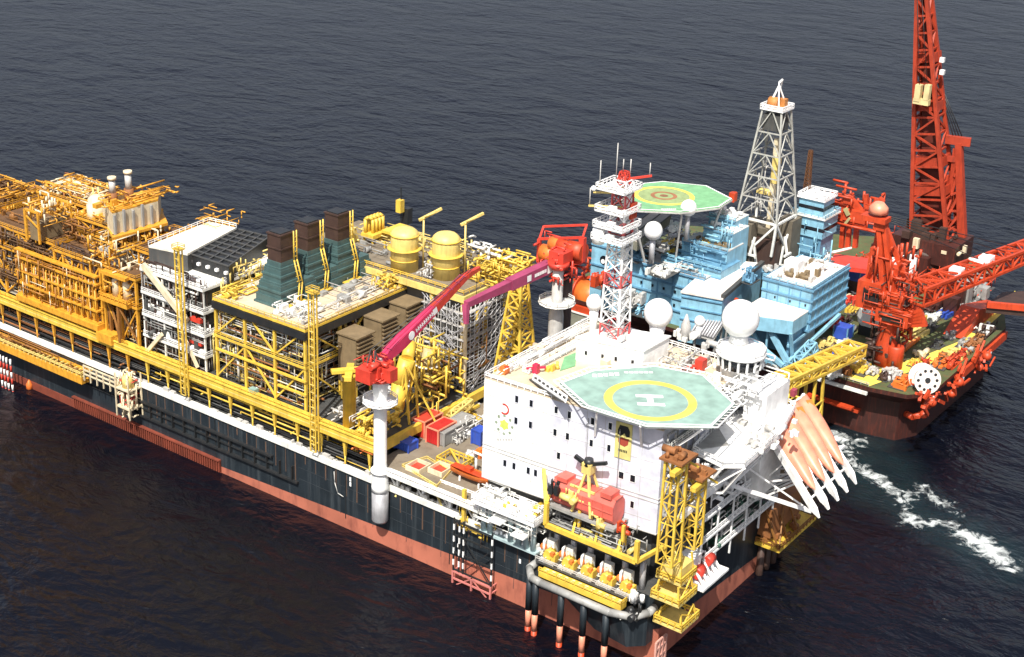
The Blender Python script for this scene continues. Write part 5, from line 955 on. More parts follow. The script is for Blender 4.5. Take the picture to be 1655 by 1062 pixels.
        if k == 0: MB().box(x-w_+.6, x+w_-.6, y-2.4, y+2.6, z, z+3.4).gear((x-2, x+2, y-2, y+2, z+3.4), 6, 3, (.5, 1.4), (.5, 1.6)).build('box', YELP, t)
        else: M = MB(); M.bar((x-w_+.6, y-e_+.4, z), (x+w_-1.4, y-e_+1, z+h+1), .3).bar((x+w_-.6, y-e_+.4, z), (x-w_+1.4, y-e_+1, z+h+1), .3); M.build('brace', YEL, t)
    # red drum tank with crane
    a = V3(PX(905, 792, 2)); b = V3(PX(1004, 818, 2)); z = 35.5; t = thing('red_tank', 'large salmon red box tank in front of the grey white wall', 'tank', (2, (a[1]+b[1])/2, 31)); y0, y1 = b[1], a[1]
    MB().add([(cx_, yy, cz_) for yy in (y0, y1) for cx_, cz_ in ((-.6, 33.2), (2.4, 33.2), (3.6, 34.6), (3.6, 38.2), (2.4, 39.6), (-.6, 39.6), (-1.8, 38.2), (-1.8, 34.6))], [tuple(range(8)), tuple(range(15, 7, -1))]+[(k, 8+k, 8+(k+1) % 8, (k+1) % 8) for k in range(8)]).build('body', SAL, t); M = MB()
    for y in np.linspace(y0, y1, 7): M.box(-.7, 2.5, y-.12, y+.12, 39.5, 39.75).box(-1.95, -1.75, y-.12, y+.12, 34.6, 38.2)
    M.box(-1.98, -1.78, y0+.2, y1-.2, 36.3, 36.55); M.build('rib', SAL, t); MB().box(-1.4, 2.6, y0+1, y0+4, 39.6, 40.8).box(-1.4, 2.6, y1-4, y1-1, 39.6, 40.6).build('lid', SAL, t); MB().box(-2.6, 4.2, y0-1, y1+1, 32.4, 33.1).build('base', GRY, t)
    p = ((0), (y0+y1)/2+1, 39.8); t = thing('tank_gantry', 'cream A frame gantry with black arms straddling the red tank', 'gantry', (0, p[1], 33)); M = MB()
    for dy in (-4, 1.5): M.bar((-2.2, p[1]+dy, 33.5), (0, p[1]-1.2, 45.5), .6); M.bar((4, p[1]+dy, 33.5), (1, p[1]-1.2, 45.5), .6)
    M.bar((-1, p[1]-4, 39.5), (-1, p[1]+3, 39.5), .5).cb((.5, p[1]-1, 43.5), (2.4, 2.6, 2.6)); M.build('frame', YELP, t); MB().bar((.5, p[1]-2, 46), (.5, p[1]-6, 47.6), .8).bar((.5, p[1], 45.5), (.5, p[1]+3, 46.5), .9).lathe((.5, p[1]-1, 45.5), [(1.4, 0), (1.1, 1.6)], 10).build('black_arm', BLK, t)
    # yellow guard rail frame around
    t = thing('crash_barrier', 'heavy yellow tubular frame running below the red tank along the stern deck', 'frame', (-4, 18, 26)); A = V3(PX(882, 848, -4)); B = V3(PX(1028, 908, -4)); M = MB()
    M.bar(A, B, 1.0, 1.1); A3 = V3(PX(895, 770, -4)); M.bar(A, (A[0], A[1], A[2]+6), 1.0).bar((A[0], A[1], A[2]+6), (A[0]+6, A[1]+2, A[2]+8), .8).bar(A+(0, 0, 4), A+(4, 4, 12), .9).bar(B, B+(0, 0, 5.5), 1.0).bar(B, B+(10, -1.5, 0), .9).bar(B+(0, 4, 4), B+(0, 4, 8), .7)
    for f in (.3, .55, .8): p = A*(1-f)+B*f; M.bar(p, p+(5, 2, 2.5), .6); M.bar(p+(3, 0, 1), p+(3, 0, 5.5), .7)
    M.build('tube_frame', YEL, t); M = MB().pipes((-3, 3, B[1], A[1], 27.5, 33), 80, (.1, .28), 6); M.build('pipework', GRY, t); MB().box(-3.5, 3.4, B[1], A[1]+1, 26.6, 27.2).build('floor', DKG, t); M = MB(); M.rail([(-3.5, B[1], 27.2), (-3.5, A[1], 27.2)], t=.18); M.build('handrail', GAL, t); MB().gear((-3, 1, B[1]+1, A[1]-1, 27.2), 14, 33, (.5, 1.4), (.6, 2)).build('machinery', YELP, t); 
    M = MB()
    for y in np.arange(B[1]+1, A[1], 5): M.tube((1.5, y, 17), (1.5, y, 26.6), .8, 10)
    M.build('column', GRB, t)
    for px, py, m, l in ((896, 785, BLK, 'dark winch at the left end of the red tank'), (1008, 850, RDO, 'red valve block at the right end of the red tank'), (925, 800, YELP, 'yellow valve frame before the left part of red tank'), (965, 840, YELP, 'yellow upright valve frame before the middle of red tank')):
        p = PX(px, py, -2.2); tag(MB().gear((p[0]-.9, p[0]+.9, p[1]-1.4, p[1]+1.4, p[2]-2), 5, px, (.5, 1.3), (1.5, 3.2)).pipes((p[0]-.9, p[0]+.9, p[1]-1.4, p[1]+1.4, p[2]-2, p[2]+2), 14, (.12, .25), px).build('valve_block', m), l, 'valve')
stern()
pipegroup('stern_pipework', 'white pipes and ladders filling the transom under the muster platform', 'pipework', (10, 36, -3, -.4, 35, 48), 70, WHT, 401, (.1, .25))
pipegroup('stern_pipework', 'grey pipes low on the transom right of the winch rack', 'pipework', (20, 50, -3, -.4, 22.6, 33), 60, GAL, 402, (.1, .25))
pipegroup('roof_pipework', 'white railing clutter round the rear roof beside the wheelhouse', 'pipework', (28, 44, -4, 6, 58.3, 62), 40, WHT, 403, (.1, .22))
pipegroup('roof_pipework', 'thin white pipes along forward edge of the white block roof', 'pipework', (4, 46, 50, 53.4, 58.3, 60.5), 40, WHT, 404, (.1, .2))
pipegroup('roof_pipework', 'thin grey pipes and vents on the tan roof behind the deckhouse', 'pipework', (34, 48, 14, 24, 58.3, 61.5), 50, GAL, 405, (.1, .22))
def riser_balcony():
    t = thing('riser_balcony', 'black rounded riser balcony on columns at the near hull corner', 'balcony', (-6, 18, 0)); z = 15.5
    pts = [(0, 34), (-5, 34), (-8.4, 31), (-8.8, 28), (-8.8, 8), (-7, 2.6), (-3, .5), (0, .5)]
    M = MB(); M.path([(p[0], p[1], z) for p in pts], .95, 12)
    for p in pts[1:-1]: M.sphere((p[0], p[1], z), .95, 12)
    M.build('fender_tube', GRY, t); MB().prism([(0, 33), (-5, 33), (-7.6, 30.5), (-8, 28), (-8, 8), (-6.5, 3.4), (-3, 1.4), (0, 1.4)], z-1.4, z-1.0).build('floor', BLK, t)
    MB().prism([(0, 16), (-5, 14), (-6.4, 4), (-3, .6), (0, .6)], z-9, z-1.5, [(0, 24), (-7.6, 22), (-7.8, 5), (-3, .6), (0, .6)]).build('support_box', HUL, t)
    MB().box(-6.8, -4.2, 6, 30, z+.1, z+1.5).build('yellow_walkway', YEL, t); M = MB(); M.rail([(-6.8, 30, z+1.5), (-6.8, 6, z+1.5), (-4.2, 6, z+1.5)], t=.2); M.build('handrail', YEL, t)
    M = MB()
    for k in range(12): y = 7+k*1.95; M.cb((-5.6, y, z+1.5), (1.2, .9, .35))
    M.build('hatch', CRM, t); M = MB()
    for k in range(26): y = 5+k*1.02; M.bar((-8.4, y, z-.9), (-7, y, z-.9), .25)
    M.tube((-7.6, 5, z-.6), (-7.6, 31, z-.6), .28, 6); M.build('grating', WH2, t)
    MB().box(-3.9, -.1, 4, 33, z+1.6, z+2.2).build('machinery_deck', DKG, t); M = MB(); M.rail([(-3.9, 33, z+2.2), (-3.9, 4, z+2.2)], t=.18); M.build('deck_rail', GAL, t)
    labs = ['leftmost', 'second from left', 'third from left', 'fourth from left', 'rightmost']
    p0 = thing('riser_winch', '', 'winch', (-2, 30, z+2.2), 'yellow and white riser winches in a row'); x, y, zz = -2, 30, z+2.2
    MB().tube((x-1.3, y, zz+2), (x+1.3, y, zz+2), 1.3, 14).cb((x, y-1.6, zz), (2.2, 1.2, 2.4)).build('drum', YEL, p0); MB().cb((x, y, zz), (3.4, 4.4, .5)).cb((x+1.6, y+.6, zz+.5), (1.6, 2.4, 4.4)).path([(x+1, y+1.8, zz), (x+1, y+1.8, zz+5), (x-1, y+1.2, zz+5.4), (x-1.4, y+1, zz+3)], .32, 8).build('housing', WH2, p0); MB().sphere((x-.6, y+1.6, zz+3.6), .9, 12).cb((x-1, y-1.4, zz+2.4), (1, 1, .8)).build('motor', ORG_, p0)
    MB().pipes((x-1.6, x+1.6, y-2, y+2, zz, zz+5), 16, (.08, .2), 3).build('pipework', CRM, p0); p0['label'] = 'leftmost yellow and white riser winch at the near hull corner'
    for k in range(1, 5): dup(p0, (0, -5.6*k, 0), labs[k]+' yellow and white riser winch at the near hull corner')
    # risers into the sea
    rp = [(850, 1035), (863, 1050), (893, 1060), (925, 1062), (960, 1062), (1000, 1062)]
    for k, y in enumerate((32, 29.6, 22, 15.4, 9)):
        m = MB(); x = -8.3 if k else -7.6; m.tube((x, y, z-.5), (x, y, 6), .85, 12); m.cur = 1; m.tube((x, y, 6), (x, y, 1.2), .75, 12); m.cur = 2; m.tube((x, y, 1.2), (x, y, -6), .75, 12)
        o = m.build('riser_pipe', [HUL, PNK, RDO]); tag(o, labs[k]+' black and pink riser pipe dropping from the balcony into the sea', 'riser pipe', 'riser pipes below the balcony')
    o = MB()
    for k in range(4): o.bar((-1+k*1.6, -1.2, -2), (-1+k*1.6, -1.2, 7), .5)
    for z_ in (0, 2.5, 5, 7): o.bar((-1, -1.2, z_), (3.8, -1.2, z_), .45)
    tag(o.build('guard_cage', mat('pale_pink_steel', (.62, .32, .26), .6, dirt=.3)), 'pale pink guard cage at the hull corner waterline', 'cage')
    o = MB().gear((-7, -4.5, 1.8, 4.5, z-.9), 5, 4, (1, 2.2), (1.5, 3)).pipes((-7, -3, 1.6, 5, z-1, z+4), 16, (.2, .4), 4).build('anchor_winch', BLK); tag(o, 'black anchor winch at right end of the riser balcony', 'winch'); o = MB().gear((-5, -2, 2, 5, z+2.2), 5, 14, (1, 2), (1.5, 3.4)).build('valve_tree', WHT); tag(o, 'white rounded valve housing right of the riser winches', 'valve')
riser_balcony()
def lifeboats():
    a = V3(PY(1240, 682, -2)); b = V3(PY(1314, 802, -20)); d = b-a; ux = V3((1, 0, 0)); L = np.linalg.norm(d); d /= L; n_ = np.cross(ux, d); n_ = n_ if n_[2] > 0 else -n_
    labs = ['leftmost', 'second from left', 'third from left', 'rightmost']
    rt = thing('launch_ramp', '', 'launch ramp', tuple(a), 'white sloping launch ramps'); M = MB()
    for s_ in (-2.9, 2.9): M.bar(a+ux*s_+n_*.4, b+ux*s_+d*2.5+n_*.2, .8, 2.1); 
    M.build('side_rail', WHT, rt); M = MB()
    for k in range(9): p = a+d*L*k/8; M.bar(p-ux*2.9-n_*.6, p+ux*2.9-n_*.6, .4)
    M.build('cross_tie', WHT, rt); M = MB()
    for s_ in (-2.9, 2.9): M.bar(b+ux*s_+d*2.5+n_*.3, b+ux*s_*.9+d*5.2, .9, 1.9, .3, .4)
    M.build('ramp_tip', WHT, rt); rt['label'] = 'leftmost white launch ramp under the pink lifeboats'
    bt = thing('freefall_lifeboat', 'leftmost pink orange freefall lifeboat on its sloping ramp', 'lifeboat', tuple(a+d*6+n_*1.6), 'freefall lifeboats at the stern'); Lb = L*.93; n = 16; prof = []
    for k in range(n+1):
        f = k/n; r = 1.95*(math.sin(math.pi*min(1, .25+.75*f)))**.55 if f < 1 else .05
        prof.append((f, max(r, .05)))
    M = MB(); vs = []; m_ = 14
    for f, r in prof:
        c = a+d*(L*.04+Lb*f)+n_*(1.7)
        for j in range(m_): th = 2*math.pi*j/m_; vs.append(c+ux*r*1.38*math.cos(th)+n_*(r*1.15*math.sin(th)))
    M.add(vs, [(k*m_+j, k*m_+(j+1) % m_, (k+1)*m_+(j+1) % m_, (k+1)*m_+j) for k in range(n) for j in range(m_)]+[tuple(range(m_))[::-1]], True); M.build('hull', PNK, bt)
    M = MB(); p = a+d*(L*.12)+n_*3.2; M.bar(p, p+d*3.4, 1.9, 1.3, 1.5, .6); M.build('conning_tower', ORG_, bt); M = MB(); M.bar(p+n_*.3-d*.04, p+n_*.3+d*.0, 1.5, .5); M.build('window', GLS, bt); M = MB(); q = a+d*L*.5+n_*1.5
    M.bar(a+d*L*.15+n_*1.2+ux*2.6, a+d*L*.8+n_*1.2+ux*2.2, .3, .3).bar(a+d*L*.15+n_*1.2-ux*2.6, a+d*L*.8+n_*1.2-ux*2.2, .3, .3); M.build('fender_strip', WHT, bt)
    step = (PY(1285, 662, -2)[0]-a[0])/3*1.0
    for k in range(1, 4): dup(rt, (step*k, 0, 0), labs[k]+' white launch ramp under the pink lifeboats'); dup(bt, (step*k, 0, 0), labs[k]+' pink orange freefall lifeboat on its sloping ramp')
    t = thing('ramp_support', 'grey white truss frame carrying the sloping lifeboat ramps', 'frame', (50, -6, 28)); M = MB(); x0, x1 = a[0]-3, a[0]+step*3+3
    for f in (.45, .75):
        p = a+d*L*f; M.bar((x0, p[1], p[2]-1.6), (x1, p[1], p[2]-1.6), .7)
    for k in range(6):
        x = x0+(x1-x0)*k/5; p = a+d*L*.75; q = a+d*L*.45; M.bar((x, p[1], p[2]-1.6), (x, 0, 30), .4); M.bar((x, q[1], q[2]-1.6), (x, 0, 27), .35); M.bar((x, 0, 24), (x, p[1], p[2]-1.8), .45)
        M.bar((x, 0, 24), (x, 0, 44), .5)
    A = V3(PY(1170, 780, -4)); B = V3(PY(1310, 826, -17)); M.bar(A, B, .9, .9).bar(PY(1180, 748, -4), PY(1255, 705, -6), .5)
    M.bar(PY(1200, 750, -3), B, .4); M.build('truss', WHT, t); M = MB()
    M.box(x0, x1, -4, 0, 43.6, 44); M.rail([(x0, -4, 44), (x1, -4, 44)], t=.2); M.build('boarding_deck', WHT, t)
    MB().cb((a[0]+step*3-1, a[1]+.5, a[2]+1.5), (1.8, 1.2, 1.8)).cb((a[0]+step-1, a[1]+.5, a[2]+1.5), (1.2, 1.0, 1.4)).build('release_hook', PLM, t)
    # yellow basket under the boats
    t = thing('hanging_platform', 'yellow edged hanging platform on the transom under the lifeboats', 'platform', (62, -5, 10)); x0, x1 = 52, 75; M = MB().box(x0, x1, -7.5, -.2, 9.4, 10.2); M.build('floor', YEL, t); M = MB(); M.rail([(x0, -.5, 10.2), (x0, -7.5, 10.2), (x1, -7.5, 10.2), (x1, -.5, 10.2)], 1.6, 2, t=.26)
    for x in (x0, 58, 64, x1): M.bar((x, -7.3, 10.2), (x, -2, 21), .45)
    M.bar((x0, -7.3, 10.2), (60, -4, 20), .35); M.build('frame', ORD, t); MB().box(x0+1, x1-4, -4, -.3, 12, 20).gear((x0+2, x1-3, -6.5, -1, 10.2), 14, 6, (.8, 2.4), (1, 3.5)).build('machinery', RST, t)
    M = MB()
    for x in (54, 58, 62, 66): M.tube((x, -1.5, 10), (x, -1.5, -6), 1.0, 12)
    M.build('caisson', DBR, t)
lifeboats()
def gangway():
    t = thing('gangway', 'yellow lattice gangway bridge reaching from the white block to the red crane vessel', 'gangway', (110, 20, 33)); A = V3(PZ(1248, 625, 34)); B = V3(PZ(1385, 562, 27)); M = MB().truss(A, B, 6, 6, 9, .45, .3, 3, 3, x=False); M.build('truss', YEL, t); MB().bar(A-(0, 0, 1.2), B-(0, 0, 1.2), 2.4, .2).build('walkway', YELP, t)
    c = V3(PZ(1302, 690, 0)); q = V3(PY(1298, 598, c[1])); c = V3((122, 19, 0)); ps = [PX(1282, 660, 118), PX(1308, 700, 124)]
    t = thing('gangway_support', 'yellow trestle leg standing under the middle of the gangway bridge', 'trestle', (120, 20, -2)); M = MB(); m = A*.55+B*.45
    for dx in (-4, 4):
        for dy in (-2.6, 2.6): M.bar((m[0]+dx*1.2, m[1]+dy*1.3, -3), (m[0]+dx*.7, m[1]+dy, m[2]-1.6), .8)
    for z in (4, 12, 20): M.bar((m[0]-4.2, m[1]-3, z), (m[0]+4.2, m[1]-3, z), .4); M.bar((m[0]-4.2, m[1]+3, z), (m[0]+4.2, m[1]+3, z), .4)
    M.bar((m[0]-4.5, m[1]-3, 4), (m[0]+4, m[1]-3, 20), .4).bar((m[0]+4.5, m[1]-3, 4), (m[0]-4, m[1]-3, 20), .4); M.build('frame', YEL, t)
    p = PX(1262, 650, 62); o = MB().pipes((60, 72, -2, 8, 38, 46), 40, (.15, .35), 4).build('gangway_landing', YEL); tag(o, 'yellow pipe frame landing where the gangway meets the white block', 'frame')
gangway()

# ================================================================== second vessel: blue and red crane vessel
def vessel_hull():
    t = thing('crane_vessel', 'broad dark red black crane vessel with olive deck behind the white block', 'ship', (210, 60, 0)); P = [(146.5, 8), (149, -3), (156, -8.5), (226, -8.5), (238, -4), (244, 12), (290, 14), (290, 62), (246, 132), (147, 132)]
    Q = [(153, 11), (155, 1), (163, -3), (224, -4), (234, 0), (240, 15), (286, 17), (286, 60), (243, 128), (153, 128)]
    MB().prism(Q, -5, 13).build('lower_hull', BKH, t); MB().prism(Q, 13.01, 17.6, P).build('flared_side', BKH, t); MB().prism(P, 17.61, 19).build('side_plating', BKH, t)
    MB().add([(p[0], p[1], 19.02) for p in P], [range(10)]).build('deck_plate', OLV, t)
    def quad(pts, m, nm, z=19.04): return MB().add([PZ(a, b, z) for a, b in pts], [range(len(pts))]).build(nm, m, t)
    quad([(1392, 606), (1500, 572), (1560, 548), (1590, 512), (1640, 470), (1652, 478), (1600, 524), (1566, 562), (1500, 590), (1405, 624)], HYE, 'yellow_deck_line')
    quad([(1330, 590), (1400, 610), (1400, 620), (1328, 600)], HYE, 'yellow_deck_edge', 19.05); quad([(1330, 545), (1400, 560), (1398, 604), (1320, 590)], TAN, 'worn_deck_patch', 19.03)
    M = MB().rail([(P[0][0]+.4, 30, 19), (P[0][0]+.4, 9, 19)]); M.build('handrail', GAL, t); M = MB().box(146, 147, 9, 60, 16.2, 17.2); M.build('fender_rail', WH2, t); M = MB().box(147.5, 150, 14, 30, 9, 9.6).box(151, 153, 13, 22, 7, 8); M.build('ledge', RDO, t)
    MB().box(176, 226, -9.4, -8.5, 15, 17.8).build('side_belt', RDO, t)
vessel_hull()
def stuff_at(nm, cat, lab, px, py, m, z=19.05, n=8, sp=4, sz=(.8, 2.2), h=(.6, 2), pipes=10, grp=None):
    p = PZ(px, py, z); M = MB().gear((p[0]-sp, p[0]+sp, p[1]-sp*.6, p[1]+sp*.6, z), n, int(px*3+py), sz, h)
    M.cur = 1; M.box(p[0]-sp-.3, p[0]+sp+.3, p[1]-sp*.6-.3, p[1]+sp*.6+.3, z, z+.25); M.cur = 0
    if pipes: M.pipes((p[0]-sp, p[0]+sp, p[1]-sp*.6, p[1]+sp*.6, z, z+h[1]), pipes, (.12, .3), int(px))
    return tag(M.build(nm, [m, DKG]), lab, cat, grp)
def blue_blocks():
    def wins(M, x, ys, z, s=.6):
        for y in ys: M.box(x-.06, x+.02, y-s/2, y+s/2, z, z+s*1.2)
    # right block
    t = thing('accommodation_block', 'light blue block of stacked ledges with cluttered pale roof nearest the gangway', 'building', (165, 44, 19)); A = V3(PZ(1315, 470, 42)); B = V3(PZ(1228, 452, 42)); C_ = V3(PZ(1345, 437, 42)); x0 = A[0]-.5; y0 = A[1]; y1 = B[1]; x1 = C_[0]+6
    MB().box(x0, x1, y0, y1, 28, 42).build('wall', LBL, t); M = MB()
    for z in (42, 38.5, 35, 31.5, 28.4): M.box(x0-.5, x1+.5, y0-.5, y1, z-.35, z+.25)
    for y in np.arange(y0, y1, 4): M.box(x0-.25, x0, y, y+.3, 28, 42)
    for x in np.arange(x0, x1, 4): M.box(x, x+.3, y0-.3, y0, 28, 42)
    M.build('ledge', LB2, t); MB().box(x0+1, x1-.5, y0+1, y1-.6, 42.26, 42.5).build('roof_deck', PIN, t); M = MB().rail([(x0, y1, 42.3), (x0, y0, 42.3), (x1, y0, 42.3)], t=.22); M.build('handrail', LBL, t)
    M = MB(); wins(M, x0-.25, np.arange(y0+2, y1-2, 5.5), 36.4); M.build('window', GLS, t)
    MB().box(x0+9, x0+14, y1-8, y1-3, 42.5, 46.5).box(x0+12, x0+17, y1-14, y1-10, 42.5, 45.5).build('roof_house', WHT, t); M = MB().gear((x0+5, x1-4, y0+4, y1-4, 42.5), 20, 14, (.8, 3), (.8, 2.6)); M.build('roof_machinery', BRN, t); MB().gear((x0+3, x1-3, y0+3, y1-3, 42.5), 16, 15, (.6, 2), (.6, 2)).build('roof_machinery', GAL, t)
    MB().box(x0+14, x0+20, y0+4, y0+9, 44, 44.4).bar((x0+15, y0+5, 42.5), (x0+15, y0+5, 44), .4).bar((x0+19, y0+8, 42.5), (x0+19, y0+8, 44), .4).build('roof_canopy', PIN, t)
    # lower front tier
    t = thing('lower_block', 'lower light blue block with two pink white roof panels over blue struts', 'building', (145, 42, 19)); P = [PZ(a, b, 35)[:2] for a, b in ((1213, 487), (1312, 500), (1296, 524), (1192, 508))]; P = [(x0-.6, y1), (x0-.6, y0+.6), (P[2][0], y0+.6), (P[3][0], y1)]
    MB().prism(P, 30.5, 35, P).build('wall', LBL, t); MB().prism([(p[0]+.3, p[1]) for p in P], 35.02, 35.3).build('roof', PIN, t); xf = P[2][0]
    MB().box(xf+2, x0+10, y0+2, y0+2.8, 20, 30.5).box(xf+9, x0+6, y0+2.8, y1, 20, 30).build('under_wall', LB2, t); M = MB()
    ym = (y0+y1)/2
    M.bar((xf, y1-1, 31), (xf+2, ym, 20), 1.0).bar((xf, ym, 31), (xf, y0+1, 21), 1.6).bar((xf, y1, 27), (xf-1, y0+2, 20), 1.4).bar((xf, y0+1, 31), (xf+4, y0+1, 19.5), .9).bar((xf, ym, 31), (xf, ym, 19.5), .6).bar((xf+1, y0+2, 26), (x1, y0, 29), .8).bar((xf-1, y0+1, 21), (x1-6, y0-1, 27.5), 1.1); M.build('strut', LBL, t)
    M = MB(); M.rail([(xf-1, y1, 19), (xf-1, y0, 19), (xf+8, y0-2, 19)], 1.2, 2, t=.25); M.truss((xf, y0-1, 20), (xf+10, y0-3, 25), 3, 3, 4, .25, .18); M.build('rail_frame', LBL, t)
    # white-roofed centre block
    t = thing('centre_block', 'light blue block with broad pink white flat roof left of the cluttered roof', 'building', (150, 63, 19)); Q = [PZ(a, b, 37)[:2] for a, b in ((1102, 472), (1168, 484), (1232, 428), (1160, 420))]
    MB().prism(Q, 20, 36.8).build('wall', LBL, t); MB().prism([tuple((V3(q)-np.mean(Q, axis=0))*1.03+np.mean(Q, axis=0)) for q in Q], 36.81, 37.4).build('roof', PIN, t)
    M = MB(); a, b = V3(Q[0]), V3(Q[1])
    for z in (24, 28, 32, 35.6): M.bar((*a, z), (*b, z), .9, .4)
    M.build('ledge', LB2, t); MB().bar((*Q[1], 37.9), (*Q[2], 37.9), 1.4, 1.2).build('roof_kerb', DKG, t)
    # long back wall block
    t = thing('long_block', 'long light blue block with ledges and deck equipment behind the lattice mast', 'building', (160, 88, 19)); A = PX(1003, 425, 150); xw = 150; yL = PX(1000, 430, xw)[1]; yR = PX(1140, 450, xw)[1]; zt = 37.5
    MB().box(xw, xw+26, yR, yL, 19, zt).build('wall', LBL, t); M = MB()
    for z in (zt, 33, 28.6, 24.3): M.box(xw-.6, xw, yR, yL, z-.3, z+.25)
    for y in np.arange(yR, yL, 6): M.box(xw-.3, xw, y, y+.4, 19, zt)
    M.build('ledge', LB2, t); M = MB(); wins(M, xw-.3, np.arange(yR+2, yL, 4.5), 30.3, .8); wins(M, xw-.3, np.arange(yR+4, yL, 7), 25.5, .8); M.build('window', GLS, t); MB().box(xw, xw+26, yR, yL, zt+.26, zt+.4).build('roof_deck', GAL, t); M = MB().rail([(xw, yL, zt+.3), (xw, yR, zt+.3)], t=.22); M.build('handrail', LB2, t)
    t = thing('corner_block', 'narrow light blue block with round dark porthole left of lattice mast', 'building', (140, 101, 19)); B = PX(957, 393, 146); b2 = PX(1003, 400, 146)[1]; MB().box(146, 158, b2, B[1], 19, B[2]).build('wall', LBL, t); M = MB()
    for z in (B[2], B[2]-7, B[2]-13): M.box(145.5, 146, b2, B[1], z-.4, z+.2)
    M.build('ledge', LB2, t); c = PX(976, 421, 145.9); MB().tube((145.85, c[1], c[2]), (145.99, c[1], c[2]), 1.7, 16).build('porthole', GLS, t); MB().tube((145.7, c[1]+.3, c[2]-.4), (145.84, c[1]+.3, c[2]-.4), .8, 12).build('porthole_cover', WHT, t)
    # upper tiers towards the helideck
    for k, (px0, px1, py, z, dx, dz, lab) in enumerate(((1130, 1192, 372, 50, 12, 5, 'upper blue tier with pale roof edge left of the derrick'), (1088, 1190, 397, 45, 12, 7, 'middle blue tier with green grey roof left of the derrick'), (1048, 1186, 425, 40, 14, 5, 'lower blue tier with yellow and black machines on it'), (1140, 1195, 352, 53, 10, 4, 'highest blue tier under the far helideck edge'))):
        a, b = V3(PZ(px0, py, z)), V3(PZ(px1, py+4, z)); xx = (a[0]+b[0])/2; t = thing('superstructure_tier', lab, 'building', (xx, (a[1]+b[1])/2, z-dz), 'blue superstructure tiers'); MB().box(xx, xx+dx, b[1], a[1], z-dz-8, z).build('wall', LBL, t); M = MB()
        for zz in (z, z-dz*.5, z-dz): M.box(xx-.5, xx, b[1], a[1], zz-.3, zz+.2)
        M.build('ledge', LB2, t); MB().box(xx+.3, xx+dx, b[1], a[1], z+.02, z+.3).build('roof', [WH2, GAL, LB2, WH2][k], t); M = MB().rail([(xx, a[1], z+.2), (xx, b[1], z+.2)], t=.22); M.build('handrail', LBL, t)
        M = MB().gear((xx+1, xx+dx-2, b[1]+1, a[1]-1, z+.3), 10, 70+k, (.7, 2.2), (.6, 1.8)); M.build('roof_machinery', [WHT, BRN, LB2, WHT][k], t)
        MB().pipes((xx-3, xx, b[1], a[1], z-dz-4, z+2), 26, (.12, .35), 80+k).build('pipework', [LBL, LB2, LBL, LBL][k], t)
    stuff_at('deck_machine', 'machinery', 'orange yellow machine with round wheel on the lower blue tier', 1078, 408, YEL, 40.3, 7, 2.5, (1.4, 3.2), (2, 5)); stuff_at('deck_machine', 'machinery', 'upright yellow cylinder machine left of the derrick base', 1138, 415, YEL, 40.3, 4, 1.2, (1.6, 2.6), (3, 6)); stuff_at('deck_machine', 'machinery', 'orange tan machine beside the derrick substructure', 1174, 408, ORG_, 41, 6, 1.8, (1.6, 3), (2, 4))
    p = PZ(1110, 412, 40.3); tag(MB().box(p[0], p[0]+5, p[1]-5, p[1]+5, 40.3, 44.8).box(p[0]-.3, p[0]+5.3, p[1]-5.3, p[1]+5.3, 44.8, 45.1).build('dark_container', DBR), 'dark brown container between yellow machines on the lower blue tier', 'container')
    for k, (px, py, n, lab) in enumerate(((1075, 440, 26, 'pale pipes and vents on roof behind the long blue wall'), (1120, 432, 22, 'grey vents and pipes at right end of the long blue roof'), (1030, 415, 22, 'blue grey pipes at left end of the long blue roof'), (1150, 392, 16, 'light blue ducts left of the derrick wind wall'), (1100, 388, 18, 'pale ducts beneath the right radome of the blue vessel'), (1070, 398, 14, 'grey ducts beneath the left radome of the blue vessel'))):
        stuff_at('roof_machinery', 'machinery', lab, px, py, [WH2, GAL, LB2, LBL, WHT, GAL][k], 38 if py > 412 else 43, n, 6, (.6, 2.2), (.6, 2.4), 30)
    # tan plated slab
    P = [PZ(a, b, 47)[:2] for a, b in ((1003, 380), (1050, 345), (1085, 348), (1030, 392))]; t = thing('plated_deck', 'slanting tan grey plated deck between the lattice mast and far helideck', 'deck', (*P[0], 40)); MB().prism(P, 44, 47).build('plating', GRG, t); MB().prism(P, 47.02, 47.2).build('deck_sheet', mat('tan_grey_sheet', (.42, .38, .33), .7, dirt=.2, streak=0), t); M = MB()
    for f in (0, .5, 1): a = V3(P[0])*(1-f)+V3(P[3])*f; b = V3(P[1])*(1-f)+V3(P[2])*f; M.bar((*a, 47.3), (*b, 47.3), .3)
    M.build('seam', DKG, t)
    for k in range(0): pass
    # radomes
    for px, py, z, r, lab, sz_ in ((1056, 373, 53, 15.5, 'left white radome on the blue vessel near the tan plated deck', 0), (1113, 336, 60, 13.5, 'right white radome on the blue vessel just below the far helideck', 0)):
        p = V3(PZ(px, py, z)); D = np.linalg.norm(S(p)-CP); r = r*D/FPX; t = thing('radome', lab, 'radome', (p[0], p[1], p[2]-r-8), 'white radomes on the blue vessel'); MB().sphere(p, r, 24).build('dome', WHT, t); MB().lathe((p[0], p[1], p[2]-r-8), [(r*.3, 0), (r*.3, 8.6)], 12).build('pedestal', GRB, t)
    # conveyor
    a = V3(PZ(1134, 542, 26)); b = V3(PZ(1168, 488, 33)); t = thing('pipe_ramp', 'grey ribbed pipe ramp sloping down behind the white radomes', 'ramp', tuple(a)); M = MB()
    dd = (b-a)/np.linalg.norm(b-a); uu = np.cross([0, 0, 1], dd); uu /= np.linalg.norm(uu)
    for k in range(9): o_ = uu*(k-4)*.95; M.tube(a+o_, b+o_, .42, 6)
    M.build('pipe', GRB, t); MB().bar(a-(0, 0, 1), b-(0, 0, 1), 8.6, .6).build('bed', GRY, t); M = MB()
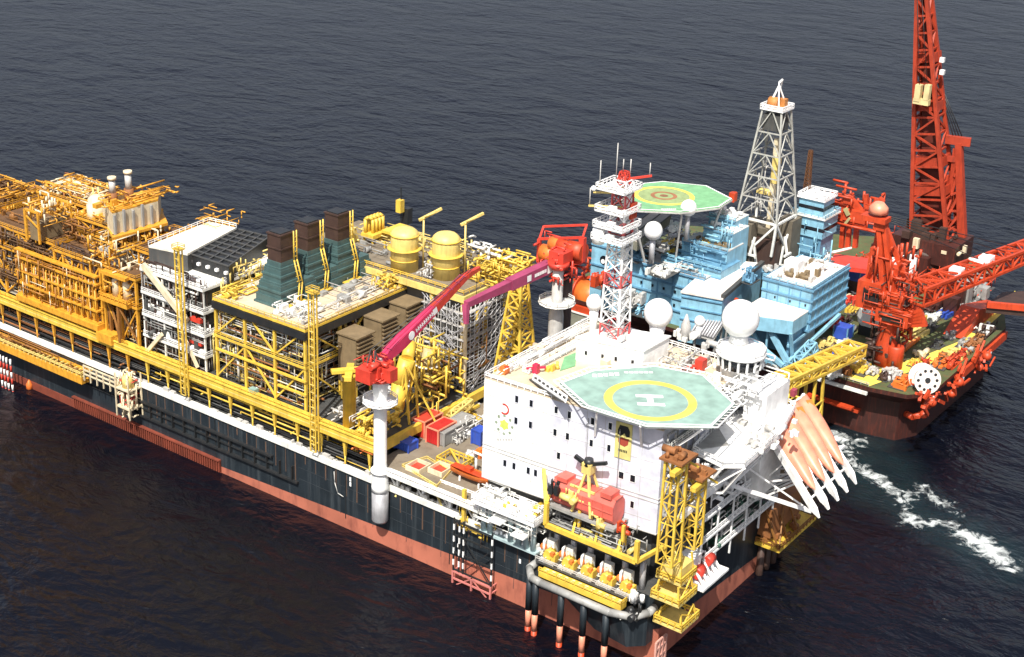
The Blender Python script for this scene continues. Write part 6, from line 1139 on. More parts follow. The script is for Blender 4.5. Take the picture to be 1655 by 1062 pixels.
    for f in (.2, .5, .8): p = a+(b-a)*f; M.bar(p+uu*3.6-(0, 0, 1), (p+uu*3.6)*(1, 1, 0)+(0, 0, 19), .6); M.bar(p-uu*3.6-(0, 0, 1), (p-uu*3.6)*(1, 1, 0)+(0, 0, 19), .6)
    M.build('leg', GRY, t); MB().bar(b+uu*4.8-(0, 0, 3), b+uu*4.8+(0, 0, 2.4), 1.1).bar(b-uu*4.8-(0, 0, 3), b-uu*4.8+(0, 0, 2.4), 1.1).bar(b-uu*5.2, b+uu*5.2, 1.2, 1.1).build('red_frame', RDO, t); MB().cb(tuple(b+dd*1.2-(0, 0, 1)), (3.2, 3.2, 3.4)).build('hopper', GRY, t)
    stuff_at('deck_machine', 'machinery', 'red and blue valve machine between centre and right blue blocks', 1212, 455, LB2, 38, 8, 3, (.6, 1.6), (2, 5), 24); stuff_at('deck_machine', 'machinery', 'red drum pile at the foot of lattice mast on blue vessel', 972, 462, RDO, 30, 8, 3.4, (1.2, 3), (2, 5), 20)
    stuff_at('deck_machine', 'machinery', 'rusty red column machinery against the long blue wall', 1043, 478, RST, 24, 8, 2, (1.0, 2), (5, 11), 20)
    stuff_at('deck_machine', 'machinery', 'grey deck machinery behind the large radome', 1020, 490, GAL, 24, 14, 5, (1.0, 3), (1, 4), 20); stuff_at('deck_machine', 'machinery', 'pale blue deck machinery right of the lattice mast foot', 1050, 505, LBL, 22, 12, 6, (1.0, 4), (1, 4), 20)
blue_blocks()
def far_helideck():
    P = [V3(PZ(a, b, 60)) for a, b in ((1003, 322), (1040, 296), (1072, 293), (1142, 300), (1183, 321), (1163, 334), (1100, 342), (1020, 338))]
    c = sum(P)/8; t = thing('helideck', 'green octagonal helideck with yellow ring and brownish red centre on the blue vessel', 'helideck', (c[0], c[1], 57)); octo(P, 59.3, 60).build('deck_plate', GRN, t); M = MB(); A = [c+(p-c)*.965 for p in P]; vs = [(p[0], p[1], 60.05) for p in A+P]; M.add(vs, [(k, (k+1) % 8, 8+(k+1) % 8, 8+k) for k in range(8)]); M.build('edge_line', WHT, t)
    cc = V3(PZ(1073, 316.5, 60)); ringmesh(cc, 8.9, 10.6, 60.05).build('yellow_ring', HYE, t); ringmesh(cc, .01, 8.9, 60.04).build('inner_disc', mat('faded_green', (.26, .34, .15), .7, streak=0), t); ringmesh(cc, 3.2, 4.6, 60.06).build('centre_ring', mat('rusty_marking', (.30, .13, .06), .7, streak=0), t); ringmesh(cc, .01, 1.5, 60.06, 12).build('centre_spot', mat('rusty_marking_dark', (.22, .10, .05), .7, streak=0), t)
    M = MB()
    for k in range(8): a = P[k]*.96+c*.04; M.bar((a[0], a[1], 59), (c[0]+8, c[1], 57), .6); b = P[(k+1) % 8]; M.bar((P[k][0], P[k][1], 59.4), (b[0], b[1], 59.4), .5)
    for k in (0, 5, 6, 7): M.bar((P[k][0]+1, P[k][1], 59), (P[k][0]+8, (P[k][1]+c[1])/2, 40), .6)
    M.build('support_truss', GAL, t); M = MB()
    for k in range(8): q = V3(PZ(1070+k*3, 338, 60.06)); M.add([q+(-.5, -.3, 0), q+(.5, -.3, 0), q+(.5, .3, 0), q+(-.5, .3, 0)], [(0, 1, 2, 3)])
    M.build('deck_lettering', WHT, t)
    stuff_at('deck_machine', 'machinery', 'red fire equipment at right corner of the green helideck', 1186, 324, RDO, 57, 6, 1.8, (1.2, 2.4), (1.4, 3.2)); stuff_at('deck_machine', 'machinery', 'white lockers between the two radomes of the blue vessel', 1088, 372, WHT, 47, 12, 3, (.8, 2.2), (1, 3))
far_helideck()
def derrick():
    base = V3(PZ(1241, 350, 50)); x, y = base[0]+1, base[1]+1; w0 = 15.5; zb = 50; p1 = up((x, y), 176); t = thing('drilling_derrick', 'tall tapering white lattice drilling derrick on a brown substructure', 'derrick', (x, y, 32)); n = 5; M = MB(); w1 = 7.2
    h = (p1-zb)/n
    for k in range(n):
        a, b = (w0+(w1-w0)*k/n)/2, (w0+(w1-w0)*(k+1)/n)/2; z0, z1 = zb+h*k, zb+h*(k+1); c4 = ((-1, -1), (1, -1), (1, 1), (-1, 1))
        for i in range(4):
            (ax_, ay), (bx_, by) = c4[i], c4[(i+1) % 4]; M.bar((x+ax_*a, y+ay*a, z0), (x+ax_*b, y+ay*b, z1), .62); M.bar((x+ax_*a, y+ay*a, z0), (x+bx_*a, y+by*a, z0), .4)
            m_ = (x+(ax_+bx_)/2*b, y+(ay+by)/2*b, z1); M.bar((x+ax_*a, y+ay*a, z0), m_, .34); M.bar((x+bx_*a, y+by*a, z0), m_, .34)
    M.build('lattice', mat('derrick_grey_white', (.40, .40, .37), .5, dirt=.5), t); MB().cb((x, y, p1-7), (w1-.6, w1-.6, 5.5)).build('wind_screen', DKG, t); M = MB().cb((x, y, p1), (w1+1.6, w1+1.6, .5)); M.rail([(x-w1/2-.7, y-w1/2-.7, p1+.5), (x+w1/2+.7, y-w1/2-.7, p1+.5), (x+w1/2+.7, y+w1/2+.7, p1+.5), (x-w1/2-.7, y+w1/2+.7, p1+.5)], 1.3, 2, True, .3); M.build('crown_platform', WHT, t)
    MB().bar((x-3, y+2, p1+.6), (x, y, p1+8), .5).bar((x+3, y-2, p1+.6), (x, y, p1+8), .5).bar((x-3, y-2, p1+.6), (x-.4, y, p1+9), .4).bar((x+3, y+2, p1+.6), (x+1, y-.6, p1+10), .4).bar((x-.4, y, p1+9), (x+1, y-.6, p1+10), .5).build('crown_frame', WHT, t); MB().tube((x-1.4, y+2.4, p1+2.2), (x-1.4, y-1.2, p1+2.2), 2.0, 14).cb((x+1, y-1.5, p1+.6), (2.6, 2.6, 3)).build('crown_block', mat('rust_orange', (.50, .20, .05), .6, dirt=.5), t)
    MB().box(x-1, x+1, y-2.2, y-.6, zb-8, p1-10).build('guide_track', CRM, t); MB().cb((x+.2, y-1.8, zb+12), (2.6, 2.2, 9)).cb((x-.8, y+1, zb+8), (4, 5, 1)).build('travelling_block', YELP, t); MB().pipes((x-5, x+5, y-5, y+5, zb, zb+20), 26, (.12, .25), 5, zb=.8).build('standpipe', GAL, t)
    # lower frame
    M = MB(); a = w0/2
    for sx_ in (-1, 1):
        for sy_ in (-1, 1): M.bar((x+sx_*a, y+sy_*a, zb), (x+sx_*a*.8, y+sy_*a*.8, 38), .8)
    for A, B in (((-a, -a, zb), (0, -a, 41)), ((a, -a, zb), (0, -a, 41)), ((-a, -a, zb), (-a, 0, 41)), ((-a, a, zb), (-a, 0, 41)), ((-a, -a, zb), (a, -a, zb)), ((-a, a, zb), (-a, -a, zb)), ((0, -a, 41), (-1.5, -a, 34)), ((-a, 0, 41), (-a, -1.5, 34)), ((-a-2, -2, 38), (-a-2, 3, 38)), ((-3, -a-2, 38), (2, -a-2, 38)), ((-a-2, 0.5, 38), (-a, 0, 44)), ((-1, -a-2, 38), (0, -a, 44))): M.bar((x+A[0], y+A[1], A[2]), (x+B[0], y+B[1], B[2]), .7)
    M.build('lower_frame', WH2, t); s_ = a+1.4; MB().box(x-s_, x-s_+5, y+1, y+s_, 33, zb-1.5).box(x+2.4, x+s_+1, y-s_, y-s_+6, 33, zb-1).box(x-s_+6, x+s_, y-s_+6, y+s_, 33, zb-4).build('wind_wall', mat('olive_brown_sheet', (.13, .11, .08), .7, dirt=.3), t); MB().box(x-s_-2, x+s_+3, y-s_-2, y+s_+2, 31, 33).build('drill_floor', LB2, t); M = MB().gear((x-s_-1, x+s_, y-s_-1.5, y+s_, 33), 26, 4, (.6, 2), (1.5, 6)); M.build('machinery', GAL, t); MB().box(x-s_+4, x-1, y-s_+2, y+1, 33, 43).build('doghouse', DBR, t)
derrick()
def blue_right():
    p = V3(PZ(1308, 322, 56)); t = thing('bridge_block', 'light blue stepped bridge block with white top right of the derrick', 'building', (p[0]+6, p[1], 19)); x, y = p[0], p[1]
    for k, (z0, z1, w_, m) in enumerate(((50, 56, 7, LBL), (43, 50, 9, LBL), (36, 43, 8, LB2), (19, 36, 7, LBL))):
        MB().lathe((x+7, y, z0), [(w_*.95, 0), (w_*.95, z1-z0-.6)], 4, .785).build('storey', m, t); M = MB().lathe((x+7, y, z1-.6), [(w_*.95+1, 0), (w_*.95+1, .6)], 4, .785); M.build('roof_edge', [WHT, WH2, LBL, LBL][k], t)
        M = MB().rail([(x+7+(w_*.95+.8)*math.cos(.785+j*1.571), y+(w_*.95+.8)*math.sin(.785+j*1.571), z1) for j in range(4)], closed=True, t=.22); M.build('handrail', [WHT, LBL, LBL, LBL][k], t)
        if k < 2: MB().lathe((x+7, y, z0+1.8), [(w_*.95+.08, 0), (w_*.95+.08, 1.3)], 4, .785).build('window_band', GLS, t)
    MB().gear((x+3, x+10, y-3, y+3, 56), 10, 4, (.5, 1.6), (.6, 2.4)).build('roof_machinery', WHT, t); MB().pipes((x-4, x+8, y-9, y+4, 22, 48), 50, (.15, .4), 6, zb=.6).build('pipework', LBL, t)
    q = PZ(1304, 305, 56); z1 = up(q, 243); tag(MB().truss((q[0], q[1], 56), (q[0], q[1], z1), 1.9, 1.1, 10, .12, .09, x=True).build('lattice_mast', mat('dark_rust_steel', (.12, .05, .02), .6, dirt=.5)), 'dark rusty thin lattice mast right of the derrick', 'mast')
    stuff_at('deck_machine', 'machinery', 'blue grey pipe racks right of the derrick foot', 1300, 410, LB2, 33, 16, 6, (.8, 3), (2, 6), 50); stuff_at('deck_machine', 'machinery', 'white lattice frames and lockers right of the derrick', 1330, 425, WH2, 33, 12, 4, (.6, 1.6), (1, 3), 30)
blue_right()
# ------------------------------------------------------------------ red cranes
def big_crane():
    y = 36; a = V3(PY(1472, 412, 42)); b = V3(PY(1546, 414, 30)); cx, cy = 262, 36; zb = 30; t = thing('heavy_lift_crane', 'huge dark red upright lattice crane with braced frame behind the vessel deck', 'crane', (cx, cy, 19))
    g = lambda px, py: V3(PX(px, py, cx)); RDC = mat('weathered_crane_red', (.36, .040, .014), .55, dirt=.6, dcol=(.06, .012, .008))
    MB().lathe((cx+2, cy, 19), [(11, 0), (11, 9), (9, 11)], 20).build('turret', DBR, t); MB().box(cx-8, cx+12, cy-14, cy+11, 25, 33).build('machinery_house', BKH, t)
    # boom leaning slightly: box of two faces
    L0, L1, R1 = g(1472, 400), g(1481, -30), g(1494, -30); R0 = g(1532, 400); c0 = (L0+R0)/2; c1 = (L1+R1)/2; N_ = 16; w0 = np.linalg.norm(R0-L0)*.98; w1 = np.linalg.norm(R1-L1)
    M = MB(); M.truss(c0+(6, 0, 0), c1+(3, 0, 0), w0, w1, N_, .7, .34, h0=12, h1=4); M.build('boom_lattice', RDC, t); P = MB()
    for f in (.0, .20, .31, .52, .70): 
        wf = (w0+(w1-w0)*f); hf = 12+(4-12)*f; p = c0+(6, 0, 0)+(c1-c0)*f; q = c0+(6, 0, 0)+(c1-c0)*(f+.035); P.bar(p, q, wf+.7, hf+.7)
    P.build('boom_plate', RDC, t); M = MB(); M.bar(c0+(6, 0, 0)+(c1-c0)*.02, c0+(6, 0, 0)+(c1-c0)*.97, w0*.62, 6, w1*.55, 2.2); M.build('inner_ladder_trunk', mat('deep_red_black', (.10, .012, .006), .6, dirt=.5), t)
    # back frame
    T = V3(PX(1550, 232, cx+8)); B1 = V3(PX(1556, 400, cx+8)); B0 = V3(PX(1528, 360, cx+4)); M = MB(); M.bar(B1, T, 3.0, 3.0, 2.4, 2.4).bar(B1+(8, 3, 0), T+(4, 1, 0), 2, 2).bar(B0+(0, 0, -14), T+(-2, 2.5, -12), 2.0, 2.0).bar(B0+(4, 0, -14), T+(0, 1, -2), 1.6, 1.6)
    for f in (.15, .35, .55, .78): p = B1+(T-B1)*f; q = B0+(0, 0, -14)+(T-B0)*f; M.bar(p, q, .9); M.bar(p, q+(0, 0, 8), .7)
    M.bar(T+(-1, 5, 1), T+(1, -4, 1), 2.2, 3).bar(T+(-2, 6, -6), T+(0, -1, -6), 1.4, 2); M.build('back_frame', RDC, t); M = MB()
    for k in range(4): M.tube(T+(k*.6, 2-k*1.0, 1), c0+(9, -2-k*.3, 0)+(c1-c0)*(.62), .22, 5)
    M.build('stay_cable', BLK, t); H = V3(PX(1488, 155, cx-3)); M = MB().cb(tuple(H+(0, 1, -2)), (2.6, 2.2, 6)).cb(tuple(H+(0, -2.4, -1)), (2.4, 2, 5.5)).cb(tuple(H+(0, -.6, -3)), (2.2, 6, 2)); M.build('hook_block', mat('cream_yellow', (.66, .55, .28), .5, dirt=.3), t); M = MB().tube(H+(0, 1, 4), c1+(0, 1, -2), .12, 4).tube(H+(0, -2, 4), c1+(0, -.6, -2), .12, 4); M.build('hoist_cable', BLK, t)
    for px, py in ((1523, 97), (1523, 117), (1483, 4)): p = PX(px, py, cx+4); MB().cb((p[0], p[1], p[2]-.8), (1.6, 1.6, 1.7)).build('lamp', WHT, t)
    MB().gear((cx-8, cx+10, cy-12, cy+10, 33), 20, 6, (1.5, 4), (1.5, 5)).build('deck_machinery', DBR, t); MB().gear((cx-9, cx+2, cy-16, cy+4, 30), 8, 16, (1, 2.4), (1, 4)).build('pale_machinery', CRM, t)
big_crane()
def craneC():
    b = V3(PZ(1425, 590, 19)); x, y = b[0]+2, b[1]; t = thing('pedestal_crane', 'orange red pedestal crane with A frame and long boom lowered to the right', 'crane', (x, y, 19)); zc = 38
    MB().lathe((x, y, 19), [(4.0, 0), (3.6, 7), (3.4, 8), (3.4, 17), (5, 19)], 18).build('pedestal', RDO, t); MB().gear((x-5, x+6, y-4, y+5, 22), 16, 5, (1.2, 3), (1.5, 4)).pipes((x-6, x+6, y-5, y+5, 20, 34), 40, (.2, .5), 5).build('pedestal_machinery', DBR, t); MB().lathe((x-1, y-3.6, 19), [(2.8, 0), (2.8, 7), (2.4, 7.6)], 14).build('winch_base', RDO, t); MB().pipes((x-3, x+8, y-7, y-2, 26, 34), 26, (.3, .7), 15).build('ladder_pipework', RDO, t)
    g = lambda px, py, dx=0: V3(PX(px, py, x+dx))
    M = MB(); c = g(1448, 505); M.box(x-5, x+7, c[1]-6, c[1]+5, c[2]-2.5, c[2]+2).box(x-4, x+6, c[1]-3, c[1]+7, c[2]+2, c[2]+6.5); c2 = g(1410, 480); M.box(x-4, x+4, c2[1]-4, c2[1]+4, c2[2]-3, c2[2]+6); M.build('slew_house', RDO, t)
    MB().cb((x-4.1, c2[1]-1, c2[2]-.6), (.5, 5.4, 4.6)).cb((x-5.2, c[1]-1, c[2]-1.6), (.5, 7, 2.2)).cb((x+1, c[1]-3.2, c[2]+3), (6, .5, 2.4)).build('cab_window', BLK, t); MB().lathe((x, y, zc-2), [(5.2, 0), (5.6, 1), (5.6, 2)], 18).build('slew_ring', DBR, t); MB().pipes((x-6, x-4.2, c[1]-7, c[1]+9, c[2]-4, c[2]+8), 44, (.1, .28), 91).build('small_pipework', RDO, t); MB().pipes((x-6, x+7, c[1]-8, c[1]+8, c[2]+2, c[2]+12), 30, (.1, .25), 93).build('small_pipework', DBR, t); top = g(1421, 352)
    M = MB(); M.bar(g(1432, 500), top, 1.8, 4.0, 1.4, 2.6).bar(g(1446, 500), top+(0, -1.5, 0), 1.5, 3.0, 1.2, 2.2).bar(g(1468, 462, 2), top+(2, 0, 0), 1.4).bar(g(1400, 470), g(1412, 400), 1.6).bar(g(1400, 470, 5), top+(4, 1, -2), 1.2); M.bar(g(1390, 490), g(1406, 440), 1.5)
    for f in (.2, .4, .6, .8): p = g(1436, 500)*(1-f)+top*f; q = g(1468, 462, 2)*(1-f)+(top+(2, 0, 0))*f; M.bar(p, q, .5)
    M.build('a_frame', RDO, t); MB().cb((top[0]-.5, top[1]+1, top[2]-1.0), (5, 8.5, 1.6)).cb((top[0], top[1]-1, top[2]-3.6), (3.6, 3.6, 2.5)).build('head_platform', RDO, t); MB().lathe((top[0], top[1]+.5, top[2]+1.5), [(3.2, 0), (3, 2), (1.6, 3.4)], 10).build('sheave_cover', PNK, t); MB().pipes((x-5, x+7, y-6, y+8, 36, 58), 40, (.2, .5), 23, zb=.7).build('pipework', RDO, t)
    # boom to the right
    f = g(1478, 476); e = V3(PY(1668, 402, -10)); M = MB().truss(f, e, 7.5, 6, 12, .45, .28, h0=5.5, h1=4.5); M.build('boom_lattice', RDO, t); M = MB().bar(f+(2, -1.2, 1.2), e+(0, -.5, .6), 1.4, .4); M.build('boom_walkway', RDO, t); d = e-f
    MB().cb(tuple(f+d*.33+(0, 0, 1)), (4, 4, 2.6)).cb(tuple(f+d*.58+(0, 0, 1)), (5, 4, 2.8)).gear((f[0]+d[0]*.5, f[0]+d[0]*.62, f[1]+d[1]*.6-2, f[1]+d[1]*.5+2, f[2]+d[2]*.56+1.5), 7, 2, (.6, 1.6), (1, 2.4)).build('boom_winch', WHT, t)
    M = MB()
    for k in range(4): M.tube(top+(0, -1, k*.4), f+(e-f)*(.55+.1*k)+(0, 0, 2.6), .14, 4)
    M.build('stay_cable', BLK, t)
    # fan of hydraulic arms at the boom foot
    M = MB()
    for k in range(5): M.bar(g(1446, 520+k*1.5), g(1490+k*2, 500+k*6), 1.3)
    M.build('luffing_ram', RDO, t)
    t = thing('boom_rest', 'broad orange red boom rest frame standing right of the lowered crane boom', 'frame', (225, 0, 19)); A = V3(PZ(1562, 545, 19)); 
    yb = A[1]; M = MB(); P = [PY(px, py, yb) for px, py in ((1556, 548), (1585, 500), (1625, 492), (1600, 525), (1575, 552))]; M.add([p for p in P]+[(p[0], p[1]+7, p[2]) for p in P], [(0, 1, 2, 3, 4), (9, 8, 7, 6, 5)]+[(k, 5+k, 5+(k+1) % 5, (k+1) % 5) for k in range(5)]); M.build('frame', RDO, t)
    Q = [PZ(a, b, 30) for a, b in ((1595, 492), (1662, 498), (1668, 470), (1620, 472))]; MB().prism([q[:2] for q in Q], 27, 30).build('platform', DBR, t); MB().bar(Q[0], Q[1], 1.5, 2).build('edge', RDO, t)
craneC()
def red_cluster():
    p = V3(PZ(1385, 412, 34)); x, y = p[0], p[1]; g = lambda px, py, dx=0: V3(PX(px, py, x+dx)); t = thing('pedestal_crane', 'red orange rear crane cluster with short jibs right of the blue bridge block', 'crane', (x, y, 19)); M = MB()
    for px in (1360, 1370, 1382): M.bar(g(px, 400), g(px+4, 352), 1.6)
    M.build('leg', RDO, t); M = MB(); c = g(1385, 345); M.box(x-3, x+3, c[1]-4.5, c[1]+4, c[2]-2.5, c[2]+1.6).cb(tuple(g(1360, 348)-(0, 0, 2)), (4, 4, 4)).cb(tuple(g(1372, 325)-(0, 0, 1)), (3, 3, 3)); M.build('machinery_house', RDO, t); M = MB(); M.bar(g(1392, 350), g(1426, 322), 3.4, 3.4, 2.2, 2.2).bar(g(1360, 345), g(1370, 316), 2, 2.6).bar(g(1370, 316), g(1400, 352), 2).bar(g(1400, 335), g(1400, 314), 1.4).bar(g(1350, 330), g(1372, 320), 1.2); M.build('jib', RDO, t)
    M = MB().tube(g(1343, 355)-(1, 0, 0), g(1343, 355)+(3, 0, 0), 2.6, 14); M.build('winch_drum', PNK, t); MB().bar(g(1366, 336, -3), g(1372, 348, -3), 1.4).bar(g(1374, 352, -3), g(1366, 362, -3), .9).build('pale_ram', mat('pale_olive', (.35, .32, .15), .6, dirt=.3), t); MB().pipes((x-4, x+4, c[1]-10, c[1]+12, c[2]-4, c[2]+9), 50, (.25, .55), 7).build('pipework', RDO, t)
    # red platform with white rail
    t = thing('red_platform', 'red flat platform with bent white pipe rail over blue containers', 'platform', (x, y, 30)); Q = [PZ(a, b, 33)[:2] for a, b in ((1330, 426), (1404, 436), (1408, 418), (1350, 410))]; MB().prism(Q, 31.4, 33).build('deck', RED, t); MB().path([PZ(1322, 428, 33.5), PZ(1345, 408, 35), PZ(1376, 401, 36)], .5, 6).build('white_pipe', WHT, t); M = MB()
    for q in Q: M.bar((q[0], q[1], 19), (q[0], q[1], 31.4), .9)
    M.build('leg', DBR, t)
    for k, (px, py, lab, sc) in enumerate(((1352, 446, 'blue round container under the left end of red platform', 5), (1382, 450, 'larger blue container under the right end of red platform', 6), (1362, 545, 'blue box on deck beside the striped blue block wall', 5))):
        q = PZ(px, py, 24 if k < 2 else 19.1); tt = thing('container', lab, 'container', q, 'blue containers on the crane vessel'); MB().cb(q, (sc, sc, 4.2)).build('body', BLU, tt); M = MB()
        for dx in (-sc/2, sc/2):
            for dy in (-sc/2, sc/2): M.bar((q[0]+dx, q[1]+dy, q[2]), (q[0]+dx, q[1]+dy, q[2]+4.4), .45)
        M.build('corner_post', LB2, tt)
        if k < 2: tag(MB().box(q[0]-3, q[0]+3, q[1]-3, q[1]+3, 19.1, 23.9).build('deck_stand', DBR), 'dark stand under the '+('round' if k == 0 else 'larger')+' blue container', 'stand')
red_cluster()
def deck_clutter():
    # white tarpaulin lump
    p = PZ(1404, 540, 19.1); t = thing('covered_machine', 'machine under a greyish white tarpaulin left of the orange red crane', 'machinery', p); z1 = up(p, 496); MB().cb(p, (5, 6, (z1-19)*.45)).build('base', BLK, t); MB().lathe((p[0], p[1], 19+(z1-19)*.4), [(4.2, 0), (4.6, 2), (4.0, 5), (2.2, (z1-19)*.58), (.3, (z1-19)*.62)], 7).build('tarpaulin', mat('canvas_white', (.62, .62, .58), .8, dirt=.3), t)
    # reel
    q = V3(PZ(1497, 625, 21)); ax = V3((-.75, -.62, .2)); ax /= np.linalg.norm(ax); t = thing('cable_reel', 'pinkish white spoked cable reel at the near corner of the red vessel deck', 'reel', (q[0], q[1], 19)); o = q+(0, 0, 2.2); MB().tube(o, o+ax*-5, 2.4, 18).build('drum', PIN, t); MB().tube(o+ax*.0, o+ax*.5, 4.3, 24).tube(o-ax*5.4, o-ax*5, 4.3, 24).build('flange', PIN, t); u = np.cross(ax, [0, 0, 1]); u /= np.linalg.norm(u); v = np.cross(ax, u); M = MB()
    for k in range(10): a = k*math.pi/5; c = o+ax*.52+(u*math.cos(a)+v*math.sin(a))*3.0; M.add([c+(u*math.cos(b)+v*math.sin(b))*.55 for b in np.arange(0, 6.2, 1.05)], [range(6)])
    M.tube(o+ax*.5, o+ax*.7, .9, 12); M.build('spoke_hole', BLK, t)
    # deck loads
    for k, (px, py, n, L, m, lab) in enumerate(((1455, 545, 9, 22, YEL, 'long yellow beams stacked on olive deck right of crane'), (1465, 560, 7, 18, YELP, 'pale yellow beams beside the orange lashings'), (1350, 585, 8, 14, YELP, 'pale yellow pipes near the gangway landing'), (1345, 500, 7, 16, CRM, 'tan planks beside the striped blue block'), (1530, 515, 6, 14, BLU, 'blue pipe bundle on far part of olive deck'), (1535, 505, 6, 14, GAL, 'grey pipe bundle behind the blue pipes'))):
        p = PZ(px, py, 19.1); M = MB()
        for j in range(n): M.bar((p[0]-L*.1+(j % 3)*.4, p[1]+(j % 4)*1.5, 19.5+(j//4)*.8), (p[0]+L*.9+(j % 2), p[1]+(j % 4)*1.5-1.5, 19.5+(j//4)*.8), .75)
        tag(M.build('beam_stack', m), lab, 'beams')
    p = PZ(1450, 572, 19.1); M = MB()
    for k in range(14): M.tube((p[0]+k*1.5-4, p[1]-1.6, 19.9), (p[0]+k*1.5-4, p[1]+1.4, 19.9), .7, 10)
    tag(M.build('drum_row', ORG_), 'row of orange drums in front of the yellow beams', 'drums')
    R = [(1335, 560, YELP, 'yellow pipe spools near gangway foot'), (1360, 568, WH2, 'white lockers on the worn deck patch'), (1380, 575, GAL, 'grey fittings left of the crane pedestal'), (1345, 575, BLU, 'blue and white fittings by the deck edge rail'), (1392, 600, YEL, 'small yellow tripod by the pedestal foot'), (1440, 608, GAL, 'grey tubes at the pedestal foot'), (1480, 618, RDO, 'red and orange fittings left of the cable reel'), (1455, 622, ORG_, 'orange floats at the deck corner'), (1350, 600, GAL, 'white and grey clutter along the near deck edge'), (1520, 590, ORG_, 'orange fittings right of the cable reel'), (1545, 575, YELP, 'yellow boxes by the right deck edge'), (1560, 560, GRY, 'grey bollards by the right deck edge'), (1590, 535, WH2, 'white crates near the right deck edge'), (1500, 530, DKG, 'dark winch group in the crane shadow'), (1530, 490, BKH, 'dark machinery below the lowered boom'), (1500, 500, BKH, 'black machinery block behind the orange crane'), (1560, 480, GRY, 'grey machinery by the boom rest'), (1350, 525, RED, 'dark red crates between blue block and tarpaulin'), (1345, 480, BLU, 'blue and white machinery at blue block back corner'), (1375, 490, RED, 'red machinery behind the tarpaulin'), (1380, 470, WHT, 'white cabin roof behind the crane frame'), (1470, 440, WHT, 'white dome shaped cover between the red cranes'), (1450, 455, RDO, 'red deck house between the two tall cranes'), (1440, 420, BKH, 'dark deck house at the big crane foot'), (1490, 440, BKH, 'black winch house before the big crane')]
    for k, (px, py, m, lab) in enumerate(R):
        big = py < 500 and px > 1430; stuff_at('deck_cargo', 'deck cargo', lab, px, py, m, 19.1, 14 if not big else 18, 4 if not big else 9, (.6, 2.4) if not big else (2, 5), (.6, 2.4) if not big else (3, 9), 12)
    R2 = random.Random(11); cols = [DBR, GAL, WH2, RST, GRY, DBR, YEL, CRM, DKG, GRY, RST]; nm_ = ['dark brown', 'galvanised grey', 'worn white', 'rusty', 'mid grey', 'black brown', 'bright yellow', 'cream', 'charcoal', 'dark grey', 'rust brown']
    spots = [(1340, 565), (1365, 555), (1385, 588), (1358, 590), (1400, 595), (1435, 560), (1475, 590), (1490, 575), (1515, 560), (1535, 545), (1555, 530), (1570, 505), (1550, 500), (1510, 515), (1485, 530), (1375, 535), (1365, 520), (1378, 505), (1395, 480), (1352, 465), (1500, 600), (1525, 578), (1430, 612), (1410, 604), (1345, 610), (1368, 604)]
    for k, (px, py) in enumerate(spots):
        c = k % len(cols); what = ['crate stack', 'pipe skid', 'cable heap'][k % 3]
        near = 'near the pedestal foot' if 1395 < px < 1450 else ('near the gangway end' if px <= 1395 and py > 540 else ('beside the blue block' if px <= 1395 else ('near the cable reel' if py > 570 else 'under the lowered boom')))
        stuff_at('deck_cargo', 'deck cargo', nm_[c]+' '+what+' on the olive deck '+near+(' set towards the edge' if k % 2 else ' set inboard'), px, py, cols[c], 19.1, 9, R2.uniform(1.6, 3), (.5, 1.6), (.5, 2.2), 14)
    for k, (px, py, m, lab) in enumerate(((1455, 470, RDO, 'orange red pipe tangle around the boom foot'), (1400, 440, RDO, 'orange red frames under the red platform right end'), (1440, 395, RDO, 'orange red machinery behind the A frame'), (1480, 425, DBR, 'dark brown frames at left foot of the huge crane'), (1540, 450, DBR, 'dark brown frames under the far part of lowered boom'), (1510, 465, RDO, 'orange red winches under the middle of lowered boom'), (1405, 470, DBR, 'dark frames behind the covered machine'), (1575, 470, RDO, 'orange red racks near the boom rest top'))):
        stuff_at('deck_cargo', 'deck cargo', lab, px, py, m, 19.1, 16, 8, (1, 3), (2, 6), 60)
    for k, (x_, y_, lab) in enumerate(((170, 1, 'row of red bollards and pipes by the reel'), (200, -5.6, 'red edge machinery along the middle of right hull edge'), (184, -5.6, 'red edge machinery right of the cable reel'), (216, -5.2, 'red edge machinery at the far end of right hull edge'))):
        M = MB().box(x_-7, x_+7, y_-1.6, y_+1.6, 19.05, 19.3); M.pipes((x_-7, x_+7, y_-1.6, y_+1.6, 19.3, 22), 40, (.15, .4), 700+k); M.gear((x_-6.5, x_+6.5, y_-1, y_+1, 19.3), 14, 710+k, (.5, 1.5), (.5, 2)); tag(M.build('edge_machinery', [RDO, RST, RDO, DBR][k]), lab, 'machinery')
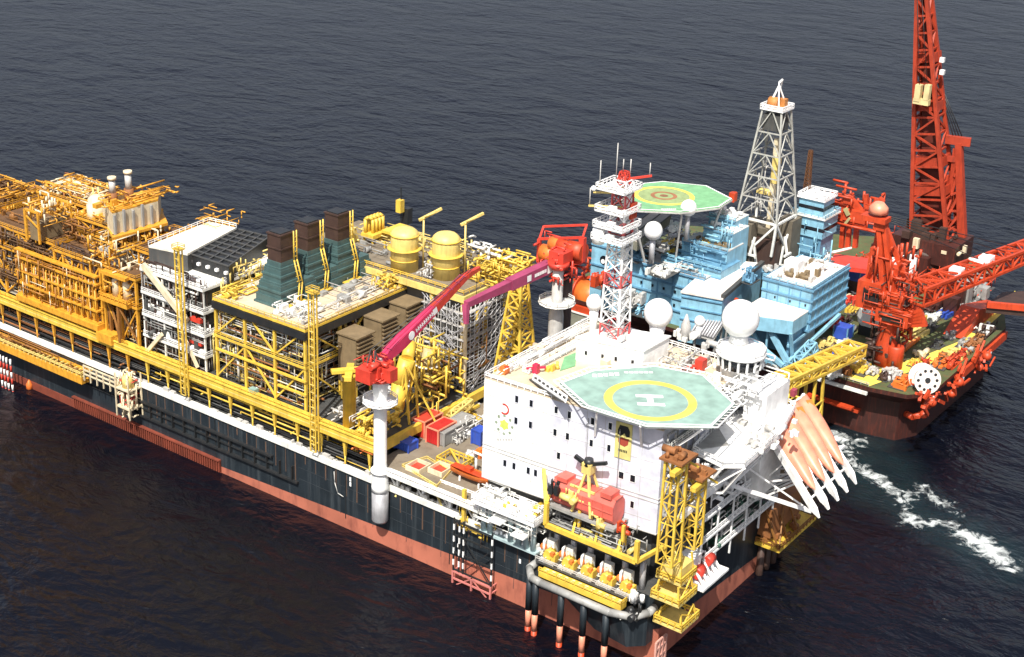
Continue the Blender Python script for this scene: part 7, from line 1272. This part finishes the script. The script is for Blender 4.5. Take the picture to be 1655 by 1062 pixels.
    # anchor racks on the side
    for k, (px, py, lab) in enumerate(((1545, 622, 'orange red anchor rack on the hull side nearest the reel'), (1590, 580, 'orange red anchor rack farther right on the hull side'), (1500, 655, 'orange red pipe fender under the cable reel'))):
        y = -10.5; p = PY(px, py, y); t = thing('anchor_rack', lab, 'anchor rack', (p[0], y, p[2]-4), 'anchor racks on the red vessel side'); M = MB(); R_ = random.Random(k)
        for j in range(16): a = V3((p[0]+R_.uniform(-7, 7), y+R_.uniform(-1.5, 1.8), p[2]+R_.uniform(-4, 4))); b = a+V3((R_.uniform(-6, 6), R_.uniform(-1, 1), R_.uniform(-4, 4))); M.bar(a, b, R_.uniform(.5, 1.1))
        M.build('frame', RDO, t); MB().sphere((p[0]+3, y, p[2]), 1.6, 12).sphere((p[0]-3, y, p[2]-2), 1.3, 12).build('float', RDO, t); MB().cb((p[0]+5, y, p[2]-1), (1.6, 1.2, 1.8)).build('fairlead', WHT, t)
    a = [PX(1462, 668, 158), PX(1475, 674, 157), PX(1492, 668, 160), PX(1496, 640, 162)]; tag(MB().path(a, 1.1, 8).build('bent_pipe', RDO), 'thick bent orange pipe at the waterline corner of the red vessel', 'pipe')
    # port aft corner with orange winch on grey bulwark
    t = thing('bulwark_corner', 'greenish grey plated hull corner left of the small radome', 'hull block', (150, 120, 0)); y0 = PX(975, 515, 149)[1]; y1 = PX(905, 500, 149)[1]; MB().box(146, 165, y0-2, y1, -2, 14.5).build('plating', GRG, t); MB().box(145.6, 146, y0-2, y1, 14.4, 14.9).build('rim', WH2, t)
    p = PX(946, 485, 148); t = thing('tow_winch', 'large orange red tow winch on the greenish grey hull corner', 'winch', (p[0], p[1], 14.5)); x, y, z = 152, p[1], 14.6; 
    MB().tube((x, y-4, z+5), (x, y+4.5, z+5), 5, 22).build('drum', ORG_, t); MB().tube((x, y+4.5, z+5), (x, y+5.3, z+5), 6.2, 22).tube((x, y-5, z+5), (x, y-4, z+5), 6.2, 22).build('flange', RDO, t); MB().tube((x-.2, y+5.35, z+5), (x-.2, y+5.45, z+5), 3.4, 20).build('hub', DBR, t); MB().cb((x-3, y, z), (6, 13, 2.5)).bar((x, y+8, z+9), (x+8, y-8, z+14), .8).bar((x+6, y+3, z), (x+10, y-2, z+22), .9).pipes((x-2, x+10, y-9, y+9, z, z+18), 26, (.2, .5), 5).build('frame', RDO, t)
    for k, (px, py) in enumerate(((905, 555), (945, 530))): pass
deck_clutter()
for o in bpy.data.objects:
    if '_b' in o: del o['_b']
